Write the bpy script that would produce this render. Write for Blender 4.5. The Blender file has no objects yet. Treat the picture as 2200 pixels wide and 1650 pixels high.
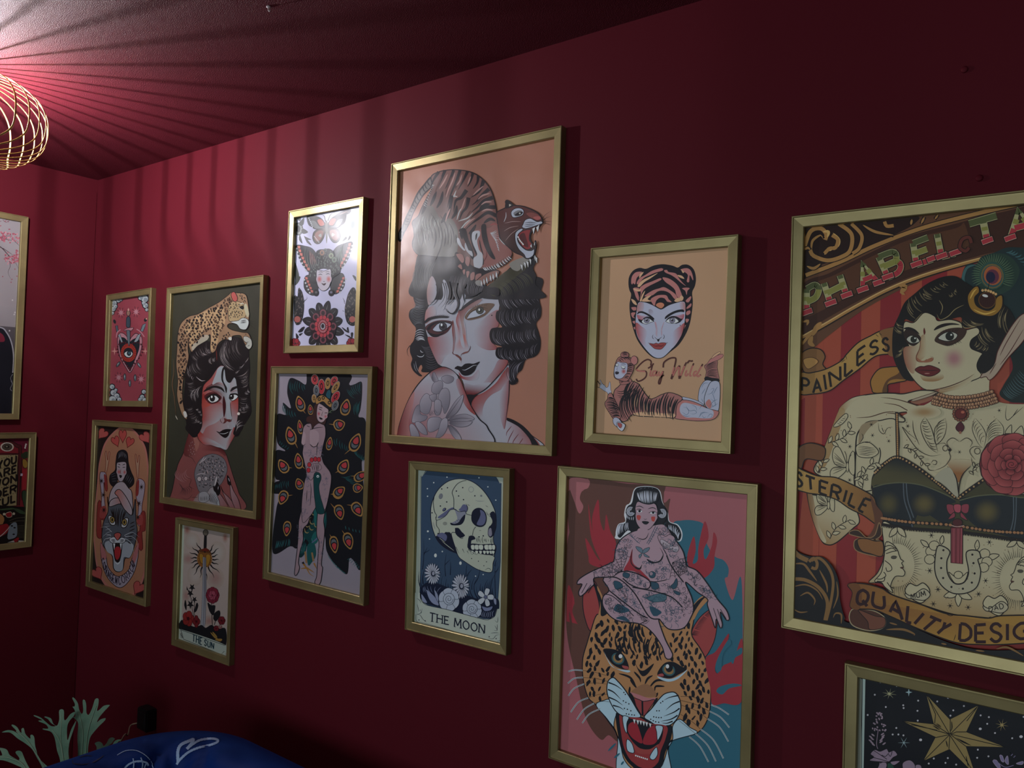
import bpy, bmesh, math, random
import numpy as np
from mathutils import Vector, Matrix
from mathutils.geometry import tessellate_polygon
from mathutils.bvhtree import BVHTree

SC = bpy.context.scene
COL = SC.collection
R = math.radians

# ------------------------------------------------------------------ camera
CAM = np.array([0.0, -1.166, 1.62])
YAW, PITCH, ROLL, FPX = -0.6379, 0.0209, 0.0333, 1650.0
def _rot(yaw, pitch, roll):
    cy, sy, cp, sp = math.cos(yaw), math.sin(yaw), math.cos(pitch), math.sin(pitch)
    fwd = np.array([sy*cp, cy*cp, sp]); right = np.array([cy, -sy, 0.0]); up = np.cross(right, fwd)
    cr, sr = math.cos(roll), math.sin(roll)
    return np.array([right*cr + up*sr, up*cr - right*sr, fwd])
RM = _rot(YAW, PITCH, ROLL)
cam_data = bpy.data.cameras.new('camera')
cam = bpy.data.objects.new('camera', cam_data); COL.objects.link(cam)
m = Matrix([list(RM[0]), list(RM[1]), list(-RM[2])]).transposed().to_4x4()
m.translation = Vector(CAM)
cam.matrix_world = m
cam_data.sensor_fit = 'HORIZONTAL'; cam_data.sensor_width = 36.0
cam_data.lens = 36.0*FPX/2200.0
cam_data.clip_start = 0.01
SC.camera = cam
def ray(u, v): return RM.T @ np.array([(u-1100.0)/FPX, -(v-825.0)/FPX, 1.0])
def hit(u, v, ax, val):
    d = ray(u, v); return CAM + d*((val-CAM[ax])/d[ax])

# ------------------------------------------------------------------ light
SC.view_settings.view_transform = 'Standard'
SC.view_settings.look = 'None'
SC.view_settings.gamma = 1.0
SC.view_settings.use_curve_mapping = False
SC.view_settings.exposure = 0.0
world = bpy.data.worlds.new('world'); SC.world = world
world.use_nodes = True
bg = world.node_tree.nodes['Background']
bg.inputs[0].default_value = (0.75, 0.85, 1.0, 1); bg.inputs[1].default_value = 0.6
FILL_W = 40.0      # soft fill, added as daylight through an unseen window behind the camera
BULB_E = 5600.0       # emission of the ceiling lamp's bulb
XL, YB, ZC = -2.545, 0.0, 2.281      # left wall, picture wall, ceiling
XR, YF = 2.5, -3.4                   # right wall, wall behind the camera
WX0, WX1, WZ0, WZ1 = -2.35, 1.45, 0.75, 1.90   # unseen added window, placed and sized for the fill
ld = bpy.data.lights.new('added_window_fill', 'AREA'); ld.shape = 'RECTANGLE'  # fill light added at the unseen window to brighten the picture wall
ld.size = WX1-WX0; ld.size_y = WZ1-WZ0; ld.energy = FILL_W; ld.color = (0.82, 0.96, 1.0)
lo = bpy.data.objects.new('added_window_fill', ld); COL.objects.link(lo)
lo.location = ((WX0+WX1)/2, YF-0.12, (WZ0+WZ1)/2); lo.rotation_euler = (R(90), 0, 0)

# ------------------------------------------------------------------ materials
def lin(c):
    if isinstance(c, str):
        c = c.lstrip('#')
        if len(c) == 3: c = ''.join(k*2 for k in c)
        c = [int(c[i:i+2], 16)/255 for i in (0, 2, 4)]
        return tuple(k/12.92 if k <= .04045 else ((k+.055)/1.055)**2.4 for k in c)
    return tuple(c)
MATS = {}
def mat(name, col, rough=0.5, metal=0.0, spec=0.5, emit=None, es=0.0):
    mt = bpy.data.materials.new(name); mt.use_nodes = True
    b = mt.node_tree.nodes['Principled BSDF']
    b.inputs['Base Color'].default_value = (*lin(col), 1)
    b.inputs['Roughness'].default_value = rough; b.inputs['Metallic'].default_value = metal
    b.inputs['Specular IOR Level'].default_value = spec
    if emit:
        b.inputs['Emission Color'].default_value = (*lin(emit), 1); b.inputs['Emission Strength'].default_value = es
    MATS[name] = mt
    return mt
def nodes(mt): return mt.node_tree.nodes, mt.node_tree.links, mt.node_tree.nodes['Principled BSDF']
def bump(mt, scale, strength, dist=0.001, detail=3.0, coord='Object', stretch=None):
    n, l, b = nodes(mt)
    tc = n.new('ShaderNodeTexCoord'); no = n.new('ShaderNodeTexNoise'); bp = n.new('ShaderNodeBump')
    no.inputs['Scale'].default_value = scale; no.inputs['Detail'].default_value = detail
    src = tc.outputs[coord]
    if stretch:
        mp = n.new('ShaderNodeMapping'); mp.inputs['Scale'].default_value = stretch
        l.new(src, mp.inputs[0]); src = mp.outputs[0]
    l.new(src, no.inputs['Vector']); l.new(no.outputs['Fac'], bp.inputs['Height'])
    bp.inputs['Strength'].default_value = strength; bp.inputs['Distance'].default_value = dist
    l.new(bp.outputs[0], b.inputs['Normal'])
    return no
def vary(mt, c1, c2, scale, detail=4.0, stretch=None, lo=0.35, hi=0.65):
    n, l, b = nodes(mt)
    tc = n.new('ShaderNodeTexCoord'); no = n.new('ShaderNodeTexNoise'); cr = n.new('ShaderNodeValToRGB')
    no.inputs['Scale'].default_value = scale; no.inputs['Detail'].default_value = detail
    src = tc.outputs['Object']
    if stretch:
        mp = n.new('ShaderNodeMapping'); mp.inputs['Scale'].default_value = stretch
        l.new(src, mp.inputs[0]); src = mp.outputs[0]
    l.new(src, no.inputs['Vector']); l.new(no.outputs['Fac'], cr.inputs[0])
    cr.color_ramp.elements[0].position = lo; cr.color_ramp.elements[1].position = hi
    cr.color_ramp.elements[0].color = (*lin(c1), 1); cr.color_ramp.elements[1].color = (*lin(c2), 1)
    l.new(cr.outputs[0], b.inputs['Base Color'])

WALLC = (0.080, 0.0068, 0.0122)
wall_m = mat('crimson_wall_paint', WALLC, 0.6, spec=0.07); bump(wall_m, 160, 0.12, 0.001)
ceil_m = mat('crimson_textured_ceiling_paint', (0.092, 0.0085, 0.0160), 0.6, spec=0.13)
bump(ceil_m, 620, 1.0, 0.0026, 1.0)
floor_m = mat('dark_floor_boards', '#4a3020', 0.4); vary(floor_m, '#3a2416', '#5a3c28', 6, stretch=(1, 12, 1))
gold_m = mat('brushed_gold_frame', (0.27, 0.215, 0.10), 0.40, metal=0.68)
vary(gold_m, (0.23, 0.18, 0.08), (0.32, 0.26, 0.12), 9, 5, stretch=(1, 1, 1))
bump(gold_m, 700, 0.10, 0.0005, 2, stretch=(1, 1, 0.15))
board_m = mat('hardboard_backing', '#5a4630', 0.8)
def print_material(name, rough, bumpy, spec=0.5):
    mt = mat(name, (1, 1, 1), rough, spec=spec)
    n, l, b = nodes(mt)
    at = n.new('ShaderNodeAttribute'); at.attribute_name = 'Col'
    l.new(at.outputs['Color'], b.inputs['Base Color'])
    tc = n.new('ShaderNodeTexCoord')
    n1 = n.new('ShaderNodeTexNoise'); n1.inputs['Scale'].default_value = 13; n1.inputs['Detail'].default_value = 1.0
    n2 = n.new('ShaderNodeTexNoise'); n2.inputs['Scale'].default_value = 900; n2.inputs['Detail'].default_value = 2
    b1 = n.new('ShaderNodeBump'); b1.inputs['Strength'].default_value = bumpy; b1.inputs['Distance'].default_value = 0.004
    b2 = n.new('ShaderNodeBump'); b2.inputs['Strength'].default_value = 0.10; b2.inputs['Distance'].default_value = 0.0004
    l.new(tc.outputs['Object'], n1.inputs['Vector']); l.new(tc.outputs['Object'], n2.inputs['Vector'])
    l.new(n1.outputs['Fac'], b1.inputs['Height']); l.new(n2.outputs['Fac'], b2.inputs['Height'])
    l.new(b1.outputs[0], b2.inputs['Normal']); l.new(b2.outputs[0], b.inputs['Normal'])
    return mt
paper_m = print_material('printed_poster_paper', 0.45, 0.30, 0.22)
gloss_m = print_material('glossy_poster_paper', 0.34, 0.8, 0.3)

# ------------------------------------------------------------------ objects
def mesh_obj(name, verts, faces, material, parent=None, smooth=False):
    me = bpy.data.meshes.new(name); me.from_pydata([tuple(v) for v in verts], [], faces); me.update()
    if material: me.materials.append(material)
    if smooth:
        for p in me.polygons: p.use_smooth = True
    o = bpy.data.objects.new(name, me); COL.objects.link(o)
    if parent: o.parent = parent
    return o
def bm_obj(name, bm, material, parent=None, smooth=False):
    me = bpy.data.meshes.new(name); bm.to_mesh(me); bm.free()
    me.materials.append(material)
    if smooth:
        for p in me.polygons: p.use_smooth = True
    o = bpy.data.objects.new(name, me); COL.objects.link(o)
    if parent: o.parent = parent
    return o
def link_copy(src, name, parent, loc, rot=(0, 0, 0)):
    o = bpy.data.objects.new(name, src.data); COL.objects.link(o); o.parent = parent
    o.location = loc; o.rotation_euler = rot
    return o
def empty(name, loc, rot=(0, 0, 0)):
    o = bpy.data.objects.new(name, None); COL.objects.link(o)
    o.empty_display_size = 0.05; o.location = loc; o.rotation_euler = rot
    return o
def tag(o, label, cat, group=None):
    o['label'] = label; o['category'] = cat
    if group: o['group'] = group
    return o
def struct(o): o['kind'] = 'structure'; return o
def box_bm(x0, x1, y0, y1, z0, z1, bev=0.0, seg=2):
    bm = bmesh.new(); bmesh.ops.create_cube(bm, size=1.0)
    for v in bm.verts:
        v.co = Vector(((x0+x1)/2+v.co.x*(x1-x0), (y0+y1)/2+v.co.y*(y1-y0), (z0+z1)/2+v.co.z*(z1-z0)))
    if bev: bmesh.ops.bevel(bm, geom=list(bm.edges), offset=bev, segments=seg, affect='EDGES')
    return bm
def tube(path, rad, sides=8, closed=False):
    """verts, faces of a tube along a list of points; rad a number or one per point"""
    P = [Vector(p) for p in path]; n = len(P); V = []; F = []
    nrm = None
    for i in range(n):
        t = ((P[(i+1) % n]-P[i-1]) if closed else (P[min(i+1, n-1)]-P[max(i-1, 0)])).normalized()
        if nrm is None:
            nrm = t.orthogonal().normalized()
        nrm = (nrm - t*nrm.dot(t)).normalized(); bi = t.cross(nrm)
        r = rad[i] if isinstance(rad, (list, tuple)) else rad
        for k in range(sides):
            a = 2*math.pi*k/sides
            V.append(P[i] + nrm*(math.cos(a)*r) + bi*(math.sin(a)*r))
    for i in range(n if closed else n-1):
        j = (i+1) % n
        for k in range(sides):
            k2 = (k+1) % sides
            F.append((i*sides+k, i*sides+k2, j*sides+k2, j*sides+k))
    if not closed:
        F.append(tuple(range(sides))[::-1]); F.append(tuple((n-1)*sides+k for k in range(sides)))
    return V, F
def lathe(prof, sides=24, cx=0, cy=0):
    V = []; F = []
    for r, z in prof:
        for k in range(sides):
            a = 2*math.pi*k/sides; V.append((cx+r*math.cos(a), cy+r*math.sin(a), z))
    for i in range(len(prof)-1):
        for k in range(sides):
            k2 = (k+1) % sides; F.append((i*sides+k, i*sides+k2, (i+1)*sides+k2, (i+1)*sides+k))
    F.append(tuple(range(sides))[::-1]); F.append(tuple((len(prof)-1)*sides+k for k in range(sides)))
    return V, F
# ------------------------------------------------------------------ the room
T = 0.08
struct(bm_obj('wall_back', box_bm(XL-T, XR+T, YB, YB+T, 0, ZC+T), wall_m))
struct(bm_obj('wall_left', box_bm(XL-T, XL, YF-T, YB, 0, ZC+T), wall_m))
struct(bm_obj('wall_right', box_bm(XR, XR+T, YF-T, YB, 0, ZC+T), wall_m))
# the wall behind the camera, with an opening for the added window
bm = bmesh.new()
for b in ((XL, XR, 0, WZ0), (XL, XR, WZ1, ZC), (XL, WX0, WZ0, WZ1), (WX1, XR, WZ0, WZ1)):
    q = box_bm(b[0], b[1], YF-T, YF, b[2], b[3]); me_ = bpy.data.meshes.new('t'); q.to_mesh(me_); q.free(); bm.from_mesh(me_); bpy.data.meshes.remove(me_)
struct(bm_obj('wall_front', bm, wall_m))
struct(bm_obj('ceiling', box_bm(XL, XR, YF, YB, ZC, ZC+T), ceil_m))
struct(bm_obj('floor', box_bm(XL-T, XR+T, YF-T, YB+T, -T, 0), floor_m))
white_m = mat('white_window_frame_paint', '#d8d4cc', 0.5)
win = struct(empty('added_window_1', ((WX0+WX1)/2, YF-0.04, WZ0)))  # unseen window, added to go with the fill light
hw, hh = (WX1-WX0)/2, WZ1-WZ0
for nm, b in (('window_frame', (-hw, hw, 0, 0.05)), ('window_frame', (-hw, hw, hh-0.05, hh)), ('window_frame', (-hw, -hw+0.05, 0.05, hh-0.05)),
              ('window_frame', (hw-0.05, hw, 0.05, hh-0.05)), ('mullion', (-0.025, 0.025, 0.05, hh-0.05))):
    bm_obj(nm, box_bm(b[0], b[1], -0.03, 0.03, b[2], b[3], 0.004), white_m, win)
# shallow panelling board on the left wall: its edges show as a fine line by the corner
pe = hit(209, 413, 0, XL+0.002)
struct(bm_obj('trim_1', box_bm(XL, XL+0.002, -2.4, pe[1], 0.10, pe[2], 0.0008), wall_m))
for i, (y0, y1, x0, x1, nm) in enumerate(((YB-0.014, YB, XL, XR, 'baseboard_back'),)):
    struct(bm_obj(nm, box_bm(x0+0.001, x1, y0, y1, 0, 0.1, 0.003), wall_m))
struct(bm_obj('baseboard_left', box_bm(XL, XL+0.014, YF, YB-0.015, 0, 0.1, 0.003), wall_m))
# ------------------------------------------------------------------ ceiling lamp
wire_m = mat('gold_lamp_wire', (0.55, 0.42, 0.16), 0.32, metal=0.8)
brass_m = mat('gold_lamp_fitting', (0.5, 0.38, 0.14), 0.35, metal=0.8)
bulb_m = mat('lit_bulb_glass', (0.9, 0.9, 0.9), 0.3, emit=(0.95, 0.93, 1.0), es=BULB_E)
LX, LY, LZ = -1.907, -0.600, 2.176
lamp = empty('ceiling_lamp', (LX, LY, ZC))
tag(lamp, 'gold spiral wire globe lamp mounted on the crimson ceiling', 'lamp')
zc = LZ-ZC
A_, B_ = 0.180, 0.0975
V, F = lathe([(0.055, 0.0), (0.055, -0.006), (0.045, -0.012), (0.012, -0.014), (0.012, -0.03)], 24)
mesh_obj('ceiling_plate', V, F, brass_m, lamp, True)
V, F = lathe([(0.010, -0.028), (0.010, -0.075), (0.012, -0.077), (0.012, -0.092), (0.006, -0.093)], 20)
mesh_obj('bulb_socket', V, F, brass_m, lamp, True)
V, F = lathe([(0.004, -0.090), (0.0065, -0.094), (0.0065, -0.126), (0.0045, -0.131), (0.001, -0.133)], 16)
mesh_obj('bulb', V, F, bulb_m, lamp, True)
NW, PH0 = 32, R(88.4)
def twist(th): return -R(90)*max(0, 0.42-th)**2+R(60)*max(0, th-1.88)**2
def shell(th):                                  # rounded profile, a little fuller than an ellipse
    c, n = math.cos(th), math.sin(th); k = (abs(c)**2.5+abs(n)**2.5)**(-1/2.5)
    return A_*n*k, B_*c*k
def wire_mesh(n=44):
    V = []; F = []; C = []
    for i in range(n+1):
        th = R(9)+(math.pi-R(18))*i/n              # from the top ring to the bottom ring
        a = -(twist(th)-twist(1.5))
        sr, sz = shell(th); C.append(Vector((sr*math.cos(a), sr*math.sin(a), zc+sz)))
    for i, c in enumerate(C):
        t = (C[min(i+1, n)]-C[max(i-1, 0)]).normalized()
        rad = Vector((c.x/A_**2, c.y/A_**2, (c.z-zc)/B_**2)).normalized(); sd = t.cross(rad).normalized()
        for u, v in ((1, .6), (.6, 1), (-.6, 1), (-1, .6), (-1, -.6), (-.6, -1), (.6, -1), (1, -.6)):
            V.append(c+sd*0.0019*u+rad*0.0009*v)
    for i in range(n):
        for k in range(8):
            F.append((i*8+k, i*8+(k+1) % 8, i*8+8+(k+1) % 8, i*8+8+k))
    F += [tuple(range(8))[::-1], tuple(n*8+k for k in range(8))]
    return V, F
V, F = wire_mesh()
w0 = mesh_obj('shade_wire', V, F, wire_m, lamp, True); w0.rotation_euler = (0, 0, PH0)
for k in range(1, NW):
    link_copy(w0, 'shade_wire', lamp, (0, 0, 0), (0, 0, PH0+2*math.pi*k/NW))
for sgn in (1, -1):
    rr, z = shell(R(9)); z = zc+sgn*z
    V, F = tube([(rr*math.cos(a), rr*math.sin(a), z) for a in np.linspace(0, 2*math.pi, 25)[:-1]], 0.003, 8, True)
    mesh_obj('shade_ring', V, F, wire_m, lamp, True)

# ------------------------------------------------------------------ tufted sofa
blue_m = mat('navy_blue_velvet', (0.001, 0.020, 0.135), 0.6, spec=0.15)
n_, l_, b_ = nodes(blue_m)
b_.inputs['Sheen Weight'].default_value = 0.12; b_.inputs['Sheen Tint'].default_value = (0.08, 0.3, 1.0, 1)
bump(blue_m, 260, 0.15, 0.001)
chalk_m = mat('pale_blue_brush_paint', (0.30, 0.42, 0.62), 0.6)
ink_m = mat('dark_ink_paint', (0.004, 0.006, 0.03), 0.6)
leg_m = mat('dark_turned_wood', '#2a1a10', 0.4)
SX, SY = -0.70, -0.06
sofa = empty('tufted_sofa', (SX, -0.48, 0))
tag(sofa, 'navy blue buttoned sofa with pale brushed scribbles below the pictures', 'sofa')
def W2S(p): return (p[0]-SX, p[1]+0.48, p[2])
# path of the rolled back: left arm, rounded corner, back, rounded corner, right arm
XA, YBk, RC, X2 = -1.590, -0.185, 0.15, 0.20
path = [(XA, -0.86+0.005*0)]
for y in np.linspace(-0.84, YBk-RC, 36): path.append((XA, y))
for a in np.linspace(math.pi, math.pi/2, 18)[1:]: path.append((XA+RC+RC*math.cos(a), YBk-RC+RC*math.sin(a)))
for x in np.linspace(XA+RC, X2-RC, 110)[1:]: path.append((x, YBk))
for a in np.linspace(math.pi/2, 0, 18)[1:]: path.append((X2-RC+RC*math.cos(a), YBk-RC+RC*math.sin(a)))
for y in np.linspace(YBk-RC, -0.86, 36)[1:]: path.append((X2, y))
prof = [(0.075, 0.36), (0.075, 0.45), (0.078, 0.52), (0.083, 0.60), (0.089, 0.69), (0.094, 0.760), (0.094, 0.806), (0.079, 0.842), (0.053, 0.866), (0.018, 0.877),
        (-0.018, 0.876), (-0.050, 0.862), (-0.073, 0.836), (-0.081, 0.802), (-0.073, 0.768), (-0.060, 0.74), (-0.056, 0.60), (-0.056, 0.14)]
def resample(P, step):
    P = [np.array(p, float) for p in P]; out = [P[0]]; L = [0.0]; s = 0.0
    for a, b in zip(P, P[1:]):
        n = max(1, int(round(np.linalg.norm(b-a)/step)))
        for k in range(1, n+1):
            q = a+(b-a)*k/n; s += np.linalg.norm(q-out[-1]); out.append(q); L.append(s)
    return out, L
PP, PL = resample(path, 0.0125)
def csm(P, it=2):
    P = [np.array(p, float) for p in P]
    for _ in range(it):
        Q = [P[0]]
        for a, b in zip(P, P[1:]): Q += [a*.75+b*.25, a*.25+b*.75]
        P = Q+[P[-1]]
    return P
QQ, QL = resample(csm(prof), 0.0125)
TU, TV = 0.135, 0.115        # tuft pitch along and across
V0 = 0.470                   # a button row runs along the top of the roll
def tuft(s, t):
    """depth of the buttoned diamond pattern: 0 on a pillow, 1 at a button"""
    if t < 0.03 or t > 0.57: return 0.0
    u = (s/TU); v = ((t-V0)/TV)
    a = abs(((u+v)/2) % 1.0); b2 = abs(((u-v)/2) % 1.0)
    da = min(a, 1-a); db = min(b2, 1-b2)           # distance to the two crease families
    fade = min(1.0, (t-0.03)/0.05, (0.57-t)/0.07)
    crease = max(math.exp(-(da/0.035)**2), math.exp(-(db/0.035)**2))*0.42
    d = math.hypot(da, db); btn = math.exp(-(d/0.10)**2)
    pillow = (math.sin(math.pi*min(1, da*2))*math.sin(math.pi*min(1, db*2)))
    return fade*(crease*0.6+btn*0.85-0.40*pillow)
verts = []; sec = []
for i, p in enumerate(PP):
    t = PP[min(i+1, len(PP)-1)]-PP[max(i-1, 0)]; t = t/np.linalg.norm(t)
    nin = np.array([t[1], -t[0]])                   # towards the seat
    for j, (q, tl) in enumerate(zip(QQ, QL)):
        e = QQ[min(j+1, len(QQ)-1)]-QQ[max(j-1, 0)]; e = e/np.linalg.norm(e)
        no = np.array([e[1], -e[0]])                # outwards of the profile
        d = -0.036*tuft(PL[i], tl)
        o = q[0]+no[0]*d; z = q[1]+no[1]*d
        verts.append(W2S((p[0]+nin[0]*o, p[1]+nin[1]*o, z)))
nq = len(QQ); faces = []
for i in range(len(PP)-1):
    for j in range(nq-1):
        faces.append((i*nq+j, (i+1)*nq+j, (i+1)*nq+j+1, i*nq+j+1))
for i in (0, len(PP)-1): faces.append(tuple(i*nq+j for j in range(nq)))
back = mesh_obj('back_and_arms', verts, faces, blue_m, sofa, True)
bt = bmesh.new(); bmesh.ops.create_uvsphere(bt, u_segments=10, v_segments=6, radius=0.011)
b0 = None
for ri in range(-6, 3):
    t = V0+ri*TV
    if t < 0.05 or t > 0.52: continue
    jj = min(range(nq), key=lambda j: abs(QL[j]-t))
    k = 0
    while True:
        s = (2*k+(ri % 2))*TU; k += 1
        if s > PL[-1]: break
        ii = min(range(len(PP)), key=lambda i: abs(PL[i]-s))
        loc = Vector(verts[ii*nq+jj])
        if b0 is None: b0 = bm_obj('button', bt, blue_m, sofa, True); b0.location = loc
        else: link_copy(b0, 'button', sofa, loc)
def sbox(nm, b, bev, mt): return bm_obj(nm, box_bm(b[0]-SX, b[1]-SX, b[2]+0.48, b[3]+0.48, b[4], b[5], bev, 3), mt, sofa, True)
sbox('base', (XA-0.02, X2+0.02, -0.84, -0.13, 0.13, 0.30), 0.02, blue_m)
for k in range(2):
    w = (X2-XA-0.18)/2; x0 = XA+0.09+k*w
    sbox('seat_cushion', (x0, x0+w-0.004, -0.86, YBk-0.075, 0.30, 0.45), 0.04, blue_m)
for x in (XA+0.02, X2-0.02):
    for y in (-0.80, -0.17):
        V, F = lathe([(0.015, 0.0), (0.02, 0.02), (0.03, 0.09), (0.032, 0.135)], 14, x-SX, y+0.48)
        mesh_obj('leg', V, F, leg_m, sofa, True)
# brush marks on the velvet, laid onto the surface
bvh = BVHTree.FromPolygons([Vector(v) for v in verts], faces)
sofa_loc = Vector((SX, -0.48, 0))
def crsmooth(P, n=6, closed=False):
    P = [np.array(p, float) for p in P]; N = len(P); out = []
    for i in range(N if closed else N-1):
        g = (lambda k: P[k % N]) if closed else (lambda k: P[min(max(k, 0), N-1)])
        a, b, c, d = g(i-1), g(i), g(i+1), g(i+2)
        for k in range(n):
            t = k/n
            out.append(0.5*((2*b)+(c-a)*t+(2*a-5*b+4*c-d)*t*t+(3*b-a-3*c+d)*t**3))
    if not closed: out.append(P[-1])
    return out
def brush(pts, w, mt, nm='painted_mark'):
    C = crsmooth([((x/3.143), 1450+y/3.143) for x, y in pts], 8)
    V = []; F = []
    o = Vector(CAM)-sofa_loc
    for i, p in enumerate(C):
        t = C[min(i+1, len(C)-1)]-C[max(i-1, 0)]; t = t/(np.linalg.norm(t)+1e-9); n = np.array([-t[1], t[0]])
        ww = w/3.143/2*(0.85+0.3*math.sin(i*1.7)**2)
        for sgn in (1, -1):
            q = p+n*ww*sgn
            h = bvh.ray_cast(o, Vector(ray(*q)))
            if h[0] is None:
                V.append(V[-1] if V else Vector((0, 0, 0.5))); continue
            V.append(h[0]+h[1]*(0.0012 if h[1].dot(Vector(ray(*q))) < 0 else -0.0012))
    for i in range(len(C)-1): F.append((2*i, 2*i+1, 2*i+3, 2*i+2))
    mesh_obj(nm, V, F, mt, sofa)
brush([(1205, 588), (1203, 520), (1222, 476), (1275, 450), (1305, 440), (1290, 470), (1262, 503)], 20, chalk_m)
brush([(1262, 500), (1340, 448), (1420, 433), (1465, 440), (1468, 456), (1420, 476), (1340, 494), (1270, 525), (1215, 575), (1195, 605)], 15, chalk_m)
brush([(835, 640), (870, 603), (930, 584), (985, 592), (1000, 612)], 12, chalk_m)
brush([(898, 566), (903, 600), (900, 640)], 8, chalk_m)
brush([(950, 560), (962, 600), (955, 640)], 8, chalk_m)
brush([(985, 600), (975, 625), (990, 640)], 8, chalk_m)
brush([(790, 545), (850, 515), (920, 514), (980, 545), (1020, 590), (1040, 640)], 5, chalk_m)
brush([(490, 580), (495, 600), (540, 608), (610, 600), (660, 575), (700, 548)], 6, ink_m)
brush([(540, 560), (580, 548), (620, 552)], 5, ink_m)

# ------------------------------------------------------------------ staghorn fern in the corner behind the sofa
fern_m = mat('grey_green_fern_leaf', (0.10, 0.20, 0.13), 0.6, spec=0.3); bump(fern_m, 300, 0.2, 0.001)
vary(fern_m, (0.075, 0.17, 0.11), (0.15, 0.25, 0.17), 22, 4)
edge_m = mat('pale_frond_rib', (0.22, 0.32, 0.22), 0.7)
pot_m = mat('charcoal_planter', '#2c2c30', 0.6); soil_m = mat('potting_soil', '#2a1d14', 0.95)
FX, FY = -2.10, -0.36
fern = empty('potted_staghorn_fern', (FX, FY, 0))
tag(fern, 'staghorn fern with forked grey-green fronds in the corner behind the sofa', 'plant')
V, F = lathe([(0.095, 0.0), (0.10, 0.01), (0.125, 0.46), (0.135, 0.47), (0.135, 0.50), (0.118, 0.50), (0.115, 0.47)], 28)
mesh_obj('planter', V, F, pot_m, fern, True)
V, F = lathe([(0.116, 0.44), (0.116, 0.475), (0.06, 0.485)], 28)
mesh_obj('soil', V, F, soil_m, fern, True)
def frond(pts, depth, lean, nm='frond'):
    """outline in crop pixels; depth = distance of its plane along the view, lean = how far the tip bends away"""
    P2 = crsmooth([(x/3.143, 1450+y/3.143) for x, y in pts], 4, True)
    ymax = max(p[1] for p in P2); ymin = min(p[1] for p in P2)
    tri = tessellate_polygon([[Vector((p[0], p[1], 0)) for p in P2]])
    def pos(p, off):
        k = (ymax-p[1])/(ymax-ymin)
        d = depth+lean*k*k+off
        return Vector(CAM+ray(*p)*d)-Vector((FX, FY, 0))
    n = len(P2)
    V = [pos(p, 0.0) for p in P2]+[pos(p, 0.0022) for p in P2]
    F = [tuple(t) for t in tri]+[tuple(n+k for k in t)[::-1] for t in tri]
    F += [(i, (i+1) % n, n+(i+1) % n, n+i) for i in range(n)]
    return mesh_obj(nm, V, F, fern_m, fern)
def rib(fr, pts, depth, lean, ymin, ymax):
    C = crsmooth([(x/3.143, 1450+y/3.143) for x, y in pts], 5)
    out = []
    for p in C:
        k = max(0, (ymax-p[1])/(ymax-ymin)); out.append(Vector(CAM+ray(*p)*(depth+lean*k*k-0.0004))-Vector((FX, FY, 0)))
    V, F = tube(out, 0.0010, 5); mesh_obj('rib', V, F, edge_m, fr)
FR = [
 ([(520, 700), (526, 520), (522, 420), (528, 330), (510, 300), (492, 285), (508, 280), (505, 240), (490, 215), (503, 213), (505, 195), (488, 158), (500, 155), (525, 190), (535, 235), (552, 262), (562, 240), (558, 175), (572, 170), (582, 200), (584, 255), (600, 268), (622, 225), (642, 165), (665, 162), (664, 200), (655, 240), (668, 238), (702, 208), (740, 203), (732, 216), (700, 250), (668, 290), (655, 320), (680, 300), (712, 292), (706, 310), (670, 345), (635, 385), (610, 420), (598, 470), (594, 530), (600, 700)], 1.93, 0.02,
  [[(560, 650), (556, 520), (560, 400), (552, 330), (530, 250)], [(580, 640), (582, 500), (600, 360), (650, 210)]]),
 ([(420, 700), (405, 575), (385, 510), (370, 430), (345, 385), (295, 370), (290, 362), (325, 362), (310, 335), (265, 315), (262, 308), (285, 305), (230, 278), (236, 273), (275, 288), (310, 318), (345, 345), (375, 345), (345, 325), (325, 300), (300, 285), (310, 281), (345, 295), (360, 330), (385, 342), (400, 300), (400, 240), (430, 238), (433, 300), (448, 300), (475, 265), (505, 250), (500, 275), (470, 310), (455, 345), (452, 400), (458, 440), (480, 370), (512, 312), (510, 330), (490, 390), (470, 450), (462, 520), (470, 600), (475, 700)], 1.90, 0.03,
  [[(440, 660), (425, 540), (410, 430), (415, 330), (415, 260)], [(425, 560), (400, 440), (350, 370)]]),
 ([(315, 720), (285, 625), (250, 560), (215, 500), (170, 462), (120, 430), (85, 400), (60, 388), (12, 388), (50, 373), (90, 378), (120, 395), (105, 370), (78, 342), (88, 336), (115, 352), (135, 385), (145, 390), (145, 365), (160, 360), (170, 395), (185, 415), (205, 430), (205, 408), (220, 405), (232, 425), (236, 470), (246, 510), (262, 560), (300, 600), (340, 640), (370, 720)], 1.88, 0.04,
  [[(320, 660), (250, 540), (180, 440), (110, 380)]]),
 ([(215, 740), (160, 640), (110, 610), (50, 585), (0, 575), (-60, 585), (-60, 550), (0, 545), (15, 540), (0, 505), (-20, 490), (30, 497), (50, 510), (65, 540), (95, 560), (125, 575), (130, 560), (105, 525), (120, 512), (145, 518), (160, 550), (175, 585), (205, 640), (270, 740)], 1.86, 0.04,
  [[(200, 690), (150, 600), (60, 560), (0, 555)]]),
 ([(620, 720), (640, 600), (650, 520), (652, 485), (640, 462), (668, 450), (690, 462), (700, 480), (720, 460), (735, 432), (755, 422), (775, 430), (765, 445), (755, 460), (730, 480), (700, 520), (690, 600), (680, 720)], 1.99, 0.02, [[(660, 620), (675, 500)]]),
 ([(720, 700), (745, 520), (765, 460), (785, 440), (812, 436), (815, 442), (795, 455), (775, 500), (760, 700)], 1.97, 0.02, []),
 ([(-80, 720), (-120, 560), (-180, 480), (-240, 440), (-190, 440), (-150, 470), (-120, 440), (-130, 380), (-100, 370), (-90, 440), (-70, 520), (-40, 600), (-20, 720)], 1.88, 0.03, [[(-60, 660), (-100, 540), (-110, 420)]]),
]
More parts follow.
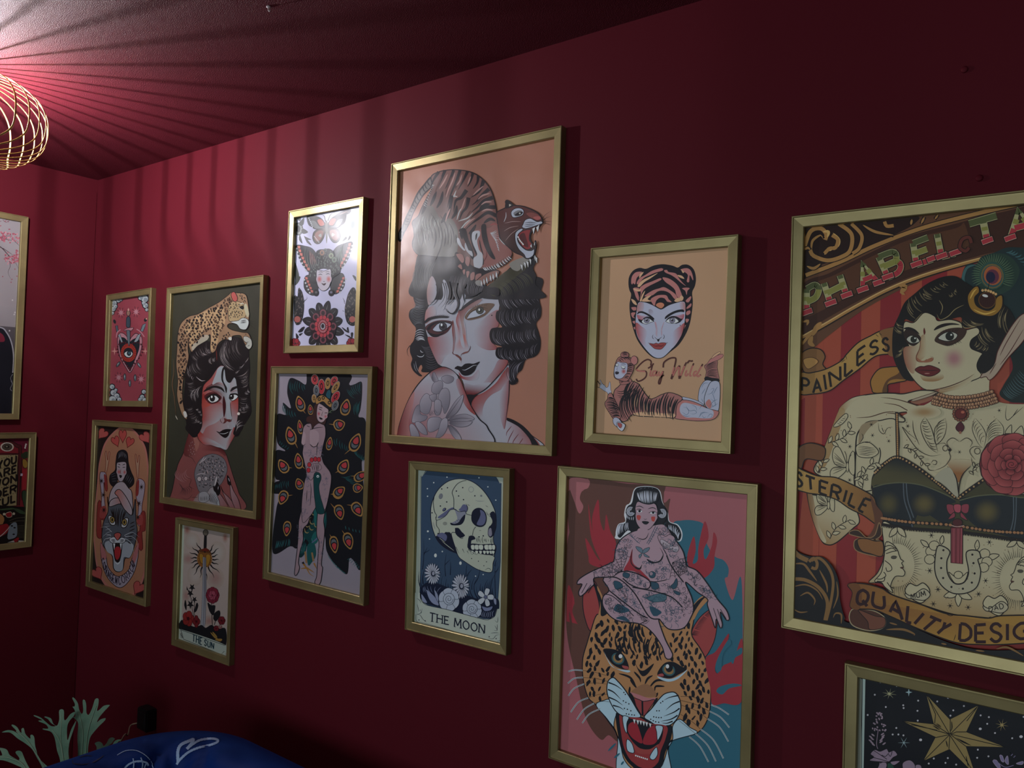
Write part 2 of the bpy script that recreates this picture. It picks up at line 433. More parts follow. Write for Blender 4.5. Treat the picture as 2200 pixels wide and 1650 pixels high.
for pts, dep, lean, ribs in FR:
    fr = frond(pts, dep, lean)
    ys = [1450+p[1]/3.143 for p in pts]
    for rb in ribs: rib(fr, rb, dep, lean, min(ys), max(ys))
    # stalk from the frond down into the soil
    b = CAM+ray((pts[0][0]+pts[-1][0])/2/3.143, 1450+(pts[0][1]-6)/3.143)*dep
    e = Vector((random.Random(len(pts)).uniform(-.05, .05), random.Random(len(pts)+1).uniform(-.05, .05), 0.47))
    s = Vector(b)-Vector((FX, FY, 0))
    V, F = tube([s+Vector((0, 0, 0.01)), s.lerp(e, 0.35)+Vector((0, 0, 0.015)), s.lerp(e, 0.75), e], [0.006, 0.005, 0.004, 0.005], 7)
    mesh_obj('stalk', V, F, fern_m, fr, True)

# ------------------------------------------------------------------ plug-in power adapter, cord
black_m = mat('black_plastic', (0.006, 0.006, 0.007), 0.45)
cord_m = mat('beige_cord', (0.28, 0.22, 0.15), 0.6)
c = hit(308, 1543, 1, -0.018)
plug = empty('wall_power_adapter', (c[0]+0.012, 0, c[2]-0.036))
tag(plug, 'black power adapter plugged into the wall above the sofa corner', 'adapter')
bm_obj('housing', box_bm(-0.026, 0.026, -0.030, 0, 0.008, 0.068, 0.003, 2), black_m, plug)
bm_obj('label_recess', box_bm(-0.018, 0.018, -0.0312, -0.029, 0.018, 0.058, 0.001, 1), black_m, plug)
a = Vector((-0.0255, -0.018, 0.02)); 
q = Vector(hit(262, 1588, 1, -0.10))-plug.location
V, F = tube(crsmooth([a, a+Vector((-0.03, -0.012, -0.012)), a.lerp(q, 0.6)+Vector((0, -0.005, -0.006)), q, q+Vector((-0.05, -0.03, -0.15)), q+Vector((-0.05, -0.04, -0.4))], 6), 0.0020, 6)
mesh_obj('cord', V, F, cord_m, plug, True)

# ------------------------------------------------------------------ small things on ceiling and wall
hook_m = mat('white_painted_metal', '#b8a8a8', 0.4)
c = hit(577, 14, 2, ZC)
hk = empty('ceiling_hook', (c[0], c[1], ZC)); tag(hk, 'tiny metal hook screwed into the dark crimson ceiling', 'hook')
V, F = lathe([(0.004, 0.0), (0.0035, -0.002), (0.0015, -0.003)], 12); mesh_obj('base', V, F, hook_m, hk, True)
V, F = tube([(0, 0, -0.002), (0, 0, -0.007), (0.003, 0, -0.010), (0.005, 0, -0.007)], 0.0009, 6); mesh_obj('hook', V, F, hook_m, hk, True)
for (u, v), lab in (((2072, 150), 'crimson painted wall plug high above the circus poster, upper of two'), ((2104, 383), 'crimson painted wall plug just above the circus poster frame, lower of two')):
    c = hit(u, v, 1, 0)
    V, F = tube([(0, 0, 0), (0, -0.002, 0), (0, -0.003, 0)], [0.0045, 0.0045, 0.003], 10)
    o = mesh_obj('wall_plug', V, F, wall_m, None, True); o.location = c; tag(o, lab, 'wall plug', 'painted-over wall plugs')
# ------------------------------------------------------------------ framed pictures
FRAME_D, FACE_W = 0.016, 0.0178
PRINT_Y = 0.0045
PROF = [(0, 0.0003), (0, .0150), (.0007, .0160), (.0022, .0160), (.0029, .0143), (.0046, .0141), (.0164, .0130), (.0176, .0120), (.0178, .0012)]
def rails(root, w, h):
    """four mitred rails; local x right, z up, -y towards the room; origin bottom centre"""
    cs = [(-w/2, 0), (w/2, 0), (w/2, h), (-w/2, h)]
    ins = [(1, 1), (-1, 1), (-1, -1), (1, -1)]
    for k in range(4):
        V = []; n = len(PROF)
        for c in (k, (k+1) % 4):
            for a, d in PROF: V.append((cs[c][0]+ins[c][0]*a, -d, cs[c][1]+ins[c][1]*a))
        F = [(i, i+1, n+i+1, n+i) for i in range(n-1)]+[tuple(range(n))[::-1], tuple(range(n, 2*n)), (n-1, 0, n, 2*n-1)]
        mesh_obj('frame_rail', V, F, gold_m, root)

def pts_of(s):
    if isinstance(s, str): return [tuple(float(k) for k in t.split(',')) for t in s.split()]
    return [tuple(p) for p in s]
def smooth_px(P, closed, step=3.0, mx=9):
    P = [np.array(p, float) for p in P]; N = len(P); out = []
    if N < 3 and closed: return P
    for i in range(N if closed else N-1):
        g = (lambda k: P[k % N]) if closed else (lambda k: P[min(max(k, 0), N-1)])
        a, b, c, d = g(i-1), g(i), g(i+1), g(i+2)
        n = int(min(mx, max(2, np.linalg.norm(c-b)/step)))
        for k in range(n):
            t = k/n
            out.append(0.5*((2*b)+(c-a)*t+(2*a-5*b+4*c-d)*t*t+(3*b-a-3*c+d)*t**3))
    if not closed: out.append(P[-1])
    return out
def inside(p, poly):
    x, y = p; c = False; n = len(poly); j = n-1
    for i in range(n):
        xi, yi = poly[i][0], poly[i][1]; xj, yj = poly[j][0], poly[j][1]
        if (yi > y) != (yj > y) and x < (xj-xi)*(y-yi)/(yj-yi+1e-12)+xi: c = not c
        j = i
    return c
def mix(a, b, t): return tuple(a[i]*(1-t)+b[i]*t for i in range(3))

class Art:
    """a framed print; drawing calls take photo pixels (or pixels of a magnified crop, see at())"""
    STEP = 0.00003
    def __init__(s, name, label, corners, wall='back', size=None, gain=1.4, paper=None, base='#ccc', cat='picture', anchor='tl'):
        s.wall = wall; s.gain = gain; s.ops = []; s.o = (0.0, 0.0, 1.0)
        ax, val = (1, YB-FRAME_D) if wall == 'back' else (0, XL+0.002+FRAME_D)
        s.ax = ax
        P = [s.flat(hit(*c, ax, val)) if c else None for c in corners]     # tl tr bl br
        tl, tr, bl, br = P
        if size is None:
            ang = ((tr-tl)[1]/(tr-tl)[0]+(br-bl)[1]/(br-bl)[0])/2
            angv = -((tl-bl)[0]/(tl-bl)[1]+(tr-br)[0]/(tr-br)[1])/2
            s.ang = (ang+angv)/2
            s.w = (np.linalg.norm(tr-tl)+np.linalg.norm(br-bl))/2; s.h = (np.linalg.norm(tl-bl)+np.linalg.norm(tr-br))/2
            cen = (tl+tr+bl+br)/4
        else:
            s.ang = 0.0; s.w, s.h = size
            cen = (tl+np.array([s.w/2, -s.h/2])) if anchor == 'tl' else (tr+np.array([-s.w/2, -s.h/2]))
        up = np.array([-math.sin(s.ang), math.cos(s.ang)])
        s.org = cen-up*s.h/2
        if wall == 'back': loc, rz = (s.org[0], YB, s.org[1]), 0
        else: loc, rz = (XL+0.002, s.org[0], s.org[1]), math.pi/2
        s.root = empty(name, loc, (0, -s.ang, rz))
        tag(s.root, label, cat)
        rails(s.root, s.w, s.h)
        bw, bh = s.w/2-0.008, s.h-0.008
        bm_obj('backing_board', box_bm(-bw, bw, -0.0042, -0.0012, 0.008, bh), board_m, s.root)
        s.paper = paper or paper_m
        s.rw = s.w/2-FACE_W+0.004; s.rz0 = FACE_W-0.004; s.rz1 = s.h-FACE_W+0.004
        s.grid = np.zeros((240, 240), np.int32)
        s.polys = []          # (list of (x,z)), layer, colours
        s.raw([(-s.rw, s.rz0), (s.rw, s.rz0), (s.rw, s.rz1), (-s.rw, s.rz1)], base)
    def flat(s, p): return np.array([p[0], p[2]]) if s.wall == 'back' else np.array([p[1], p[2]])
    warp = None
    def at(s, ox=0.0, oy=0.0, sc=1.0): s.o = (ox, oy, sc); return s
    def px(s, p):
        y = p[1]
        if s.warp and y > s.warp[0]: y = s.warp[0]+(y-s.warp[0])*s.warp[1]
        return (s.o[0]+p[0]/s.o[2], s.o[1]+y/s.o[2])
    def loc(s, p):
        val = (YB-PRINT_Y) if s.wall == 'back' else XL+0.002+PRINT_Y
        q = s.flat(hit(p[0], p[1], s.ax, val))-s.org
        c, n = math.cos(-s.ang), math.sin(-s.ang)
        return (q[0]*c-q[1]*n, q[0]*n+q[1]*c)
    def uv(s, u, v):                     # 0..1 across the print -> photo pixel in the current crop
        x = -s.rw+2*s.rw*u; z = s.rz1-(s.rz1-s.rz0)*v
        c, n = math.cos(s.ang), math.sin(s.ang)
        f = s.org+np.array([x*c-z*n, x*n+z*c])
        w = np.array([f[0], YB-PRINT_Y, f[1]]) if s.wall == 'back' else np.array([XL+0.002+PRINT_Y, f[0], f[1]])
        q = RM @ (w-CAM)
        U, Vv = 1100+FPX*q[0]/q[2], 825-FPX*q[1]/q[2]
        return ((U-s.o[0])*s.o[2], (Vv-s.o[1])*s.o[2])
    def col(s, c): return tuple(min(0.86, max(0.0, k*s.gain)) for k in lin(c))
    def cells(s, P):
        xs = [p[0] for p in P]; zs = [p[1] for p in P]
        f = lambda v, a, b: int(min(239, max(0, (v-a)/(b-a)*240)))
        return (f(min(xs), -s.rw, s.rw), f(max(xs), -s.rw, s.rw)+1, f(min(zs), s.rz0, s.rz1), f(max(zs), s.rz0, s.rz1)+1)
    def clip(s, P):
        for ax, val, sg in ((0, -s.rw, 1), (0, s.rw, -1), (1, s.rz0, 1), (1, s.rz1, -1)):
            out = []; n = len(P)
            for i in range(n):
                a, b = P[i-1], P[i]; da = (a[ax]-val)*sg; db = (b[ax]-val)*sg
                if (da < 0) != (db < 0):
                    t = da/(da-db); out.append((a[0]+(b[0]-a[0])*t, a[1]+(b[1]-a[1])*t))
                if db >= 0: out.append(b)
            P = out
            if len(P) < 3: return []
        return P
    def raw(s, P, c, cells=None):
        """polygon in local coordinates; c a colour or a function of local position"""
        P = s.clip(P)
        if len(P) < 3: return
        g = cells or [s.cells(P)]
        L = max(int(s.grid[a:b, d:e].max()) for a, b, d, e in g)+1
        for a, b, d, e in g: s.grid[a:b, d:e] = np.maximum(s.grid[a:b, d:e], L)
        cc = [c(p) for p in P] if callable(c) else [s.col(c)]*len(P)
        s.polys.append((P, L, cc))
    # ---- drawing
    def p(s, c, pts, sm=1, line=None, lw=3.0):
        """filled shape; c = colour or (c0, c1, x0, y0, x1, y1) linear blend"""
        P = [s.px(q) for q in pts_of(pts)]
        if sm: P = smooth_px(P, True)
        Q = [s.loc(q) for q in P]
        if isinstance(c, tuple):
            a, b = s.loc(s.px(c[2:4])), s.loc(s.px(c[4:6])); c0, c1 = s.col(c[0]), s.col(c[1])
            dx, dz = b[0]-a[0], b[1]-a[1]; dd = dx*dx+dz*dz+1e-12
            f = lambda q: mix(c0, c1, min(1, max(0, ((q[0]-a[0])*dx+(q[1]-a[1])*dz)/dd)))
            s.raw(Q, f)
        elif c: s.raw(Q, c)
        if line: s._ribbon(P+[P[0]], line, lw/s.o[2], '')
        return s
    def e(s, c, x, y, rx, ry=None, rot=0, n=18, line=None, lw=2.0):
        ry = ry or rx; ca, sa = math.cos(R(rot)), math.sin(R(rot))
        pts = [(x+rx*math.cos(t)*ca-ry*math.sin(t)*sa, y+rx*math.cos(t)*sa+ry*math.sin(t)*ca) for t in [2*math.pi*k/n for k in range(n)]]
        return s.p(c, pts, 0, line, lw)
    def soft(s, ci, co, pts, cx=None, cy=None, sm=1):
        """shape whose colour runs from ci at its middle to co at its rim"""
        P = [s.px(q) for q in pts_of(pts)]
        if sm: P = smooth_px(P, True, 6, 4)
        if cx is None: cen = np.mean(np.array(P), axis=0)
        else: cen = np.array(s.px((cx, cy)))
        c0, c1 = s.col(ci), s.col(co)
        rings = [(1.0, 1.0), (0.78, 0.82), (0.5, 0.42), (0.25, 0.1)]
        cl = lambda q: (min(s.rw, max(-s.rw, q[0])), min(s.rz1, max(s.rz0, q[1])))
        R_ = [[cl(s.loc(cen+(np.array(q)-cen)*k)) for q in P] for k, _ in rings]; m_ = cl(s.loc(cen))
        g = s.cells(R_[0]); L = int(s.grid[g[0]:g[1], g[2]:g[3]].max())+1
        s.grid[g[0]:g[1], g[2]:g[3]] = L
        n = len(P)
        for k in range(len(rings)-1):
            a, b = mix(c0, c1, rings[k][1]), mix(c0, c1, rings[k+1][1])
            for i in range(n):
                j = (i+1) % n; s.polys.append(([R_[k][i], R_[k][j], R_[k+1][j], R_[k+1][i]], L, [a, a, b, b]))
        b = mix(c0, c1, rings[-1][1])
        for i in range(n): s.polys.append(([R_[-1][i], R_[-1][(i+1) % n], m_], L, [b, b, c0]))
        return s
    def se(s, ci, co, x, y, rx, ry=None, rot=0):
        ry = ry or rx; ca, sa = math.cos(R(rot)), math.sin(R(rot)); n = 20
        return s.soft(ci, co, [(x+rx*math.cos(t)*ca-ry*math.sin(t)*sa, y+rx*math.cos(t)*sa+ry*math.sin(t)*ca) for t in [2*math.pi*k/n for k in range(n)]], x, y, 0)
    def _ribbon(s, C, c, w, taper):
        n = len(C)
        if n < 2: return
        C = [np.array(q, float) for q in C]
        A_, B_ = [], []
        closed = np.linalg.norm(C[0]-C[-1]) < 0.01 and n > 3
        for i, q in enumerate(C):
            if closed and i in (0, n-1): t = C[1]-C[-2]
            else: t = C[min(i+1, n-1)]-C[max(i-1, 0)]
            t = t/(np.linalg.norm(t)+1e-9); nn = np.array([-t[1], t[0]])
            f = i/(n-1); ww = w/2
            if taper == 'b': ww *= max(0.06, math.sin(math.pi*f)**0.7)
            elif taper == 'e': ww *= max(0.08, (1-f)**0.7)
            elif taper == 's': ww *= max(0.08, f**0.7)
            A_.append(s.loc(q+nn*ww)); B_.append(s.loc(q-nn*ww))
        cells = []
        quads = []
        for i in range(n-1):
            Q = s.clip([A_[i], A_[i+1], B_[i+1], B_[i]])
            if len(Q) >= 3: quads.append(Q); cells.append(s.cells(Q))
        if not quads: return
        L = max(int(s.grid[a:b, d:e].max()) for a, b, d, e in cells)+1
        for a, b, d, e in cells: s.grid[a:b, d:e] = np.maximum(s.grid[a:b, d:e], L)
        cc = s.col(c)
        for Q in quads: s.polys.append((Q, L, [cc]*len(Q)))
    def s(self, c, w, *lines, t='', sm=1):
        """strokes; t: 'b' pointed at both ends, 'e' at the end, 's' at the start"""
        for ln in lines:
            P = [self.px(q) for q in pts_of(ln)]
            if sm: P = smooth_px(P, False)
            self._ribbon(P, c, w/self.o[2], t)
        return self
    def fan(s, c, w, ca, cb, n, bulge=0.0, t='b', jit=0.0, seed=1, part=(0, 1)):
        """n strokes between matching points of two curves"""
        rnd = random.Random(seed)
        Aa = smooth_px(pts_of(ca), False, 1, 12); Bb = smooth_px(pts_of(cb), False, 1, 12)
        for k in range(n):
            f = (k+0.5)/n
            a = Aa[int(f*(len(Aa)-1))]; b = Bb[int(f*(len(Bb)-1))]
            d = b-a; nn = np.array([-d[1], d[0]])
            f0 = part[0]+rnd.uniform(-jit, jit); f1 = part[1]+rnd.uniform(-jit, jit)
            q = [a+d*(f0+(f1-f0)*u)+nn*bulge*4*(f0+(f1-f0)*u)*(1-(f0+(f1-f0)*u)) for u in (0, .25, .5, .75, 1)]
            s.s(c, w*(1+rnd.uniform(-jit, jit)), q, t=t)
        return s
    def spots(s, c, poly, sp, rx, ry, seed=1, jit=0.35, rot=90, rj=40, core=None):
        rnd = random.Random(seed); P = pts_of(poly)
        PS = [tuple(q) for q in smooth_px(P, True, 12, 3)]
        x0, x1 = min(q[0] for q in P), max(q[0] for q in P); y0, y1 = min(q[1] for q in P), max(q[1] for q in P)
        y = y0; row = 0
        while y < y1:
            x = x0+(sp*0.5 if row % 2 else 0)
            while x < x1:
                q = (x+rnd.uniform(-jit, jit)*sp, y+rnd.uniform(-jit, jit)*sp)
                if inside(q, PS):
                    a = R(rot+rnd.uniform(-rj, rj)); k = rnd.uniform(0.7, 1.15); n = 9
                    pp = []
                    for i in range(n):
                        th = 2*math.pi*i/n; rr = rnd.uniform(0.72, 1.2)*k
                        ex, ey = rx*rr*math.cos(th), ry*rr*math.sin(th)
                        pp.append((q[0]+ex*math.cos(a)-ey*math.sin(a), q[1]+ex*math.sin(a)+ey*math.cos(a)))
                    s.p(c, pp, 0)
                    if core and rnd.random() < 0.6: s.e(core, q[0]+rx*.1, q[1], rx*0.35*k, ry*0.4*k, math.degrees(a), 7)
                x += sp
            y += sp*0.86; row += 1
        return s
    def dots(s, c, pts, r, ry=None):
        for x, y in pts_of(pts): s.e(c, x, y, r, ry or r, 0, 9)
        return s
    def star(s, c, x, y, r0, r1, n, rot=0, sy=1.0):
        return s.p(c, [(x+(r0 if k % 2 == 0 else r1)*math.cos(math.pi*k/n+R(rot)), y+sy*(r0 if k % 2 == 0 else r1)*math.sin(math.pi*k/n+R(rot))) for k in range(2*n)], 0)
    def twinkle(s, c, w, x, y, r, n=4, sy=1.0, rot=0):
        for k in range(n):
            a = math.pi*k/n+R(rot); s.s(c, w, [(x-r*math.cos(a), y-r*sy*math.sin(a)), (x, y), (x+r*math.cos(a), y+r*sy*math.sin(a))], t='b', sm=0)
        return s
    def text(s, c, w, txt, quad, sp=0.22, serif=0.0, font=None):
        """stroke lettering inside a quad of four points tl tr br bl (straight or with curved top/bottom as two polylines)"""
        if len(quad) == 2:
            top = smooth_px(pts_of(quad[0]), False, 1, 14); bot = smooth_px(pts_of(quad[1]), False, 1, 14)
        else:
            q = [np.array(k, float) for k in quad]
            top = [q[0]+(q[1]-q[0])*k/20 for k in range(21)]; bot = [q[3]+(q[2]-q[3])*k/20 for k in range(21)]
        def pos(u, v):
            def on(Cv):
                f = min(max(u, 0), 1)*(len(Cv)-1); i = int(min(f, len(Cv)-2)); return Cv[i]+(Cv[i+1]-Cv[i])*(f-i)
            a, b = on(bot), on(top); return a+(b-a)*v
        wid = [GW.get(ch, 0.62) for ch in txt]; tot = sum(wid)+sp*(len(txt)-1); x = 0.0
        for ch, wd in zip(txt, wid):
            for st in GLYPH.get(ch, []):
                P = [(a*wd, b) for a, b in st]
                if len(P) > 3 or ch in 'OSCGQUJDPRB': P = [tuple(k) for k in smooth_px([(a*40, b*40) for a, b in P], False, 6, 4)]; P = [(a/40, b/40) for a, b in P]
                self_pts = []
                for (a, b), (a2, b2) in zip(P, P[1:]):
                    n = 3
                    for k in range(n): self_pts.append((a+(a2-a)*k/n, b+(b2-b)*k/n))
                self_pts.append(P[-1])
                s.s(c, w, [pos((x+a)/tot, b) for a, b in self_pts], sm=0)
                if serif:
                    for a, b in (P[0], P[-1]):
                        if b < 0.03 or b > 0.97:
                            s.s(c, w*0.6, [pos((x+a-serif)/tot, b), pos((x+a+serif)/tot, b)], sm=0)
            x += wd+sp
        return s
    def done(s):
        V, F, C = [], [], []
        for P, L, cc in s.polys:
            b = len(V); y = -(PRINT_Y+L*s.STEP)
            n = len(P)
            for q in P: V.append((q[0], y, q[1]))
            if n <= 4 and n == 3: tris = [(0, 1, 2)]
            elif n == 4 and not callable(cc): tris = [(0, 1, 2), (0, 2, 3)]
            else: tris = tessellate_polygon([[Vector((q[0], q[1], 0)) for q in P]])
            for t in tris:
                a0, a1, a2 = (P[k] for k in t)
                ar = (a1[0]-a0[0])*(a2[1]-a0[1])-(a1[1]-a0[1])*(a2[0]-a0[0])
                if abs(ar) < 1e-13: continue
                t = tuple(t) if ar > 0 else tuple(t)[::-1]
                F.append(tuple(b+k for k in t)); C += [cc[k] for k in t]
        me = bpy.data.meshes.new('print'); me.from_pydata(V, [], F)
        ca = me.color_attributes.new('Col', 'FLOAT_COLOR', 'CORNER')
        ca.data.foreach_set('color', np.array([(*c, 1.0) for c in C], np.float32).ravel())
        me.materials.append(s.paper); me.update()
        o = bpy.data.objects.new('print', me); COL.objects.link(o); o.parent = s.root
        return o

GW = {'I': 0.12, 'M': 0.8, 'W': 0.9, 'O': 0.72, 'Q': 0.74, 'N': 0.66, 'L': 0.5, 'E': 0.5, ' ': 0.3, 'T': 0.6, 'S': 0.55}
GLYPH = {
 'A': [[(0, 0), (.5, 1), (1, 0)], [(.2, .35), (.8, .35)]],
 'B': [[(0, 0), (0, 1)], [(0, 1), (.7, 1), (.85, .78), (.7, .54), (0, .52)], [(0, .52), (.75, .52), (1, .27), (.75, 0), (0, 0)]],
 'C': [[(1, .82), (.75, .98), (.4, 1), (.08, .75), (0, .5), (.08, .25), (.4, 0), (.75, .02), (1, .18)]],
 'D': [[(0, 0), (0, 1)], [(0, 1), (.55, 1), (.95, .75), (1, .5), (.95, .25), (.55, 0), (0, 0)]],
 'E': [[(1, 1), (0, 1)], [(0, 1), (0, 0)], [(0, 0), (1, 0)], [(0, .52), (.8, .52)]],
 'F': [[(1, 1), (0, 1)], [(0, 1), (0, 0)], [(0, .52), (.8, .52)]],
 'G': [[(1, .82), (.75, .98), (.4, 1), (.08, .75), (0, .5), (.08, .25), (.4, 0), (.8, .05), (1, .3), (1, .48)], [(.55, .48), (1, .48)]],
 'H': [[(0, 0), (0, 1)], [(1, 0), (1, 1)], [(0, .52), (1, .52)]],
 'I': [[(.5, 0), (.5, 1)]],
 'J': [[(1, 1), (1, .25), (.6, 0), (.15, .1), (0, .3)]],
 'L': [[(0, 1), (0, 0)], [(0, 0), (1, 0)]],
 'M': [[(0, 0), (.08, 1)], [(.08, 1), (.5, .2)], [(.5, .2), (.92, 1)], [(.92, 1), (1, 0)]],
 'N': [[(0, 0), (0, 1)], [(0, 1), (1, 0)], [(1, 0), (1, 1)]],
 'O': [[(.5, 1), (.12, .82), (0, .5), (.12, .18), (.5, 0), (.88, .18), (1, .5), (.88, .82), (.5, 1)]],
 'P': [[(0, 0), (0, 1)], [(0, 1), (.7, 1), (1, .75), (.7, .48), (0, .46)]],
 'Q': [[(.5, 1), (.12, .82), (0, .5), (.12, .18), (.5, 0), (.88, .18), (1, .5), (.88, .82), (.5, 1)], [(.6, .3), (1.02, -.08)]],
 'R': [[(0, 0), (0, 1)], [(0, 1), (.7, 1), (1, .76), (.7, .5), (0, .48)], [(.5, .48), (1, 0)]],
 'S': [[(.95, .82), (.65, 1), (.25, .97), (.05, .76), (.3, .56), (.7, .46), (.97, .26), (.75, .03), (.35, 0), (0, .2)]],
 'T': [[(0, 1), (1, 1)], [(.5, 1), (.5, 0)]],
 'U': [[(0, 1), (0, .3), (.2, .04), (.5, 0), (.8, .04), (1, .3), (1, 1)]],
 'W': [[(0, 1), (.25, 0)], [(.25, 0), (.5, .8)], [(.5, .8), (.75, 0)], [(.75, 0), (1, 1)]],
 'Y': [[(0, 1), (.5, .5)], [(1, 1), (.5, .5)], [(.5, .5), (.5, 0)]],
}
GLYPH['Ç'] = GLYPH['C']+[[(.5, 0), (.6, -.15), (.4, -.22)]]
GLYPH['Ã'] = GLYPH['A']+[[(.2, 1.15), (.4, 1.25), (.6, 1.15), (.8, 1.25)]]
# ------------------------------------------------------------------ the pictures
G = {}
def pic(k, *a, **kw): G[k] = Art(*a, **kw); return G[k]
pic('tiger', 'framed_poster', 'largest peach poster in gold frame: dark-haired woman with a tiger on her head', [(838.8, 352.5), (1209.5, 267.3), (820.6, 951.5), (1182.3, 979.9)], base='#a6735f', paper=gloss_m, gain=1.1)
pic('stay', 'framed_print', 'tan Stay Wild print in gold frame: face in tiger hood above reclining figure', [(1268.6, 534.1), (1588.1, 500.9), (1253.1, 950.2), (1568, 976.3)], base='#ab8768', gain=1.55)
pic('leo', 'framed_poster', 'gold-framed poster of a tattooed woman seated on a roaring leopard head', [(1197.8, 1000.7), (1621.8, 1041.3), (1178.1, 1631.5), None], size=(0.3585, 0.5150), base='#96575c', gain=1.5)
pic('moon', 'framed_tarot_print', 'blue The Moon tarot print with a skull in gold frame', [(876.7, 990.9), (1094.2, 1006.9), (869.5, 1351), (1087.6, 1411.2)], base='#a8b0a4', gain=1.2)
pic('sun', 'framed_tarot_print', 'cream The Sun tarot print with a sword and red flowers in gold frame', [(375.5, 1111.5), (499.5, 1134.5), (368.4, 1383.4), (492.2, 1434.6)], base='#9b8d86', gain=1.0)
pic('pea', 'framed_poster', 'gold-framed poster of a standing woman with a dark peacock', [(581.4, 787), (800.3, 787), (563.2, 1243.5), (780.2, 1302.4)], base='#8a828c', gain=0.95)
pic('but', 'framed_print', 'glossy lilac tattoo sheet with butterflies and mandala flower in bright gold frame', [(619, 451.5), (778.7, 424.8), (609.2, 757.4), (771.1, 758)], base='#b4b4cc', paper=gloss_m, gain=1.0)
pic('lady', 'framed_poster', 'olive green poster in gold frame: woman with a leopard lying on her hair', [(355.5, 617.3), (565.9, 591.9), (344.1, 1079), (548.8, 1118.6)], base='#34342a', gain=0.85)
pic('heart', 'framed_print', 'small red print in gold frame: heart with an eye pierced by three daggers', [(226.7, 632.7), (323.3, 619.1), (221.8, 870), (317.6, 877.3)], base='#8a3e48', gain=0.75)
pic('cor', 'framed_poster', 'gold-framed Coragem Coração poster: woman leaning on a grey roaring cat', [(197.4, 902.5), (327.1, 910.3), (183.5, 1258.6), (311.4, 1305.5)], base='#9a6c55', gain=0.9)
pic('phil', 'framed_poster', 'red striped circus tattoo poster in gold frame: woman with peacock feather and roses', [(1700.5, 464.3), None, (1673.5, 1342.8), None], size=(0.4430, 0.6060), base='#7a2420', gain=1.5)
pic('star', 'framed_tarot_print', 'black night-sky print in gold frame with a large golden star, bottom right', [(1814.2, 1424.0), None, None, None], size=(0.2700, 0.3400), base='#15161c', gain=1.3)
pic('geisha', 'framed_poster', 'grey poster on the left wall in gold frame: dark figure under cherry blossom', [None, (62, 466.2), None, (41.6, 901)], wall='left', size=(0.4430, 0.6040), anchor='tr', base='#8a8486', gain=0.85)
pic('wonder', 'framed_print', 'red casino-style print on the left wall in gold frame reading You Are Wonderful', [None, (79.5, 929), None, (68.8, 1175)], wall='left', size=(0.2650, 0.3440), anchor='tr', base='#6e1c24', gain=0.75)
K, W = '#1b191e', '#aeb4c2'
# ---- woman with a tiger on her head
A = G['tiger'].at(810, 610, 4.231)
SK, SP, RD, DR = '#a4a4ae', '#a87876', '#8f4644', '#6a2a2c'
# neck, far shoulder, chest
A.p(SK, '700,1450 780,1300 840,1080 900,1000 1060,880 1150,780 1200,740 1206,900 1196,1080 1178,1225 1290,1275 1400,1370 1480,1500 700,1500', line=K, lw=7)
A.p((RD, SK, 1400, 1330, 1190, 1400), '1178,1225 1290,1275 1400,1370 1470,1480 1185,1480 1170,1380', 1)
A.p(K, '1175,1215 1250,1240 1340,1300 1420,1390 1475,1480 1420,1480 1380,1400 1300,1310 1230,1265 1180,1240')
A.s(DR, 7, '1225,1290 1180,1350 1178,1385', '1245,1325 1205,1400 1185,1460', '1290,1360 1240,1430 1235,1475', '1330,1400 1290,1460', t='b')
A.p((RD, SK, 1000, 1010, 1060, 1100), '880,1030 980,980 1080,900 1150,800 1196,760 1204,900 1130,960 1040,1010 980,1080 960,1180 1000,1300 940,1270 880,1180 860,1090')
A.p((RD, SK, 1200, 1100, 1120, 1090), '1206,880 1198,1080 1178,1230 1160,1320 1140,1280 1120,1200 1110,1080 1130,960')
A.s(K, 10, '1204,880 1200,1000 1190,1100 1172,1230 1160,1325', t='e')
# left hair
A.p('#26262a', '340,-40 330,120 350,200 300,240 290,300 320,360 352,400 345,470 330,520 302,560 300,620 320,680 308,730 330,790 385,838 412,835 378,800 382,760 402,735 412,760 406,800 500,800 560,765 600,740 520,620 480,500 440,380 440,330 470,200 500,60 520,-40')
A.s(K, 7, '300,560 275,600 278,640 292,660', t='e')
A.fan('#64666c', 3.5, '345,10 340,120 330,200', '455,30 440,150 420,220', 16, 0.15)
A.fan('#7c8084', 4, '300,260 305,320 340,380', '440,200 430,300 420,370', 12, -0.18)
A.fan('#c4c8d0', 5, '345,440 350,500 370,520', '430,420 430,490 440,520', 7, -0.2)
A.fan('#5c5a62', 4, '400,560 440,640 440,760', '490,560 530,650 560,750', 13, 0.2)
A.s('#c8ccd4', 6, '362,650 385,662 415,660 430,640', '395,600 402,618 422,622', t='b')
A.s('#9a9ca4', 4, '350,700 360,760 382,800', '335,720 345,770 365,800', t='b')
# face
A.p(SK, '450,240 520,120 640,40 800,0 960,40 1110,110 1112,230 1095,280 1105,380 1040,430 1060,540 1110,600 1088,650 1192,700 1150,785 1060,885 980,962 900,1005 825,1015 795,930 750,840 640,770 560,730 500,610 462,490 437,390 440,300', line=K, lw=6)
A.p((RD, SK, 470, 540, 640, 520), '462,490 520,480 640,440 690,520 690,620 620,660 590,720 560,730 500,610')
A.p((SP, SK, 450, 340, 560, 300), '450,240 520,200 540,280 500,320 440,360')
A.p((RD, SK, 1100, 520, 900, 480), '1112,240 1100,300 1106,380 1042,430 1060,540 1100,590 1000,600 900,540 880,420 960,330 1060,250')
A.p((RD, SK, 1130, 830, 1000, 760), '1110,690 1192,700 1150,785 1060,885 980,962 940,940 1000,860 1060,780')
A.p((DR, SK, 870, 990, 880, 900), '825,1012 900,1003 980,962 1040,900 960,900 880,920 800,900 796,935')
A.p(('#8a3a3c', SK, 800, 820, 880, 900), '745,800 780,840 860,840 920,780 930,800 920,860 860,880 800,870 760,850')
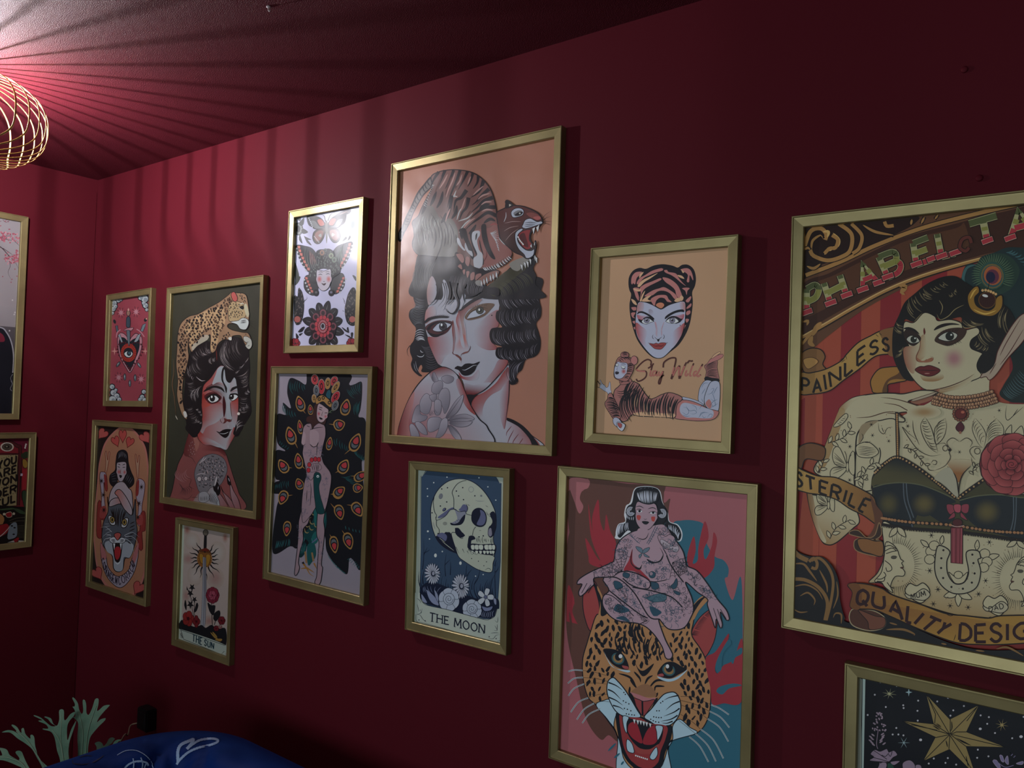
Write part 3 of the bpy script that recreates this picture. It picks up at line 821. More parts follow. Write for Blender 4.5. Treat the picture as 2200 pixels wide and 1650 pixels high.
A.soft('#a86a62', SK, '700,380 740,330 790,330 810,400 820,520 840,600 800,620 720,640 690,600 720,500', 800, 480)
A.p((DR, '#9c8482', 745, 240, 800, 330), '740,250 790,215 880,160 960,140 900,200 830,240 790,320 800,460 780,440 752,330')
A.p((RD, SK, 740, 330, 770, 330), '745,260 760,330 785,480 800,580 770,560 742,420 720,330')
A.p(('#7a3c36', SK, 690, 470, 740, 470), '690,330 712,420 716,520 705,600 690,620 694,520 684,420')
# nose
A.s('#5a3030', 7, '690,615 700,640 730,645 765,668', '765,660 770,640 800,622 835,612 850,580 848,560', '690,615 690,630 705,645', t='b')
A.p('#6a3c38', '712,640 760,662 772,690 762,700 748,676 720,656'); A.p('#7a4a44', '775,640 800,622 838,612 825,625 800,634')
A.s('#b89a98', 5, '765,690 768,720', t='b')
# left eye
A.p('#4a2a2e', '440,400 470,365 540,335 620,330 690,345 680,380 640,440 580,470 520,475 470,440')
A.p(K, '455,410 480,375 540,345 620,340 672,368 650,382 600,350 550,355 500,385 470,420')
A.p(W, '510,415 545,370 600,350 660,362 672,372 640,400 600,425 550,432')
A.e('#3c3a40', 603, 388, 34, 36, line=K, lw=6); A.e(K, 603, 388, 17); A.e('#d8dce0', 590, 372, 9, 13)
A.s(K, 9, '505,420 550,435 600,430 650,402 680,370', '510,415 545,368 600,347 655,355 685,372', t='b')
A.s(K, 6, '470,400 500,375', '462,425 498,400', '480,375 520,360', '510,352 540,350', '548,340 560,345', '520,400 540,375', '585,338 590,346', t='s')
A.p(K, '458,432 500,450 560,458 620,436 560,480 500,478')
A.p(K, '432,345 470,310 540,292 610,290 655,300 640,310 560,312 490,328 436,362')
A.fan(K, 4, '450,330 520,300 600,290 650,300', '470,300 545,282 620,278 665,295', 12, 0, 'e')
# right eye
A.p('#6c5648', '800,300 850,235 930,190 1010,175 1070,185 1040,230 980,290 900,320 830,330')
A.p(W, '820,315 850,270 900,240 960,235 990,250 960,280 900,300 850,310')
A.e('#4a4c44', 938, 240, 34, 33, line=K, lw=5); A.e(K, 940, 240, 15); A.e('#d8dcd8', 932, 234, 8, 12)
A.s('#3a2e26', 7, '820,318 860,312 920,300 985,265', '822,312 850,262 900,232 960,215 1010,225', t='b')
A.fan('#3a3026', 4, '860,240 920,205 1000,200', '850,215 915,178 1020,180', 9, 0, 'e')
A.p(K, '752,238 800,190 870,140 960,105 1010,110 960,128 890,160 820,205 765,245')
A.dots(K, '1046,286', 6)
# lips
A.p(K, '706,768 735,745 770,752 800,728 840,722 880,725 938,706 910,745 890,790 850,825 800,835 770,820 745,785')
A.s('#b8bcc6', 6, '775,778 800,784 840,765 880,742 915,738', t='b')
# jaw line
A.s(K, 9, '1148,780 1060,885 980,962 900,1005 825,1015', t='b')
A.p(K, '815,1012 900,1008 930,1000 890,1030 860,1080 862,1130 850,1110')
# near shoulder with a peony tattoo
A.p((RD, SK, 210, 1290, 520, 1060), '185,1420 205,1290 270,1100 350,950 450,835 540,772 610,756 690,790 750,860 800,975 850,1100 930,1225 1010,1310 1010,1480 185,1480', line=K, lw=10)
A.p((DR, SP, 195, 1290, 330, 1300), '185,1420 205,1290 270,1100 340,980 330,1100 290,1250 300,1400')
A.p(('#7a3a38', SK, 600, 760, 610, 860), '480,820 540,775 610,758 690,790 740,850 700,870 600,840 520,880')
A.p((RD, SK, 800, 1000, 720, 1030), '750,862 800,975 850,1100 900,1190 840,1150 780,1060 720,900')
A.p(SP, '600,1370 700,1380 760,1480 560,1480')
GR, GD, GL = '#75707a', '#57525c', '#9a949e'
for q in ('590,850 640,830 700,850 690,890 640,905 600,880', '520,900 590,880 600,940 560,1000 500,980', '590,960 640,950 665,1000 660,1100 620,1180 600,1120 560,1040',
          '440,1000 480,1010 500,1080 470,1180 400,1160 395,1070', '480,1020 540,1000 545,1050 510,1070', '530,1060 580,1060 590,1130 570,1190 530,1180',
          '320,1250 350,1130 390,1100 400,1180 460,1200 440,1240 360,1260', '470,1230 560,1210 610,1260 540,1330 470,1340', '350,1270 380,1250 440,1300 460,1370 400,1350',
          '590,1240 640,1220 645,1300 600,1380 540,1400 560,1340', '300,1290 340,1280 390,1380 330,1420'):
    A.p((GL, GR, *[float(v) for v in q.split()[0].split(',')], *[float(v) for v in q.split()[3].split(',')]), q, line=GD, lw=4)
for q in ('630,1220 680,1120 740,1040 790,1010 770,1100 720,1180', '650,1240 720,1195 820,1185 890,1225 820,1250 720,1255', '660,1265 740,1300 830,1290 870,1250 800,1250 700,1250', '650,1290 700,1300 760,1380 770,1440 700,1390', '500,850 520,800 545,840 560,880 520,890'):
    A.p((GD, GL, *[float(v) for v in q.split()[0].split(',')], *[float(v) for v in q.split()[2].split(',')]), q, line=GD, lw=4)
A.s('#48444c', 4, '640,1215 700,1130 780,1020', '660,1245 760,1220 880,1226', '665,1270 750,1370', t='b')
A.fan(GD, 4, '480,1180 500,1150 540,1140', '490,1200 520,1190 560,1170', 6, 0.2)
# right hair, waves
A.at(810, 610, 4.231)
A.p(K, '1098,-60 1480,-60 1496,60 1480,150 1496,220 1490,300 1450,360 1472,440 1490,520 1480,610 1440,660 1370,682 1345,705 1320,780 1282,812 1268,850 1280,880 1250,915 1208,905 1202,800 1195,700 1112,682 1080,640 1092,580 1140,572 1052,540 1025,470 1040,410 1092,396 1140,392 1085,320 1090,250 1122,230 1104,130')
for a, b, n in (('1160,60 1300,40 1470,20', '1180,220 1340,190 1470,150', 17), ('1130,250 1300,240 1480,220', '1150,380 1330,360 1470,320', 16), ('1060,430 1280,430 1450,400', '1100,550 1300,530 1470,500', 19), ('1110,590 1280,600 1470,540', '1140,680 1300,690 1450,640', 16), ('1200,720 1290,720 1340,700', '1200,880 1250,860 1290,800', 9)):
    A.fan('#6a6670', 4, a, b, n, 0.18, 'b', 0.12, 3)
    A.fan('#b4b0bc', 3, a, b, max(3, n//3), 0.18, 'b', 0.2, 5, (0.45, 1))
A.s(K, 6, '1268,850 1282,870 1275,905 1240,915', '1320,700 1345,720', t='b')
# ---- the tiger
FRINGE = 1
A.at(810, 250, 4.343)
A.p('#2a2a2c', '345,1690 352,1480 362,1380 395,1280 500,1230 740,1250 800,1400 900,1500 1010,1560 1010,1690')   # crown of hair
A.p('#232226', '1000,1700 1020,1600 1150,1500 1260,1400 1350,1360 1465,1290 1492,1350 1462,1420 1490,1490 1480,1560 1530,1620 1545,1700')
A.p('#3c3a2a', '1040,1600 1200,1450 1300,1400 1400,1330 1440,1330 1400,1420 1300,1500 1180,1600 1100,1680')
A.fan('#5a5a44', 4, '1100,1600 1220,1520 1380,1460', '1180,1690 1320,1640 1470,1560', 18, -0.15)
A.fan('#6a6c6a', 4, '370,1400 450,1350 560,1360', '360,1640 430,1600 520,1560', 14, 0.12)
A.fan('#6c6870', 4, '700,1480 800,1500 980,1580', '690,1640 800,1650 960,1680', 14, 0.1)
A.p(K, '505,560 430,640 370,720 320,830 270,930 238,1010 203,1075 196,1140 205,1168 228,1165 252,1100 300,1010 345,900 392,810 440,735 525,640')
A.p('#6d6662', '505,580 440,650 382,730 330,840 282,940 250,1020 245,1080 295,1000 338,895 384,805 432,725 515,640')
A.fan(K, 9, '480,590 380,720 300,890 245,1010', '505,640 400,790 330,900 285,1020', 13, 0.2, 'b')
A.p('#6f6a6a', '210,1080 240,1055 232,1130 215,1150')
BR, BP = '#7c5049', '#b08880'
A.p((BR, '#5e5450', 850, 700, 480, 1100), '510,565 580,520 690,500 800,505 900,530 990,590 1060,680 1100,790 1120,900 1130,1000 1160,1100 1230,1220 1262,1300 1200,1380 1100,1412 990,1435 900,1410 780,1340 740,1290 600,1310 450,1295 390,1292 345,1240 335,1180 350,1120 345,1050 335,985 390,930 420,860 470,760 520,660', line=K, lw=9)
A.p(('#6a6862', '#5c5650', 560, 1250, 420, 900), '350,985 400,930 440,860 520,840 600,960 700,960 760,1080 740,1290 600,1310 450,1295 390,1292 345,1240 340,1180 355,1120 348,1050')
A.s(K, 30, '580,520 530,600 500,680', '640,505 600,600 560,690', '720,503 690,580 640,680', '780,505 740,620 690,740 660,860', '850,515 810,600 760,690', '900,530 880,600 850,660', '950,560 940,620 900,680', t='e')
A.s(K, 38, '1000,600 960,700 880,760', '1050,680 980,740 930,800 890,830', '1085,760 1000,790 940,850 880,900', '1110,850 1020,850 950,890 870,960', '1120,930 1040,900 960,950 880,1010 830,1060', '840,690 790,760 740,790 720,900', '700,740 690,830 670,930 640,980', '860,760 840,850 800,900 770,980', t='e')
A.s(K, 30, '620,700 600,790 560,860', '560,700 530,780 500,840', '750,830 740,900 700,960', '930,1010 900,1060 860,1100', '1060,820 1000,830 960,870', '1110,980 1060,960 1000,1000', '820,1000 790,1080 800,1150', '470,780 450,850 420,920', '650,900 630,960 600,1000', t='b')
A.s('#54332e', 18, '610,560 575,640 545,720', '700,560 670,650 640,740', '770,580 735,680', '1040,740 980,770 930,830', '880,880 850,930 820,970', t='b')
A.s(BP, 14, '665,540 630,610 585,680', '735,525 710,600 670,690 650,760', '800,540 780,600 745,650', '880,560 850,640', '1000,650 940,700 900,740', '1060,720 990,740 945,780', '1080,800 1020,800 975,830', '1090,880 1030,870 980,890', '740,700 730,740 760,760', '690,860 660,930 645,985', '830,760 800,850 770,900', '920,950 860,990 800,1060', t='b')
A.s('#b0b2b0', 12, '745,690 730,730 720,750 760,745', '880,960 830,1000 790,1050 770,1090', '900,900 850,950 760,980', '790,860 770,900 750,970', t='b')
A.fan('#a8aaa6', 6, '520,640 490,720 440,830', '545,640 500,730 470,850', 13, 0.1, 'e')
A.fan('#3e403e', 7, '410,940 480,930 570,930', '420,1060 500,1070 570,1050', 6, 0.1, 'b', 0.2)
A.fan('#999c94', 5, '425,950 500,940 590,945', '445,1060 510,1080 600,1040', 6, 0.12, 'b', 0.2)
A.fan('#8f928a', 5, '380,1000 520,900 700,1000', '400,1270 560,1290 720,1260', 16, 0.1, 'b', 0.3, 4, (0.1, 0.6))
A.fan('#2c2a2a', 11, '380,1000 520,900 700,1000', '390,1270 560,1290 720,1270', 12, -0.15, 'b', 0.3, 9, (0.2, 0.9))
# shoulder and forelegs
A.p('#8d5a54', '900,1080 1000,1050 1060,1040 1120,1000 1190,1050 1230,1180 1262,1290 1180,1330 1080,1400 1000,1410 940,1300 900,1180')
A.p(K, '770,1060 830,1050 860,1150 900,1250 910,1330 880,1320 840,1200 800,1120'); A.p(K, '870,1080 910,1060 900,1160 940,1260 1000,1330 990,1390 930,1290 890,1200')
A.p(K, '980,1020 1020,1010 1030,1100 1060,1220 1110,1330 1070,1320 1020,1240 985,1130'); A.p('#b4b6bc', '900,1080 960,1070 965,1110 940,1160 960,1250 990,1290 985,1400 920,1420 905,1330 940,1290 905,1200 890,1140')
A.p('#b4b6bc', '770,1140 800,1210 830,1250 810,1250 760,1190 750,1140'); A.p('#a8aab0', '830,1180 860,1250 890,1260 900,1310 860,1280 825,1230')
A.p(K, '925,1110 940,1090 938,1130 925,1160'); A.s(K, 12, '960,1150 975,1230 1000,1300', t='b'); A.s(DR, 10, '1020,1250 1030,1300 1000,1360', t='b')
A.fan('#c0c0c4', 7, '1062,1090 1080,1120 1110,1160 1140,1250', '1120,1060 1140,1110 1145,1200 1150,1270', 13, 0.05, 'e')
A.p(K, '740,1270 800,1300 870,1380 960,1420 1060,1420 1130,1440 1060,1500 960,1540 880,1520 800,1470 750,1400 730,1330')
for q in ('745,1290 800,1290 820,1340 800,1370', '840,1310 875,1330 860,1400 830,1370', '760,1400 790,1380 800,1430', '805,1440 830,1430 820,1480', '840,1450 870,1450 850,1510', '880,1470 915,1455 910,1520 880,1530', '930,1480 980,1470 960,1540 925,1530'):
    A.p('#946a64', q)
A.p('#8a6258', '930,1540 1000,1480 1100,1440 1145,1450 1120,1500 1060,1540 980,1580 930,1570', line=K, lw=7)
A.p('#8d8a86', '925,1540 965,1530 990,1560 970,1590 930,1570')
for x, y in ((975, 1560), (1000, 1545), (1025, 1530), (1060, 1510), (1085, 1500), (1115, 1480)): A.p('#c8c8ca', [(x, y-35), (x+14, y-10), (x+16, y+38), (x-4, y+6)], 0, K, 4)
A.fan(K, 16, '1000,1415 1130,1380 1240,1310', '1030,1440 1150,1415 1270,1330', 12, 0, 'b')
A.fan('#c6c6ca', 9, '995,1410 1120,1375 1235,1300', '1030,1440 1150,1415 1270,1330', 13, 0.1, 'b')
A.p('#8a867e', '1240,1380 1300,1340 1400,1310 1440,1330 1380,1380 1330,1440 1290,1440 1260,1420')
for x, y in ((1350, 1400), (1380, 1380), (1405, 1370), (1430, 1345), (1470, 1310), (1485, 1330)): A.p('#cfd0d0', [(x-10, y-22), (x+16, y-8), (x+14, y+46), (x-2, y+10)], 0, K, 4)
# head
HD = '#59312e'
A.p((HD, '#3a2a28', 1300, 900, 1300, 1250), '1125,900 1210,850 1205,800 1225,785 1280,830 1350,838 1420,860 1500,900 1535,940 1550,985 1520,1030 1480,1050 1440,1100 1440,1160 1470,1200 1485,1160 1492,1200 1475,1290 1440,1325 1400,1330 1360,1300 1290,1270 1220,1210 1160,1150 1140,1050 1130,980', line=K, lw=9)
A.p(K, '1205,860 1208,800 1225,783 1285,830 1260,850'); A.p('#c0b8a8', '1240,820 1262,830 1240,845', 0)
A.p('#7e4640', '1400,910 1450,900 1510,920 1530,950 1480,960 1440,945'); A.p('#a85c58', '1470,940 1525,935 1535,960 1500,970 1470,955')
A.p(W, '1258,900 1290,865 1340,858 1375,880 1370,920 1330,940 1275,945', line=K, lw=6)
A.p('#77787c', '1280,905 1320,880 1360,885 1350,925 1300,935'); A.p(K, '1290,925 1330,895 1370,895 1355,920 1320,930'); A.e('#b8b8b0', 1340, 908, 8)
A.p(W, '1370,1010 1390,970 1440,955 1500,985 1540,980 1552,1000 1500,1020 1440,1040 1390,1050 1360,1035', line=K, lw=6)
A.s(K, 6, '1380,1000 1440,990 1500,1000', '1378,1018 1440,1008 1490,1012', '1380,1035 1430,1025 1470,1022', t='b')
A.s(K, 4, '1545,960 1580,920 1632,885', '1550,970 1600,945 1640,935', '1550,985 1600,980 1640,985', '1550,992 1590,1005 1630,1020', t='e')
A.p('#84282a', '1330,1100 1370,1070 1440,1060 1430,1110 1430,1160 1460,1200 1440,1235 1400,1245 1350,1200 1325,1150', line=K, lw=6)
A.p('#4e1a1e', '1340,1110 1380,1090 1400,1140 1420,1220 1380,1210 1345,1160')
A.p(W, '1300,1090 1350,1050 1370,1060 1325,1105 1320,1160 1350,1210 1400,1250 1450,1255 1475,1240 1470,1290 1440,1320 1400,1325 1380,1290 1330,1240 1300,1170', line=K, lw=6)
for q in ('1455,1050 1485,1035 1470,1105', '1490,1040 1525,1010 1510,1085', '1470,1195 1485,1160 1482,1215', '1435,1215 1450,1190 1455,1230'): A.p('#d4d4d4', q, 0, K, 4)
for x, y in ((1325, 1130), (1335, 1150), (1345, 1165), (1358, 1180), (1370, 1195)): A.e('#d4d4d4', x, y, 7, 11, -30, 8)
A.s('#b4b4b8', 8, '1210,895 1210,940 1190,990', '1140,1130 1170,1170 1205,1205', t='b'); A.s('#b49894', 4, '1190,1075 1250,1040 1330,1025', '1205,1165 1260,1100 1330,1050', '1195,1000 1270,985 1350,985', t='b')
A.s('#9a4a48', 16, '1060,1020 1100,1005 1135,1015', t='b')
# fringe over the forehead
A.at(810, 610, 4.231)
A.p(('#a4827e', SK, 460, 60, 540, 60), '470,190 456,80 478,-30 505,-70 535,-20 545,60 530,130 500,175')
A.p(SK, '560,190 604,110 596,0 612,-40 640,0 655,70 640,150 606,236'); A.p(SK, '742,205 776,110 792,40 812,60 800,150 764,232')
A.s(K, 9, '470,150 500,170 540,130 556,60 540,0', '480,190 520,185 560,130 575,40', '560,205 610,140 622,60 600,-20', '585,220 630,160 640,60 622,-10', t='s')
A.s(K, 26, '690,-10 700,80 690,150 650,190', t='e'); A.s(K, 38, '720,-10 712,80 745,170 730,235 690,272 645,250 628,222', t='e')
A.s(K, 30, '650,-20 672,70 668,130 630,190', t='e'); A.s(K, 22, '810,0 790,60 795,140 808,170', t='e')
A.s('#8c9098', 4, '700,30 705,90 740,180 726,228', '520,0 545,70 528,140', t='b')
A.p(K, '800,60 900,20 1000,30 1110,40 1108,110 1000,80 960,70 900,108 830,118')
A.fan('#6a6870', 4, '830,0 920,0 1000,10', '830,100 900,100 960,80', 10, 0.1)
# ---- Stay Wild
A = G['stay'].at(1240, 490, 5.946)
SK, PK, CR, RD2 = '#a3a5b6', '#a86d68', '#c09a78', '#9c4a48'
A.p(K, '655,720 665,620 720,540 800,508 880,520 980,478 1100,462 1220,480 1285,505 1340,470 1420,470 1490,530 1518,640 1505,740 1470,820 1478,940 1465,1080 1440,1220 1390,1350 1300,1490 1180,1590 1100,1650 1000,1665 900,1600 780,1450 720,1300 680,1130 668,980 690,850 670,800')
# hood markings
for c, q in ((PK, '690,700 700,620 750,565 830,560 800,600 760,640 740,720 715,700 705,720'), (CR, '800,590 850,560 820,610 795,640'), (PK, '870,600 960,545 1080,512 1095,540 1000,570 930,600 850,640 780,720 760,700 800,640'),
             (CR, '770,740 830,670 930,620 1030,575 940,640 860,690 800,750'), (PK, '800,770 860,720 960,680 1060,640 1075,660 1000,700 920,740 850,790 800,900 815,830'), (CR, '800,930 830,850 870,800 840,880 820,940'),
             (PK, '1110,540 1150,535 1165,560 1260,580 1300,640 1350,700 1390,740 1330,700 1260,640 1200,600 1130,570'), (CR, '1280,600 1340,610 1370,650 1310,630'), (PK, '1090,632 1160,640 1230,680 1290,740 1330,830 1350,900 1320,920 1270,860 1250,790 1200,740 1130,690'),
             (CR, '1330,860 1360,890 1340,930 1300,915'), (PK, '1320,530 1400,512 1450,540 1480,620 1480,670 1440,600 1430,690 1400,680 1415,600 1370,560'), (CR, '1330,530 1370,560 1350,575'),
             (PK, '1340,770 1400,760 1440,770 1410,800 1400,855 1380,800'), (PK, '860,870 960,800 1050,770 1110,755 1180,790 1260,850 1290,930 1240,900 1180,830 1100,800 1030,810 960,860'), (CR, '830,935 880,880 950,860 900,910 960,935'),
             (PK, '940,910 1000,870 1060,855 1140,860 1170,910 1210,945 1150,940 1120,900 1060,890 1010,930 990,1000 960,960'), (CR, '1240,930 1290,890 1320,930 1280,945'), ('#b47458', '1005,985 1040,955 1090,955 1115,985 1080,1025 1040,1015'),
             (PK, '715,770 760,760 800,775 770,800 790,880 785,930 750,880 735,830'), (CR, '720,770 780,785 815,780 800,810 740,800'), (CR, '690,905 740,930 765,985 720,965'), (PK, '690,1015 750,1010 765,1040 720,1055'), (PK, '690,1085 745,1080 720,1130 742,1150 705,1140'),
             (PK, '1385,930 1450,870 1455,900 1420,950'), (PK, '1395,1020 1455,960 1455,1000 1410,1030'), (PK, '1390,1075 1440,1050 1445,1090 1400,1115'), (PK, '1380,1160 1430,1165 1400,1210'), (PK, '705,1195 740,1185 735,1225'), (PK, '1370,1245 1390,1240 1365,1290'), (PK, '720,1270 745,1262 740,1300')):
    A.p(c, q)
# face
A.p(SK, '780,955 860,945 960,980 1050,1030 1090,1032 1170,985 1260,955 1350,935 1385,965 1385,1100 1370,1250 1330,1380 1250,1500 1160,1600 1090,1655 1010,1660 930,1610 830,1490 760,1360 745,1200 755,1080', line=K, lw=8)
A.p(('#a0706c', SK, 790, 990, 880, 1000), '785,965 850,955 850,1040 810,1090 765,1060')
A.p(('#a0706c', SK, 1380, 990, 1300, 1000), '1300,950 1350,942 1380,970 1378,1060 1330,1040')
A.p((RD2, SK, 770, 1330, 900, 1330), '752,1210 830,1260 880,1300 895,1360 870,1430 890,1520 830,1480 768,1360')
A.p((RD2, SK, 1360, 1330, 1220, 1350), '1372,1210 1320,1250 1250,1300 1215,1360 1220,1430 1200,1540 1260,1490 1330,1375 1362,1270')
A.p(('#8c8494', SK, 940, 1050, 980, 1100), '915,1040 965,1050 975,1110 930,1140')
A.p(('#a0525a', SK, 820, 1150, 850, 1110), '765,1110 830,1120 900,1120 960,1140 900,1150 800,1180'); A.p(('#a0525a', SK, 1330, 1150, 1290, 1100), '1370,1100 1300,1110 1200,1120 1140,1150 1240,1150 1340,1180')
for fl in (0, 1):
    X = (lambda x, y: (x, y)) if not fl else None
A.p(K, '765,1105 780,1072 830,1062 900,1090 960,1130 988,1160 975,1170 920,1130 850,1092 800,1085')
A.p(K, '1125,1165 1130,1130 1200,1080 1290,1045 1360,1042 1368,1075 1330,1070 1260,1085 1190,1120')
A.p(K, '780,1160 830,1175 850,1150 900,1130 960,1150 985,1195 960,1190 900,1150 850,1175 830,1210 860,1230 800,1200')
A.p('#c2c6d0', '825,1195 860,1155 910,1148 950,1175 975,1195 940,1205 890,1228 850,1220', line=K, lw=5)
A.p(K, '1130,1195 1160,1150 1210,1125 1270,1130 1330,1160 1350,1150 1320,1200 1250,1225 1300,1190 1260,1150 1200,1145')
A.p('#c2c6d0', '1135,1195 1165,1165 1210,1145 1260,1155 1300,1190 1250,1218 1190,1215', line=K, lw=5)
for x in (890, 1216): A.e('#7a7688', x, 1180, 36, 34, line=K, lw=4); A.e(K, x, 1177, 15); A.e('#e0e0e4', x-6, 1168, 6)
A.s('#8a4a54', 5, '990,1205 1010,1290 1005,1360', '1110,1205 1085,1290 1085,1360', t='b')
A.p(('#a8848e', SK, 1000, 1300, 1050, 1300), '990,1200 1010,1210 1030,1300 1020,1390 1005,1350 1008,1280')
A.p(('#a8848e', SK, 1095, 1300, 1050, 1300), '1115,1200 1100,1220 1070,1300 1080,1380 1088,1350 1088,1280')
A.s(K, 7, '975,1360 963,1385 970,1410 985,1418', '1100,1355 1115,1380 1108,1410 1095,1412', '985,1385 1010,1410 1035,1425 1065,1405 1090,1385', t='b')
A.p(K, '1022,1425 1055,1422 1038,1455')
A.s(K, 6, '905,1465 930,1475', '1160,1460 1135,1475', t='b')
A.p('#8f3f3e', '920,1472 980,1480 1010,1468 1040,1478 1070,1465 1140,1470 1115,1510 1080,1545 1040,1550 990,1540 950,1505', line=K, lw=5)
A.p('#6a2a2c', '940,1482 1000,1502 1040,1495 1080,1500 1125,1478 1080,1515 1040,1512 1000,1515')
A.dots(K, '1318,1242', 6)
# lettering, brush script
A.at(1240, 740, 5.946)
SC1, SC2 = '#4a2622', '#a8635a'
def brushword(c, w):
    A.s(c, w, '940,270 945,215 905,192 850,215 790,270 755,320 800,340 880,345 880,410 830,455 775,470 755,440', '905,305 960,270 975,240', '965,255 945,330 930,395 955,400', '1010,345 980,340 960,380 975,400 1005,375 1020,340 1010,395 1030,398', '1050,345 1040,390 1065,395 1095,345', '1100,340 1075,440 1055,505 1040,490 1060,430 1110,390',
        '1100,295 1110,230 1180,180 1240,170 1262,190 1240,300 1200,440', '1205,445 1260,330 1310,270', '1310,270 1300,360 1305,440', '1310,435 1350,330 1385,250 1400,230', '1400,330 1380,390 1400,400 1420,370', '1450,215 1480,210', '1410,240 1430,210 1450,212', '1490,240 1450,340 1440,400 1460,395', '1530,345 1500,350 1485,390 1500,405 1530,370', '1605,250 1560,330 1530,390 1545,410 1580,385')
brushword(SC1, 20)
for q in ('755,320 800,340 870,345', '945,330 930,395 955,400', '1010,345 980,340 960,380 975,400 1005,375 1020,340 1010,395 1030,398', '1050,345 1040,390 1065,395 1095,345', '1240,290 1215,380', '1225,400 1260,330 1300,285', '1308,290 1300,360 1302,400', '1325,400 1350,330 1375,275', '1400,330 1380,390 1400,400 1420,370', '1480,270 1450,340 1440,400 1460,395', '1530,345 1500,350 1485,390 1500,405 1530,370', '1590,280 1560,330 1530,390 1545,410 1575,390'):
    A.s(SC2, 17, q)
# reclining figure
LG = '#9fa2b2'
A.p(LG, '255,455 290,510 285,550 250,540 300,560 340,590 380,610 400,640 440,610 430,580 425,490 412,480 395,540 370,550 350,520 320,500 300,455 290,460 310,520', line=K, lw=4)
A.s(K, 4, '250,455 300,530', '250,550 290,545', '320,490 345,530', t='b')
A.p(PK, '1625,270 1660,245 1710,180 1800,135 1860,125 1860,160 1800,200 1740,230 1690,280 1650,300', line=K, lw=5)
A.p(CR, '1715,185 1740,140 1800,100 1830,92 1830,110 1770,150', line=K, lw=4)
BD = '#94625c'
A.p(BD, '1625,280 1700,240 1790,210 1790,290 1800,360 1805,450 1650,430 1650,350 1640,310', line=K, lw=5)
A.fan(K, 8, '1640,290 1650,360 1650,420', '1790,220 1795,320 1800,440', 11, -0.12)
A.p(K, '1640,410 1720,425 1812,440 1812,480 1720,470 1630,460')
A.p(LG, '1640,460 1720,470 1690,520 1650,600 1625,700 1620,775 1555,730 1550,640 1575,540', line=K, lw=6)
A.p(LG, '1712,478 1812,478 1828,600 1820,740 1800,850 1700,840 1640,780 1625,700 1650,600', line=K, lw=7)
A.p(PK, '1645,740 1690,700 1720,760 1700,820 1650,780')
A.p(LG, '1340,670 1450,690 1560,730 1620,780 1500,740 1360,710', line=K, lw=5)
A.p(PK, '1330,710 1450,720 1560,760 1680,820 1800,850 1810,880 1770,940 1690,970 1540,978 1400,965 1250,940 1260,830 1290,750', line=K, lw=7)
A.p(LG, '1370,745 1500,770 1640,810 1740,850 1730,930 1640,945 1500,935 1390,930 1320,870 1320,790')
for q in ('1340,860 1400,900 1430,860 1400,810 1350,800', '1390,780 1420,830 1450,850 1500,840 1530,870 1490,890 1440,880', '1460,770 1520,800 1530,850', '1560,830 1600,780 1650,800', '1550,940 1600,880 1650,870 1690,880', '1570,930 1580,880 1640,860', '1660,940 1700,890 1730,900 1700,950', '1350,900 1400,920 1450,910', '1600,900 1620,940 1650,920', '1590,560 1620,500 1680,490', '1590,640 1640,560', '1660,640 1720,620 1750,560 1700,580', '1700,690 1760,720 1720,600', '1740,640 1780,560 1800,540', '1690,790 1740,730 1800,700', '1700,810 1760,780 1800,750', '1720,760 1740,800', '1760,720 1770,790', '1590,690 1610,740'):
    A.s('#3e5a74', 5, q, t='b')
A.p(BD, '475,600 530,540 560,510 640,480 700,470 780,500 830,570 880,640 935,695 1000,680 1080,640 1180,615 1280,640 1345,680 1330,720 1290,750 1265,830 1250,935 1120,930 900,920 790,915 700,900 640,970 580,985 545,940 560,890 500,850 470,760', line=K, lw=9)
A.p(CR, '720,880 900,860 1100,880 1240,880 1245,930 1100,928 900,915 780,910')
A.fan(K, 22, '660,480 780,520 880,650 1000,690 1180,630 1320,690', '600,700 720,850 860,910 960,915 1140,925 1245,930', 24, 0.10, 'b', 0.15, 7)
A.fan(CR, 7, '800,560 900,680 1050,680 1250,680', '740,880 900,905 1060,915 1230,920', 11, 0.12, 'b', 0.3, 4, (0.5, 1))
A.fan(K, 14, '640,600 720,560 800,600', '590,960 680,920 760,860', 9, 0.2, 'b', 0.15, 3)
A.fan(K, 10, '500,580 520,660 580,720', '640,520 640,600 650,680', 6, 0.3, 'b')
A.p(BD, '545,440 640,420 700,460 660,500 560,510', line=K, lw=5); A.fan(K, 10, '545,450 548,480 560,505', '670,430 680,470 680,495', 5, -0.25)
A.p(BD, '400,640 440,620 480,700 530,800 560,880 560,940 480,960 420,880 365,790 360,740 390,700', line=K, lw=7)
A.fan(K, 12, '400,680 365,760 400,860 460,940', '470,690 540,810 550,860 560,930', 14, -0.15)
A.s(K, 7, '480,700 470,780 520,880', t='b')
A.p(LG, '465,950 500,930 540,950 580,1000 600,1020 560,1080 520,1060 470,1010', line=K, lw=6)
A.p('#b0b2ba', '520,990 600,1010 620,1040 580,1108 520,1060', 1, K, 6); A.p(RD2, '525,1000 580,1020 565,1070 530,1040', line=K, lw=4)
A.p(BD, '480,420 476,330 490,250 530,170 600,150 680,170 725,240 725,320 690,400 640,470 550,460', line=K, lw=7)
A.e(BD, 612, 135, 52, 42, line=K, lw=6); A.e(PK, 732, 205, 45, 58, line=K, lw=6)
A.fan(K, 9, '520,200 560,170 620,160', '560,230 640,200 690,210', 6, -0.2); A.fan(K, 12, '640,260 640,340 600,440', '725,250 720,330 650,450', 9, -0.15); A.fan(K, 8, '575,120 590,150', '650,110 650,150', 4, -0.2)
A.p(SK, '485,290 520,220 560,230 640,240 650,300 630,370 580,430 530,440 490,420 478,350', line=K, lw=5)
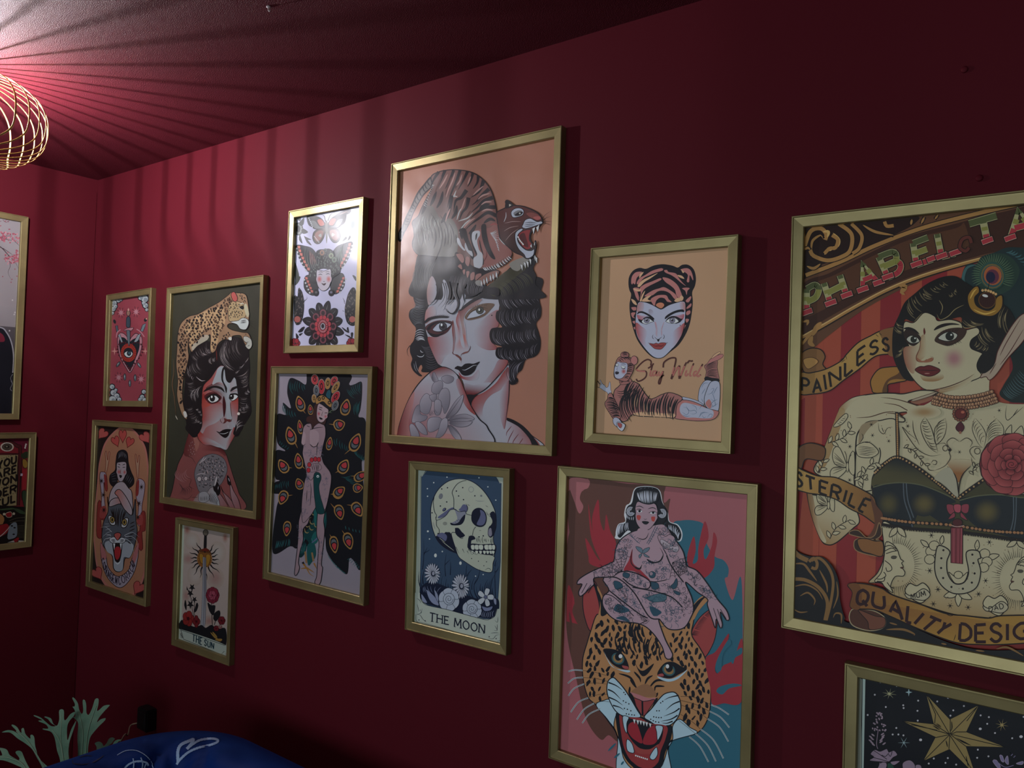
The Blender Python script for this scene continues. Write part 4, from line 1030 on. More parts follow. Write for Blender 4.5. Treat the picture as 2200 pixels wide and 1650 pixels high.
A.se(RD2, SK, 600, 345, 40, 42); A.p('#c2c6d0', '500,250 530,250 530,275 500,275', line=K, lw=4); A.p('#c2c6d0', '565,275 600,275 625,290 590,310', line=K, lw=4)
A.s(K, 7, '490,275 510,280 530,275', '565,300 600,312 625,300', '560,255 600,248 635,262', '495,240 525,232', t='b'); A.s(K, 4, '525,285 512,325 530,335', t='b')
A.p('#26242c', '492,350 515,345 540,355 535,375 510,385 492,375')
# ---- woman on a leopard head
A = G['leo'].at(1170, 990, 4.681)
TL, BN, FL = '#2f5f70', '#5a3b34', '#8f2f38'
SKN, INK, BLU = '#a0848e', '#1a1b22', '#a3bcd6'
A.p(BN, '200,330 240,180 300,150 445,190 440,260 400,290 360,330 355,400 390,460 355,530 310,440 290,330 250,220 230,500 270,950 220,1000 220,1690 320,2200 420,2600 560,2800 640,2760 800,2700 800,1200 1190,350 1150,250 830,230 440,180')
A.p(BN, '440,190 830,235 950,260 1180,270 1200,420 1260,380 1250,470 1180,900 700,1300 400,1500 230,1500 220,900 300,560 350,540 400,450 355,380 400,290')
A.p('#9a5f62', '245,190 440,190 440,270 380,300 355,380 390,460 352,530 310,440')
A.p(TL, '1290,640 1380,600 1500,600 1600,640 1600,760 1700,950 1800,1000 1850,1080 1840,1170 1810,1190 1890,1400 1980,1200 1990,2300 1960,3300 1230,3300 1200,2800 1400,2000 1250,1400 1300,900')
A.p(FL, '440,430 480,700 480,560 540,390 560,600 600,700 620,540 660,700 720,830 720,1000 760,1100 480,1050 440,950 410,780 460,850 520,960 560,1000 500,870 460,720')
A.p(FL, '840,1010 1000,1120 1050,1200 1000,1230 900,1150 800,1100')
A.p(FL, '1440,1040 1440,930 1500,760 1520,900 1490,1030 1540,1000 1550,850 1610,610 1650,760 1600,900 1620,990 1680,860 1700,720 1735,800 1710,950 1700,1080 1600,1180 1500,1120')
A.p(FL, '220,1700 235,1260 300,1400 280,1520 340,1640 300,1400 400,1640 450,1700 480,1900 420,2000 400,2200 320,2100 230,1800')
# leopard head, its ears
A.at(1170, 1310, 4.681)
A.p('#93403f', '385,-120 420,-220 500,-290 560,-130 570,80 470,220 400,60', line=INK, lw=8); A.p(INK, '560,-160 575,70 480,210 540,60 545,-60 490,-280')
A.p('#93403f', '1480,240 1560,80 1690,-20 1740,-10 1735,160 1700,330 1610,480 1560,400', line=INK, lw=8)
A.fan(INK, 7, '1480,250 1560,110 1660,10', '1545,260 1610,130 1690,40', 22, 0, 'e')
OR = '#a47750'
A.p(OR, '520,60 580,40 900,-20 1480,-20 1500,100 1480,250 1560,380 1620,500 1665,700 1672,900 1640,1100 1530,1240 1280,1310 1235,1420 1240,1700 760,1700 740,1300 640,1120 520,960 440,880 390,700 385,500 430,330 470,200', line=INK, lw=10)
A.p(OR, '530,-240 600,-100 640,20 540,90 560,-60'); A.p(INK, '480,-280 550,-170 600,-40 640,-30 640,30 570,60 560,-80'); A.p(OR, '1700,-170 1560,-120 1440,40 1420,140 1500,100 1560,0'); A.p(INK, '1700,-180 1600,-110 1520,0 1430,150 1440,60 1540,-90')
A.p(BLU, '520,960 600,910 670,905 760,1000 720,1060 700,1180 760,1330 800,1500 900,1610 1050,1650 1180,1560 1240,1400 1290,1300 1290,1170 1360,1100 1460,1180 1530,1240 1280,1320 1245,1420 1240,1700 760,1700 735,1280 640,1110', line=INK, lw=8)
# spots
HEADP = '530,120 600,60 900,110 1010,160 1220,350 1250,400 1300,220 1450,130 1480,280 1560,420 1620,540 1650,760 1640,960 1600,1100 1520,1180 1400,1080 1390,900 1330,820 1420,640 1300,500 1160,480 1000,560 860,520 740,390 600,390 560,430 640,560 740,640 640,700 620,880 520,900 430,800 410,600 420,420 470,260'
A.spots(INK, HEADP, 70, 36, 17, 11, 0.26, 95, 40)
A.fan(INK, 24, '860,140 930,130 1000,150', '900,280 940,320 1060,300', 5, 0.15, 'b', 0.2); A.fan(INK, 18, '700,260 830,250 960,290 1110,300 1200,330', '760,430 860,430 1000,470 1090,480 1180,480', 11, 0.12, 'b', 0.25, 5)
A.p(INK, '900,510 945,590 1000,610 1100,540 1050,630 1000,668 960,640'); A.s(INK, 22, '900,620 960,690 965,730', '745,640 860,680 920,770', '860,700 930,790', '1090,660 1040,690 1010,750', '1270,720 1130,710 1050,790', '1210,770 1120,770 1110,820', '860,770 850,850', '1140,830 1120,880', t='b')
A.p('#8a6348', '960,760 1060,760 1120,870 870,850')
# eyes
for P1, P2, P3, cx, cy in (('590,405 660,390 760,420 820,490 850,590 800,600 720,570 660,520', '600,420 650,520 720,590 860,610 840,630 740,600 660,550', '780,560 840,570 845,595 800,590', 740, 490), ('1140,660 1160,590 1220,530 1300,525 1380,570 1430,600 1350,650 1260,690', '1135,670 1250,695 1340,670 1440,600 1350,690 1260,722 1180,705', '1145,650 1190,640 1200,668 1150,668', 1250, 605)):
    A.p(INK, P1); A.p(BLU, P2); A.e('#35585e', cx, cy, 72, 62, 30, line=INK, lw=10); A.e('#8a6c46', cx, cy, 52, 42, 30); A.e(INK, cx+6, cy-22, 36, 44, 10); A.p('#9a4a48', P3)
A.e('#d8e0e8', 766, 466, 19, 21); A.e('#d8e0e8', 1238, 568, 17, 21)
# muzzle
A.p('#a86d72', '860,830 940,850 1040,885 1120,885 1110,920 1040,920 990,915 930,890'); A.p('#8d3f40', '880,880 960,905 990,920 1040,915 1110,905 1060,990 1010,1060 980,1060 930,980 900,930', line=INK, lw=7)
A.s(INK, 18, '985,915 988,1060', t=''); A.p(INK, '860,830 900,880 930,980 970,1070 900,980 850,880'); A.p(INK, '1120,890 1080,980 1010,1070 1060,1030 1140,900')
A.p(BLU, '640,720 690,680 740,720 800,790 860,880 930,1000 970,1070 920,1085 800,1070 720,1020 660,920 630,820', line=INK, lw=10)
A.p(BLU, '1005,1075 1080,990 1160,890 1220,840 1310,830 1360,900 1370,1000 1330,1100 1250,1165 1140,1165 1060,1120', line=INK, lw=10)
A.s(INK, 15, '645,730 720,760 790,810', '640,800 700,830 770,900', '650,880 720,910 790,960', '690,960 760,980 800,1010', '1350,860 1260,880 1200,910', '1360,920 1290,950 1220,1010', '1360,990 1300,1030 1200,1070', '1340,1060 1270,1100 1170,1120', '1290,1120 1230,1140 1180,1135', t='e')
A.dots(INK, '800,830 815,850 795,915 820,930 850,945 805,990 835,1000 870,1015 825,1045 850,1050 880,1055 905,1058 1170,935 1190,920 1130,1015 1155,1015 1100,1075 1125,1080 1150,1083 1175,1083 1070,1100 1095,1115 1120,1125 1150,1130', 7)
# mouth
A.p(INK, '720,1040 800,1075 920,1090 985,1075 1060,1125 1150,1170 1280,1165 1270,1300 1210,1450 1190,1560 1100,1640 960,1620 850,1540 780,1420 740,1250')
A.p('#8c3638', '755,1060 800,1080 960,1085 1060,1140 1230,1170 1220,1290 1170,1420 1140,1540 1050,1600 950,1580 860,1500 800,1380 770,1220')
A.p(INK, '800,1090 880,1095 1060,1150 1180,1180 1190,1260 1150,1350 1060,1400 960,1390 870,1300 820,1200')
A.p('#8e2a34', '860,1140 920,1130 960,1220 985,1340 900,1300 850,1240 840,1190'); A.p('#8e2a34', '1060,1180 1120,1170 1145,1280 1100,1350 995,1345 1010,1260')
A.p('#93423f', '880,1330 960,1390 1060,1400 1150,1350 1120,1430 1020,1450 930,1430')
for q in ('790,1070 850,1080 830,1140 830,1240 800,1180', '1120,1165 1190,1170 1180,1240 1140,1310 1130,1230', '835,1300 880,1340 905,1420 890,1440 840,1420 825,1360', '1060,1480 1090,1420 1130,1380 1140,1450 1110,1500 1080,1505'): A.p(BLU, q, line=INK, lw=7)
for x, y in ((905, 1120), (940, 1128), (970, 1132), (1000, 1140), (1030, 1148), (1065, 1160)): A.p('#c6d4e2', [(x-15, y-22), (x+15, y-18), (x+2, y+28)], 0, INK, 3)
for k in range(7): A.e('#c6d4e2', 920+19*k, 1465+6*k, 8, 9, n=8)
A.p(INK, '850,1500 960,1580 1080,1590 1150,1530 1120,1610 1000,1640 900,1590')
for q in ('240,620 300,605 385,610', '235,740 300,690 390,680', '240,865 300,790 400,745', '265,1030 340,930 440,885', '325,1105 400,1000 500,940', '380,1140 450,1050 560,995', '1675,955 1760,990 1855,1055', '1660,1020 1770,1080 1860,1185', '1640,1095 1760,1180 1850,1325', '1570,1200 1700,1310 1800,1495', '1520,1245 1640,1360 1725,1525', '1455,1275 1560,1370 1650,1530'):
    A.s('#b9c4d4', 13, q); A.s(INK, 5, q)
A.s(INK, 3, '390,610 500,625 620,660', '390,680 520,690 640,720', '400,750 500,735 620,745', '440,885 550,850 640,850', '500,940 580,920 660,925', '1370,870 1500,880 1670,950', '1370,910 1520,950 1660,1020', '1380,960 1520,1010 1640,1095', '1370,1050 1480,1120 1570,1200', '1350,1110 1440,1180 1520,1245')
A.p(FL, '1620,500 1720,420 1850,240 1830,350 1720,560 1740,640 1800,560 1900,500 1990,300 1990,900 1800,940 1690,950 1672,800'); A.p(TL, '1720,560 1760,450 1850,300 1880,340 1800,440 1780,600 1735,620'); A.p(TL, '1730,820 1770,770 1900,740 1985,760 1860,790 1790,850'); A.p(TL, '1880,520 1930,420 1985,380 1985,440 1920,480 1900,540')
A.s(TL, 20, '640,1420 720,1340', '700,1490 760,1440', '770,1560 800,1520', t='b'); A.s(BN, 22, '250,20 280,180 360,280', '240,330 280,390 330,440', t='b')
# ---- the seated woman
A.at(1170, 990, 4.681)
A.p('#c3c4cc', '900,290 960,258 1080,258 1160,300 1190,420 1240,520 1260,610 1340,640 1385,720 1375,800 1330,810 1240,760 760,790 715,740 740,640 810,610 800,540 820,450 860,420')
A.p(INK, '905,300 960,265 1080,265 1150,300 1185,420 1235,500 1250,610 1335,650 1375,730 1365,790 1330,800 1220,720 930,740 840,700 760,775 725,720 750,640 815,620 830,480 880,420')
SP2 = [('870,720 960,690 1130,640 1220,650 1300,770 1390,900 1420,1010 1440,1060 1540,1110 1650,1250 1740,1390 1830,1500 1860,1590 1830,1600 1770,1520 1790,1650 1770,1680 1730,1590 1720,1680 1690,1600 1640,1450 1640,1390 1540,1320 1420,1220 1480,1370 1500,1480 1480,1560 1400,1680 1250,1690 1150,1590 1210,1780 1270,1900 1290,1950 1270,1990 1220,1980 1180,1860 1080,1720 960,1640 720,1600 600,1480 590,1370 650,1300 590,1200 600,1170 500,1180 500,1240 470,1270 370,1360 345,1320 380,1240 330,1240 350,1190 460,1120 660,1030 700,1000 720,880 770,790')]
for q in SP2: A.p(SKN, q, line=INK, lw=11)
A.p(FL, '885,890 850,1000 800,1100 900,1110 1060,1200 960,1090 890,1020')
A.p(SKN, '915,470 940,410 1010,430 1110,430 1140,500 1145,560 1100,640 1050,690 980,690 930,630 915,560', line=INK, lw=6); A.p(SKN, '950,680 1050,700 1060,770 990,790 930,760')
A.s(INK, 9, '930,770 990,790 1030,770 1050,720', '890,880 870,1000 900,1060 960,1085 985,1040', '1030,990 1100,1025 1170,1005 1195,940 1160,870', '1230,950 1280,1060 1400,1220', '1190,870 1240,960', t='b')
A.p(INK, '1030,985 1100,1015 1160,1000 1190,950 1170,1010 1110,1030 1060,1025'); A.p(INK, '900,1060 960,1075 980,1040 970,1090 930,1090')
A.p(INK, '925,300 1140,300 1140,400 1050,440 940,400'); A.fan('#b9bcc8', 8, '930,320 1000,300 1060,300 1145,320', '960,400 1010,425 1070,425 1125,400', 15, 0.03, 'b'); A.fan('#6a6c78', 4, '940,290 1020,275 1110,285', '980,275 1040,268 1090,272', 4)
for x, y, fl in ((870, 520, 1), (1185, 540, -1)):
    A.e(INK, x, y, 52, 80); 
    for r in (44, 34, 24, 14): A.s('#b9bcc8', 5, [(x+fl*r*math.cos(a)*0.9, y-12+r*math.sin(a)) for a in np.linspace(0.4, 5.2, 9)])
A.fan('#b9bcc8', 7, '740,650 790,620 850,620', '735,760 770,730 860,690', 10, 0.1); A.fan('#b9bcc8', 7, '1250,640 1320,660 1370,730', '1260,690 1320,740 1350,795', 9, 0.1); A.fan('#b9bcc8', 6, '820,560 850,590 900,600', '820,520 850,560 905,560', 6)
A.s(INK, 8, '918,465 960,455 1005,478', '1040,485 1090,470 1130,490', '920,490 960,485 990,515', '1045,525 1090,510 1135,520', t='b'); A.e('#c3c4cc', 960, 508, 26, 12); A.e('#c3c4cc', 1092, 524, 28, 12); A.e(INK, 958, 505, 13); A.e(INK, 1095, 520, 13)
A.s(INK, 5, '1000,580 1015,590 1035,580', t='b'); A.p(INK, '980,610 1015,605 1055,615 1030,640 1000,635'); A.p('#a8443f', '930,550 955,545 972,560 955,600 932,580'); A.p('#a8443f', '1075,565 1095,560 1115,565 1105,610 1080,600')
# crossed legs
A.s(INK, 8, '600,1170 740,1180 900,1320 1050,1560 1150,1590', '650,1300 800,1420 960,1540 1040,1580', '740,1120 840,1110 950,1140 1060,1210 1050,1280 960,1280 860,1240 790,1180', '1060,1210 1130,1215 1230,1195', '890,1270 1100,1310 1280,1370 1390,1470', '740,1120 700,1160', '600,1340 700,1370 900,1560', '960,1640 1040,1600')
A.s(INK, 6, '470,1245 400,1340', '430,1230 375,1330', '480,1260 440,1330', '1700,1480 1740,1600', '1740,1490 1790,1640', '1770,1490 1830,1590', '500,1120 505,1180')
# tattoos
BI = '#2c4858'
def web(cx, cy, r, a0, a1, n=6):
    for k in range(n):
        a = R(a0+(a1-a0)*k/(n-1)); A.s(INK, 4, [(cx, cy), (cx+r*math.cos(a), cy+r*math.sin(a))], sm=0)
    for f in (.3, .5, .7, .9): A.s(INK, 3.5, [(cx+r*f*math.cos(R(a0+(a1-a0)*k/(2*n-2)))*(1 if k % 2 == 0 else .9), cy+r*f*math.sin(R(a0+(a1-a0)*k/(2*n-2)))*(1 if k % 2 == 0 else .9)) for k in range(2*n-1)])
web(780, 1110, 150, 150, 290, 7); web(1290, 1020, 160, -20, 100, 7); web(1440, 1110, 110, 150, 260, 5)
for q in ('920,860 980,880 990,930 940,900', '1060,870 1000,890 990,930 1040,910', '950,950 985,930 960,980', '1000,930 1060,970 1010,960'): A.p('#5c6f7c', q, line=INK, lw=4)
A.p(BI, '700,1210 760,1220 790,1270 720,1290', line=INK, lw=4); A.p(BI, '800,1120 860,1140 840,1180 790,1160', line=INK, lw=4); A.p(BI, '1070,1220 1140,1230 1150,1280 1090,1290', line=INK, lw=4); A.p('#46626e', '1090,1350 1210,1330 1220,1400 1100,1420 1030,1380', line=INK, lw=4); A.p(BI, '740,1440 860,1500 780,1530 700,1500'); A.p(BI, '1060,1460 1180,1520 1100,1560'); A.e(BI, 1085, 1145, 34, line=INK, lw=4); A.e(SKN, 1075, 1135, 16); A.p(BI, '1270,1260 1300,1230 1330,1180 1340,1250 1300,1290', line=INK, lw=4); A.p(BI, '1300,1300 1370,1330 1350,1350 1310,1330', line=INK, lw=4); A.p(BI, '720,1580 800,1560 860,1620 780,1600')
A.p(SKN, '1140,760 1180,740 1220,760 1260,740 1310,770 1310,830 1250,890 1180,850', line=INK, lw=5); A.p('#a89aa2', '1165,800 1190,790 1300,860 1340,850 1355,880 1330,920 1290,900 1190,850', line=INK, lw=4)
A.text(INK, 3.5, 'JESSICA', [(1178, 812), (1300, 872), (1296, 898), (1176, 838)])
def scrib(poly, n, seed, w=4, L=45, c=INK):
    rnd = random.Random(seed); P = pts_of(poly); x0, x1 = min(p[0] for p in P), max(p[0] for p in P); y0, y1 = min(p[1] for p in P), max(p[1] for p in P); k = 0
    while k < n:
        q = (rnd.uniform(x0, x1), rnd.uniform(y0, y1))
        if not inside(q, P): continue
        k += 1; a = rnd.uniform(0, 6.28); b = rnd.choice((-1, 1))*rnd.uniform(.5, 1.6); p = [q]
        for i in range(4): a += b; p.append((p[-1][0]+math.cos(a)*L/3, p[-1][1]+math.sin(a)*L/3))
        A.s(c, w, p, t='b')
scrib('760,800 830,760 860,830 840,950 740,990 720,920', 22, 1); scrib('500,1100 620,1050 640,1130 520,1160', 12, 2); scrib('1130,700 1220,660 1270,740 1150,740', 10, 3); scrib('1470,1120 1560,1150 1550,1260 1480,1180', 14, 4); scrib('1570,1260 1690,1320 1710,1390 1560,1310', 14, 5)
scrib('860,1150 960,1160 1040,1230 960,1270 860,1220', 16, 6, c=BI); scrib('980,1330 1080,1340 1180,1460 1080,1500 960,1420', 22, 7, c=BI); scrib('760,1250 860,1340 880,1420 780,1380 720,1320', 18, 8); scrib('610,1360 700,1400 900,1580 760,1560 640,1480', 30, 9); scrib('1200,1400 1360,1460 1340,1640 1220,1640', 26, 10, c=BI); scrib('1400,1250 1480,1380 1480,1520 1400,1600 1390,1400', 26, 11, 3.5); scrib('1000,990 1200,1020 1300,1130 1200,1170 1100,1080', 16, 12, c=BI); scrib('920,1500 1020,1580 1030,1640 940,1560', 14, 13)
A.s(BI, 5, '850,740 900,780 940,820', '860,730 910,790 960,830', '1120,650 1070,760 1030,830', '1140,660 1085,770 1045,840'); A.fan(BI, 4, '860,740 960,820', '880,720 980,800', 6); A.fan(BI, 4, '1120,670 1040,800', '1150,690 1075,820', 7)

for q, n, sd in (('760,800 830,760 870,830 850,980 720,1000 700,960', 26, 21), ('500,1100 640,1040 700,1020 780,1080 640,1160 520,1170', 22, 22), ('1130,700 1230,660 1300,780 1390,920 1280,960 1200,860', 30, 23), ('1290,980 1400,960 1440,1080 1540,1150 1560,1260 1420,1180', 30, 24), ('1560,1240 1640,1280 1710,1390 1560,1320', 16, 25), ('800,1130 960,1150 1050,1230 1040,1280 880,1240', 26, 26), ('620,1200 740,1190 900,1340 1040,1560 880,1500 700,1340', 46, 27), ('610,1360 720,1380 960,1590 800,1590 640,1500', 30, 28), ('900,1290 1100,1320 1300,1380 1390,1480 1380,1640 1200,1640 1080,1540', 60, 29), ('1060,1220 1230,1200 1380,1240 1480,1400 1480,1520 1400,1460 1280,1360 1080,1300', 44, 30), ('1010,1000 1200,1030 1290,1100 1240,1180 1100,1190 1000,1080', 26, 31)):
    scrib(q, n, sd, 4.5, 52, BI if sd % 2 else '#3c4450')
A.s(INK, 11, '600,1170 740,1180 900,1320 1050,1560 1150,1590', '650,1300 800,1420 960,1540 1040,1580', '740,1120 840,1110 950,1140 1060,1210 1050,1280 960,1280 860,1240 790,1180', '890,1270 1100,1310 1280,1370 1390,1470', '1230,950 1280,1060 1400,1220')
# ---- The Moon
A = G['moon'].at(860, 970, 7.173)
BL, BN_, CM, NV, LV = '#33465c', '#141c30', '#a6ac9c', '#151a2c', '#5a5e7c'
A.p(BL, [(325, 390), (350, 375), (360, 350), (390, 300), (430, 295), (1460, 385), (1490, 400), (1530, 490), (1556, 490), (1545, 1700), (1470, 2760), (1400, 2920), (1200, 2920), (700, 2780), (380, 2680), (300, 2620), (290, 2400), (320, 1400)], 0)
A.s(NV, 4, '318,380 350,365 395,290', '1470,385 1520,470 1556,490', sm=0); A.s('#a8b0a4', 4, '330,372 362,350 410,292', '1480,390 1530,470', sm=0)
A.s(NV, 5, '318,380 318,1500 290,2560', '1558,490 1545,1700 1480,2700', sm=0)
A.dots('#b4bcbc', '720,395 1213,405 516,480 418,573 1350,545 420,690 1472,750 450,1348 648,1540', 11); A.dots('#c0c6c2', '425,1230', 15); A.e('#c8ccc4', 543, 1600, 20, 28)
# skull
A.p(CM, '470,1000 475,850 520,700 600,570 720,470 850,425 990,425 1120,470 1240,560 1340,680 1420,820 1470,960 1478,1150 1440,1290 1440,1400 1475,1500 1450,1600 1440,1690 1400,1850 1370,1860 1200,1820 1040,1700 920,1640 870,1570 700,1490 580,1380 510,1230 480,1100', line=NV, lw=12)
A.p(NV, '545,1310 640,1300 700,1240 770,1250 800,1330 830,1430 870,1560 760,1530 640,1440'); A.p(LV, '560,1290 650,1250 720,1300 700,1380 640,1340'); A.s(CM, 8, '640,1380 740,1460 830,1530', '600,1330 690,1400', t='b')
A.p(CM, '790,1260 850,1250 1060,1300 1040,1440 1060,1500 1190,1560 1440,1610 1430,1720 1400,1860 1200,1820 1000,1700 900,1620 850,1480 810,1360', line=NV, lw=10)
A.p(NV, '845,1180 900,1180 950,1240 1000,1290 940,1330 870,1290'); A.p(NV, '1060,1310 1130,1300 1160,1350 1100,1370 1090,1440 1060,1500 1040,1440')
A.p(CM, '700,1240 780,1235 840,1180 950,1190 980,1270 1040,1300 1110,1280 1150,1180 1100,1130 1000,960 900,1130 800,1130 620,1200')
A.p(NV, '1100,1000 1120,920 1180,875 1250,880 1310,940 1330,1030 1310,1120 1250,1160 1170,1145 1110,1080', line=NV, lw=8); A.p(LV, '1230,900 1290,930 1320,1020 1300,1110 1250,1140 1180,1120 1220,1030 1240,960')
A.p(NV, '1380,960 1430,920 1470,980 1470,1180 1440,1290 1390,1330 1350,1280 1360,1180 1410,1100 1400,1020'); A.p('#7c7a88', '1365,1200 1400,1180 1415,1280 1385,1310 1355,1270')
A.p(CM, '1340,980 1400,1020 1420,1090 1380,1150 1350,1110'); A.s(NV, 8, '1340,980 1400,1010 1430,1060 1430,1180', '1330,920 1345,970 1380,960', t='b')
A.p(LV, '930,870 970,815 1020,830 1035,900 1010,940 940,930 900,900'); A.p(LV, '580,1010 660,950 760,880 820,860 830,890 760,910 700,990 600,1030'); A.p('#7e8290', '840,890 900,930 1010,930 1000,1000 940,1080 800,1130 790,1100 880,1040'); A.p(NV, '940,1030 1000,970 990,1060 930,1130 790,1135 775,1095 830,1115 900,1090')
A.s(NV, 8, '1020,445 950,460 880,500 820,580 800,640 825,720 825,880', '525,700 510,790 530,930 560,980 550,1050 600,1050 700,990 770,900 830,890 920,930 1000,915 1020,960 1100,985', '560,1050 560,1140 600,1200 600,1270', '1165,1160 1130,1210 1115,1290', '820,880 870,900', '850,1200 860,1270 940,1340 970,1330', t='')
A.s(NV, 10, '1010,800 1040,870 1020,940', '545,1000 555,1040', t='b'); A.s(NV, 7, '1210,1220 1250,1215', '1030,810 1080,840', '1310,830 1360,860', '860,1050 900,1080', '890,1040 930,1070', '840,1080 870,1100', t='b')
A.dots(NV, '728,558 640,577 963,557 900,685 975,742 717,778 620,840 1150,683 490,945 585,1265 1215,1315 1280,1300 865,610', 11); A.e('#6e7278', 625, 690, 32, 45, 15); A.e(NV, 680, 895, 34, 22, -40); A.e(LV, 676, 893, 24, 13, -40); A.s('#6e7278', 7, '1155,755 1220,765 1300,762', t='b'); A.e(None, 1092, 585, 38, 42, line='#6e7278', lw=6); A.e('#6e7278', 1248, 683, 16); A.s('#6e7278', 9, '505,1080 525,1160 540,1200', t='b'); A.e('#85897f', 690, 1110, 34, 28)
A.p(NV, '1050,1470 1100,1420 1250,1430 1460,1430 1470,1530 1440,1590 1300,1590 1180,1560 1060,1510')
for k, (x, w_) in enumerate(((1120, 40), (1180, 46), (1245, 50), (1335, 52), (1390, 42), (1440, 34))): A.p('#bcc2b4', [(x-w_*.8, 1450), (x, 1435), (x+w_*.7, 1450), (x+w_*.6, 1510), (x-w_*.5, 1510)], 1, NV, 5)
for x in (1110, 1180, 1240, 1300, 1350, 1400, 1435): A.p('#bcc2b4', [(x-26, 1530), (x+22, 1532), (x+14, 1575), (x-10, 1578)], 1, NV, 5)
A.fan(NV, 8, '1180,1330 1300,1330 1440,1330', '1180,1390 1310,1410 1440,1420', 9, 0.1, 'b', 0.3); A.s(NV, 9, '860,1470 910,1580', '960,1500 990,1570', '1030,1530 1060,1580', '1050,1510 1120,1560 1190,1600', t='e')
A.dots(NV, '1205,1690 1290,1760 1330,1700 1100,1650', 8); A.s(NV, 8, '1300,1830 1350,1800 1385,1810 1400,1840', t='b')
# night garden
A.at(860, 1180, 6.877)
A.e('#c0c6c0', 520, 92, 20, 28); A.e('#c0c6c0', 890, 205, 18, 26); A.dots('#b4bcbc', '622,35 1225,374 1113,398', 10)
A.fan(BN_, 17, '310,200 500,350 700,400 900,420 1100,450 1300,480 1450,300', '320,640 500,640 700,640 900,650 1100,680 1300,700 1440,900', 34, 0.12, 'e', 0.35, 5, (1, 0.1))
A.s(BN_, 13, '330,300 345,150 350,-60 340,-160', '345,90 400,-30', '345,60 420,20 440,0', '670,400 660,240 680,60', '660,230 700,190 740,150', '740,380 745,250 740,180', '1090,520 1150,420 1180,280', '970,420 975,300 985,220', '990,400 1010,350 1060,300', '1410,760 1400,500 1400,280 1440,200', '1400,340 1440,300 1450,250', '1395,250 1420,150', t='e')
def daisy(x, y, rx, ry, n, c='#a4a8b4'):
    for k in range(n):
        a = 2*math.pi*k/n+0.1*math.sin(k*7); r = 0.85+0.25*abs(math.sin(k*3.3)); A.p(c, [(x+rx*.22*math.cos(a-.4), y+ry*.22*math.sin(a-.4)), (x+rx*r*.8*math.cos(a-.12), y+ry*r*.8*math.sin(a-.12)), (x+rx*r*math.cos(a), y+ry*r*math.sin(a)), (x+rx*r*.8*math.cos(a+.12), y+ry*r*.8*math.sin(a+.12)), (x+rx*.22*math.cos(a+.4), y+ry*.22*math.sin(a+.4))], 0, BN_, 5)
    A.e(BN_, x, y, rx*.26, ry*.26); A.e('#8a8e9c', x+4, y-4, rx*.16, ry*.18)
A.p(BN_, '310,560 450,480 700,560 900,640 1100,720 1300,760 1450,740 1440,980 1300,1020 900,940 600,860 380,800 310,720')
daisy(490, 360, 125, 160, 20); daisy(910, 545, 140, 185, 20)
A.p('#7e86a0', '390,600 470,660 540,740 570,830 480,800 420,720', line=BN_, lw=5); A.p('#8088a0', '510,600 560,680 560,780 520,700', line=BN_, lw=5); A.p('#7e86a0', '310,660 350,700 400,790 330,770', line=BN_, lw=5)
def rose(x, y, r, sy=1.0, c='#a2abb8', c2='#6c7690'):
    A.e(c2, x, y, r, r*sy, line=BN_, lw=7)
    for k in range(6):
        a = k*1.05+.4; A.p(c, [(x+r*.35*math.cos(a-.5), y+r*sy*.35*math.sin(a-.5)), (x+r*.95*math.cos(a-.55), y+r*sy*.95*math.sin(a-.55)), (x+r*1.05*math.cos(a), y+r*sy*1.05*math.sin(a)), (x+r*.95*math.cos(a+.55), y+r*sy*.95*math.sin(a+.55)), (x+r*.4*math.cos(a+.4), y+r*sy*.4*math.sin(a+.4))], 1, BN_, 5)
    A.e(c, x, y-r*.08, r*.55, r*sy*.52, line=BN_, lw=6)
    A.s(BN_, 6, [(x+r*f*math.cos(t), y-r*.08+r*sy*f*math.sin(t)) for f, t in zip(np.linspace(.42, .04, 22), np.linspace(0, 11, 22))])
rose(725, 745, 150, 1.12); rose(1065, 890, 140, 1.05)
for k in range(5):
    a = 2*math.pi*k/5-1.3; A.p('#b0b6bc', [(1262, 710), (1262+70*math.cos(a-.5), 710+80*math.sin(a-.5)), (1262+120*math.cos(a-.2), 710+135*math.sin(a-.2)), (1262+125*math.cos(a+.25), 710+135*math.sin(a+.25)), (1262+70*math.cos(a+.5), 710+80*math.sin(a+.5))], 1, BN_, 6)
A.e('#585e78', 1265, 705, 26, 28, line=BN_, lw=4); A.p('#6e7694', '1210,840 1290,860 1370,840 1340,900 1250,910', line=BN_, lw=5); A.p('#8088a0', '1380,720 1420,740 1420,820 1390,800', line=BN_, lw=5)
A.fan('#8088a0', 8, '1210,900 1300,920 1400,900', '1220,1000 1300,1010 1390,1000', 7, 0.2); A.fan('#6c7690', 7, '340,560 400,540 640,560', '350,640 450,640 560,640', 7, 0.1)
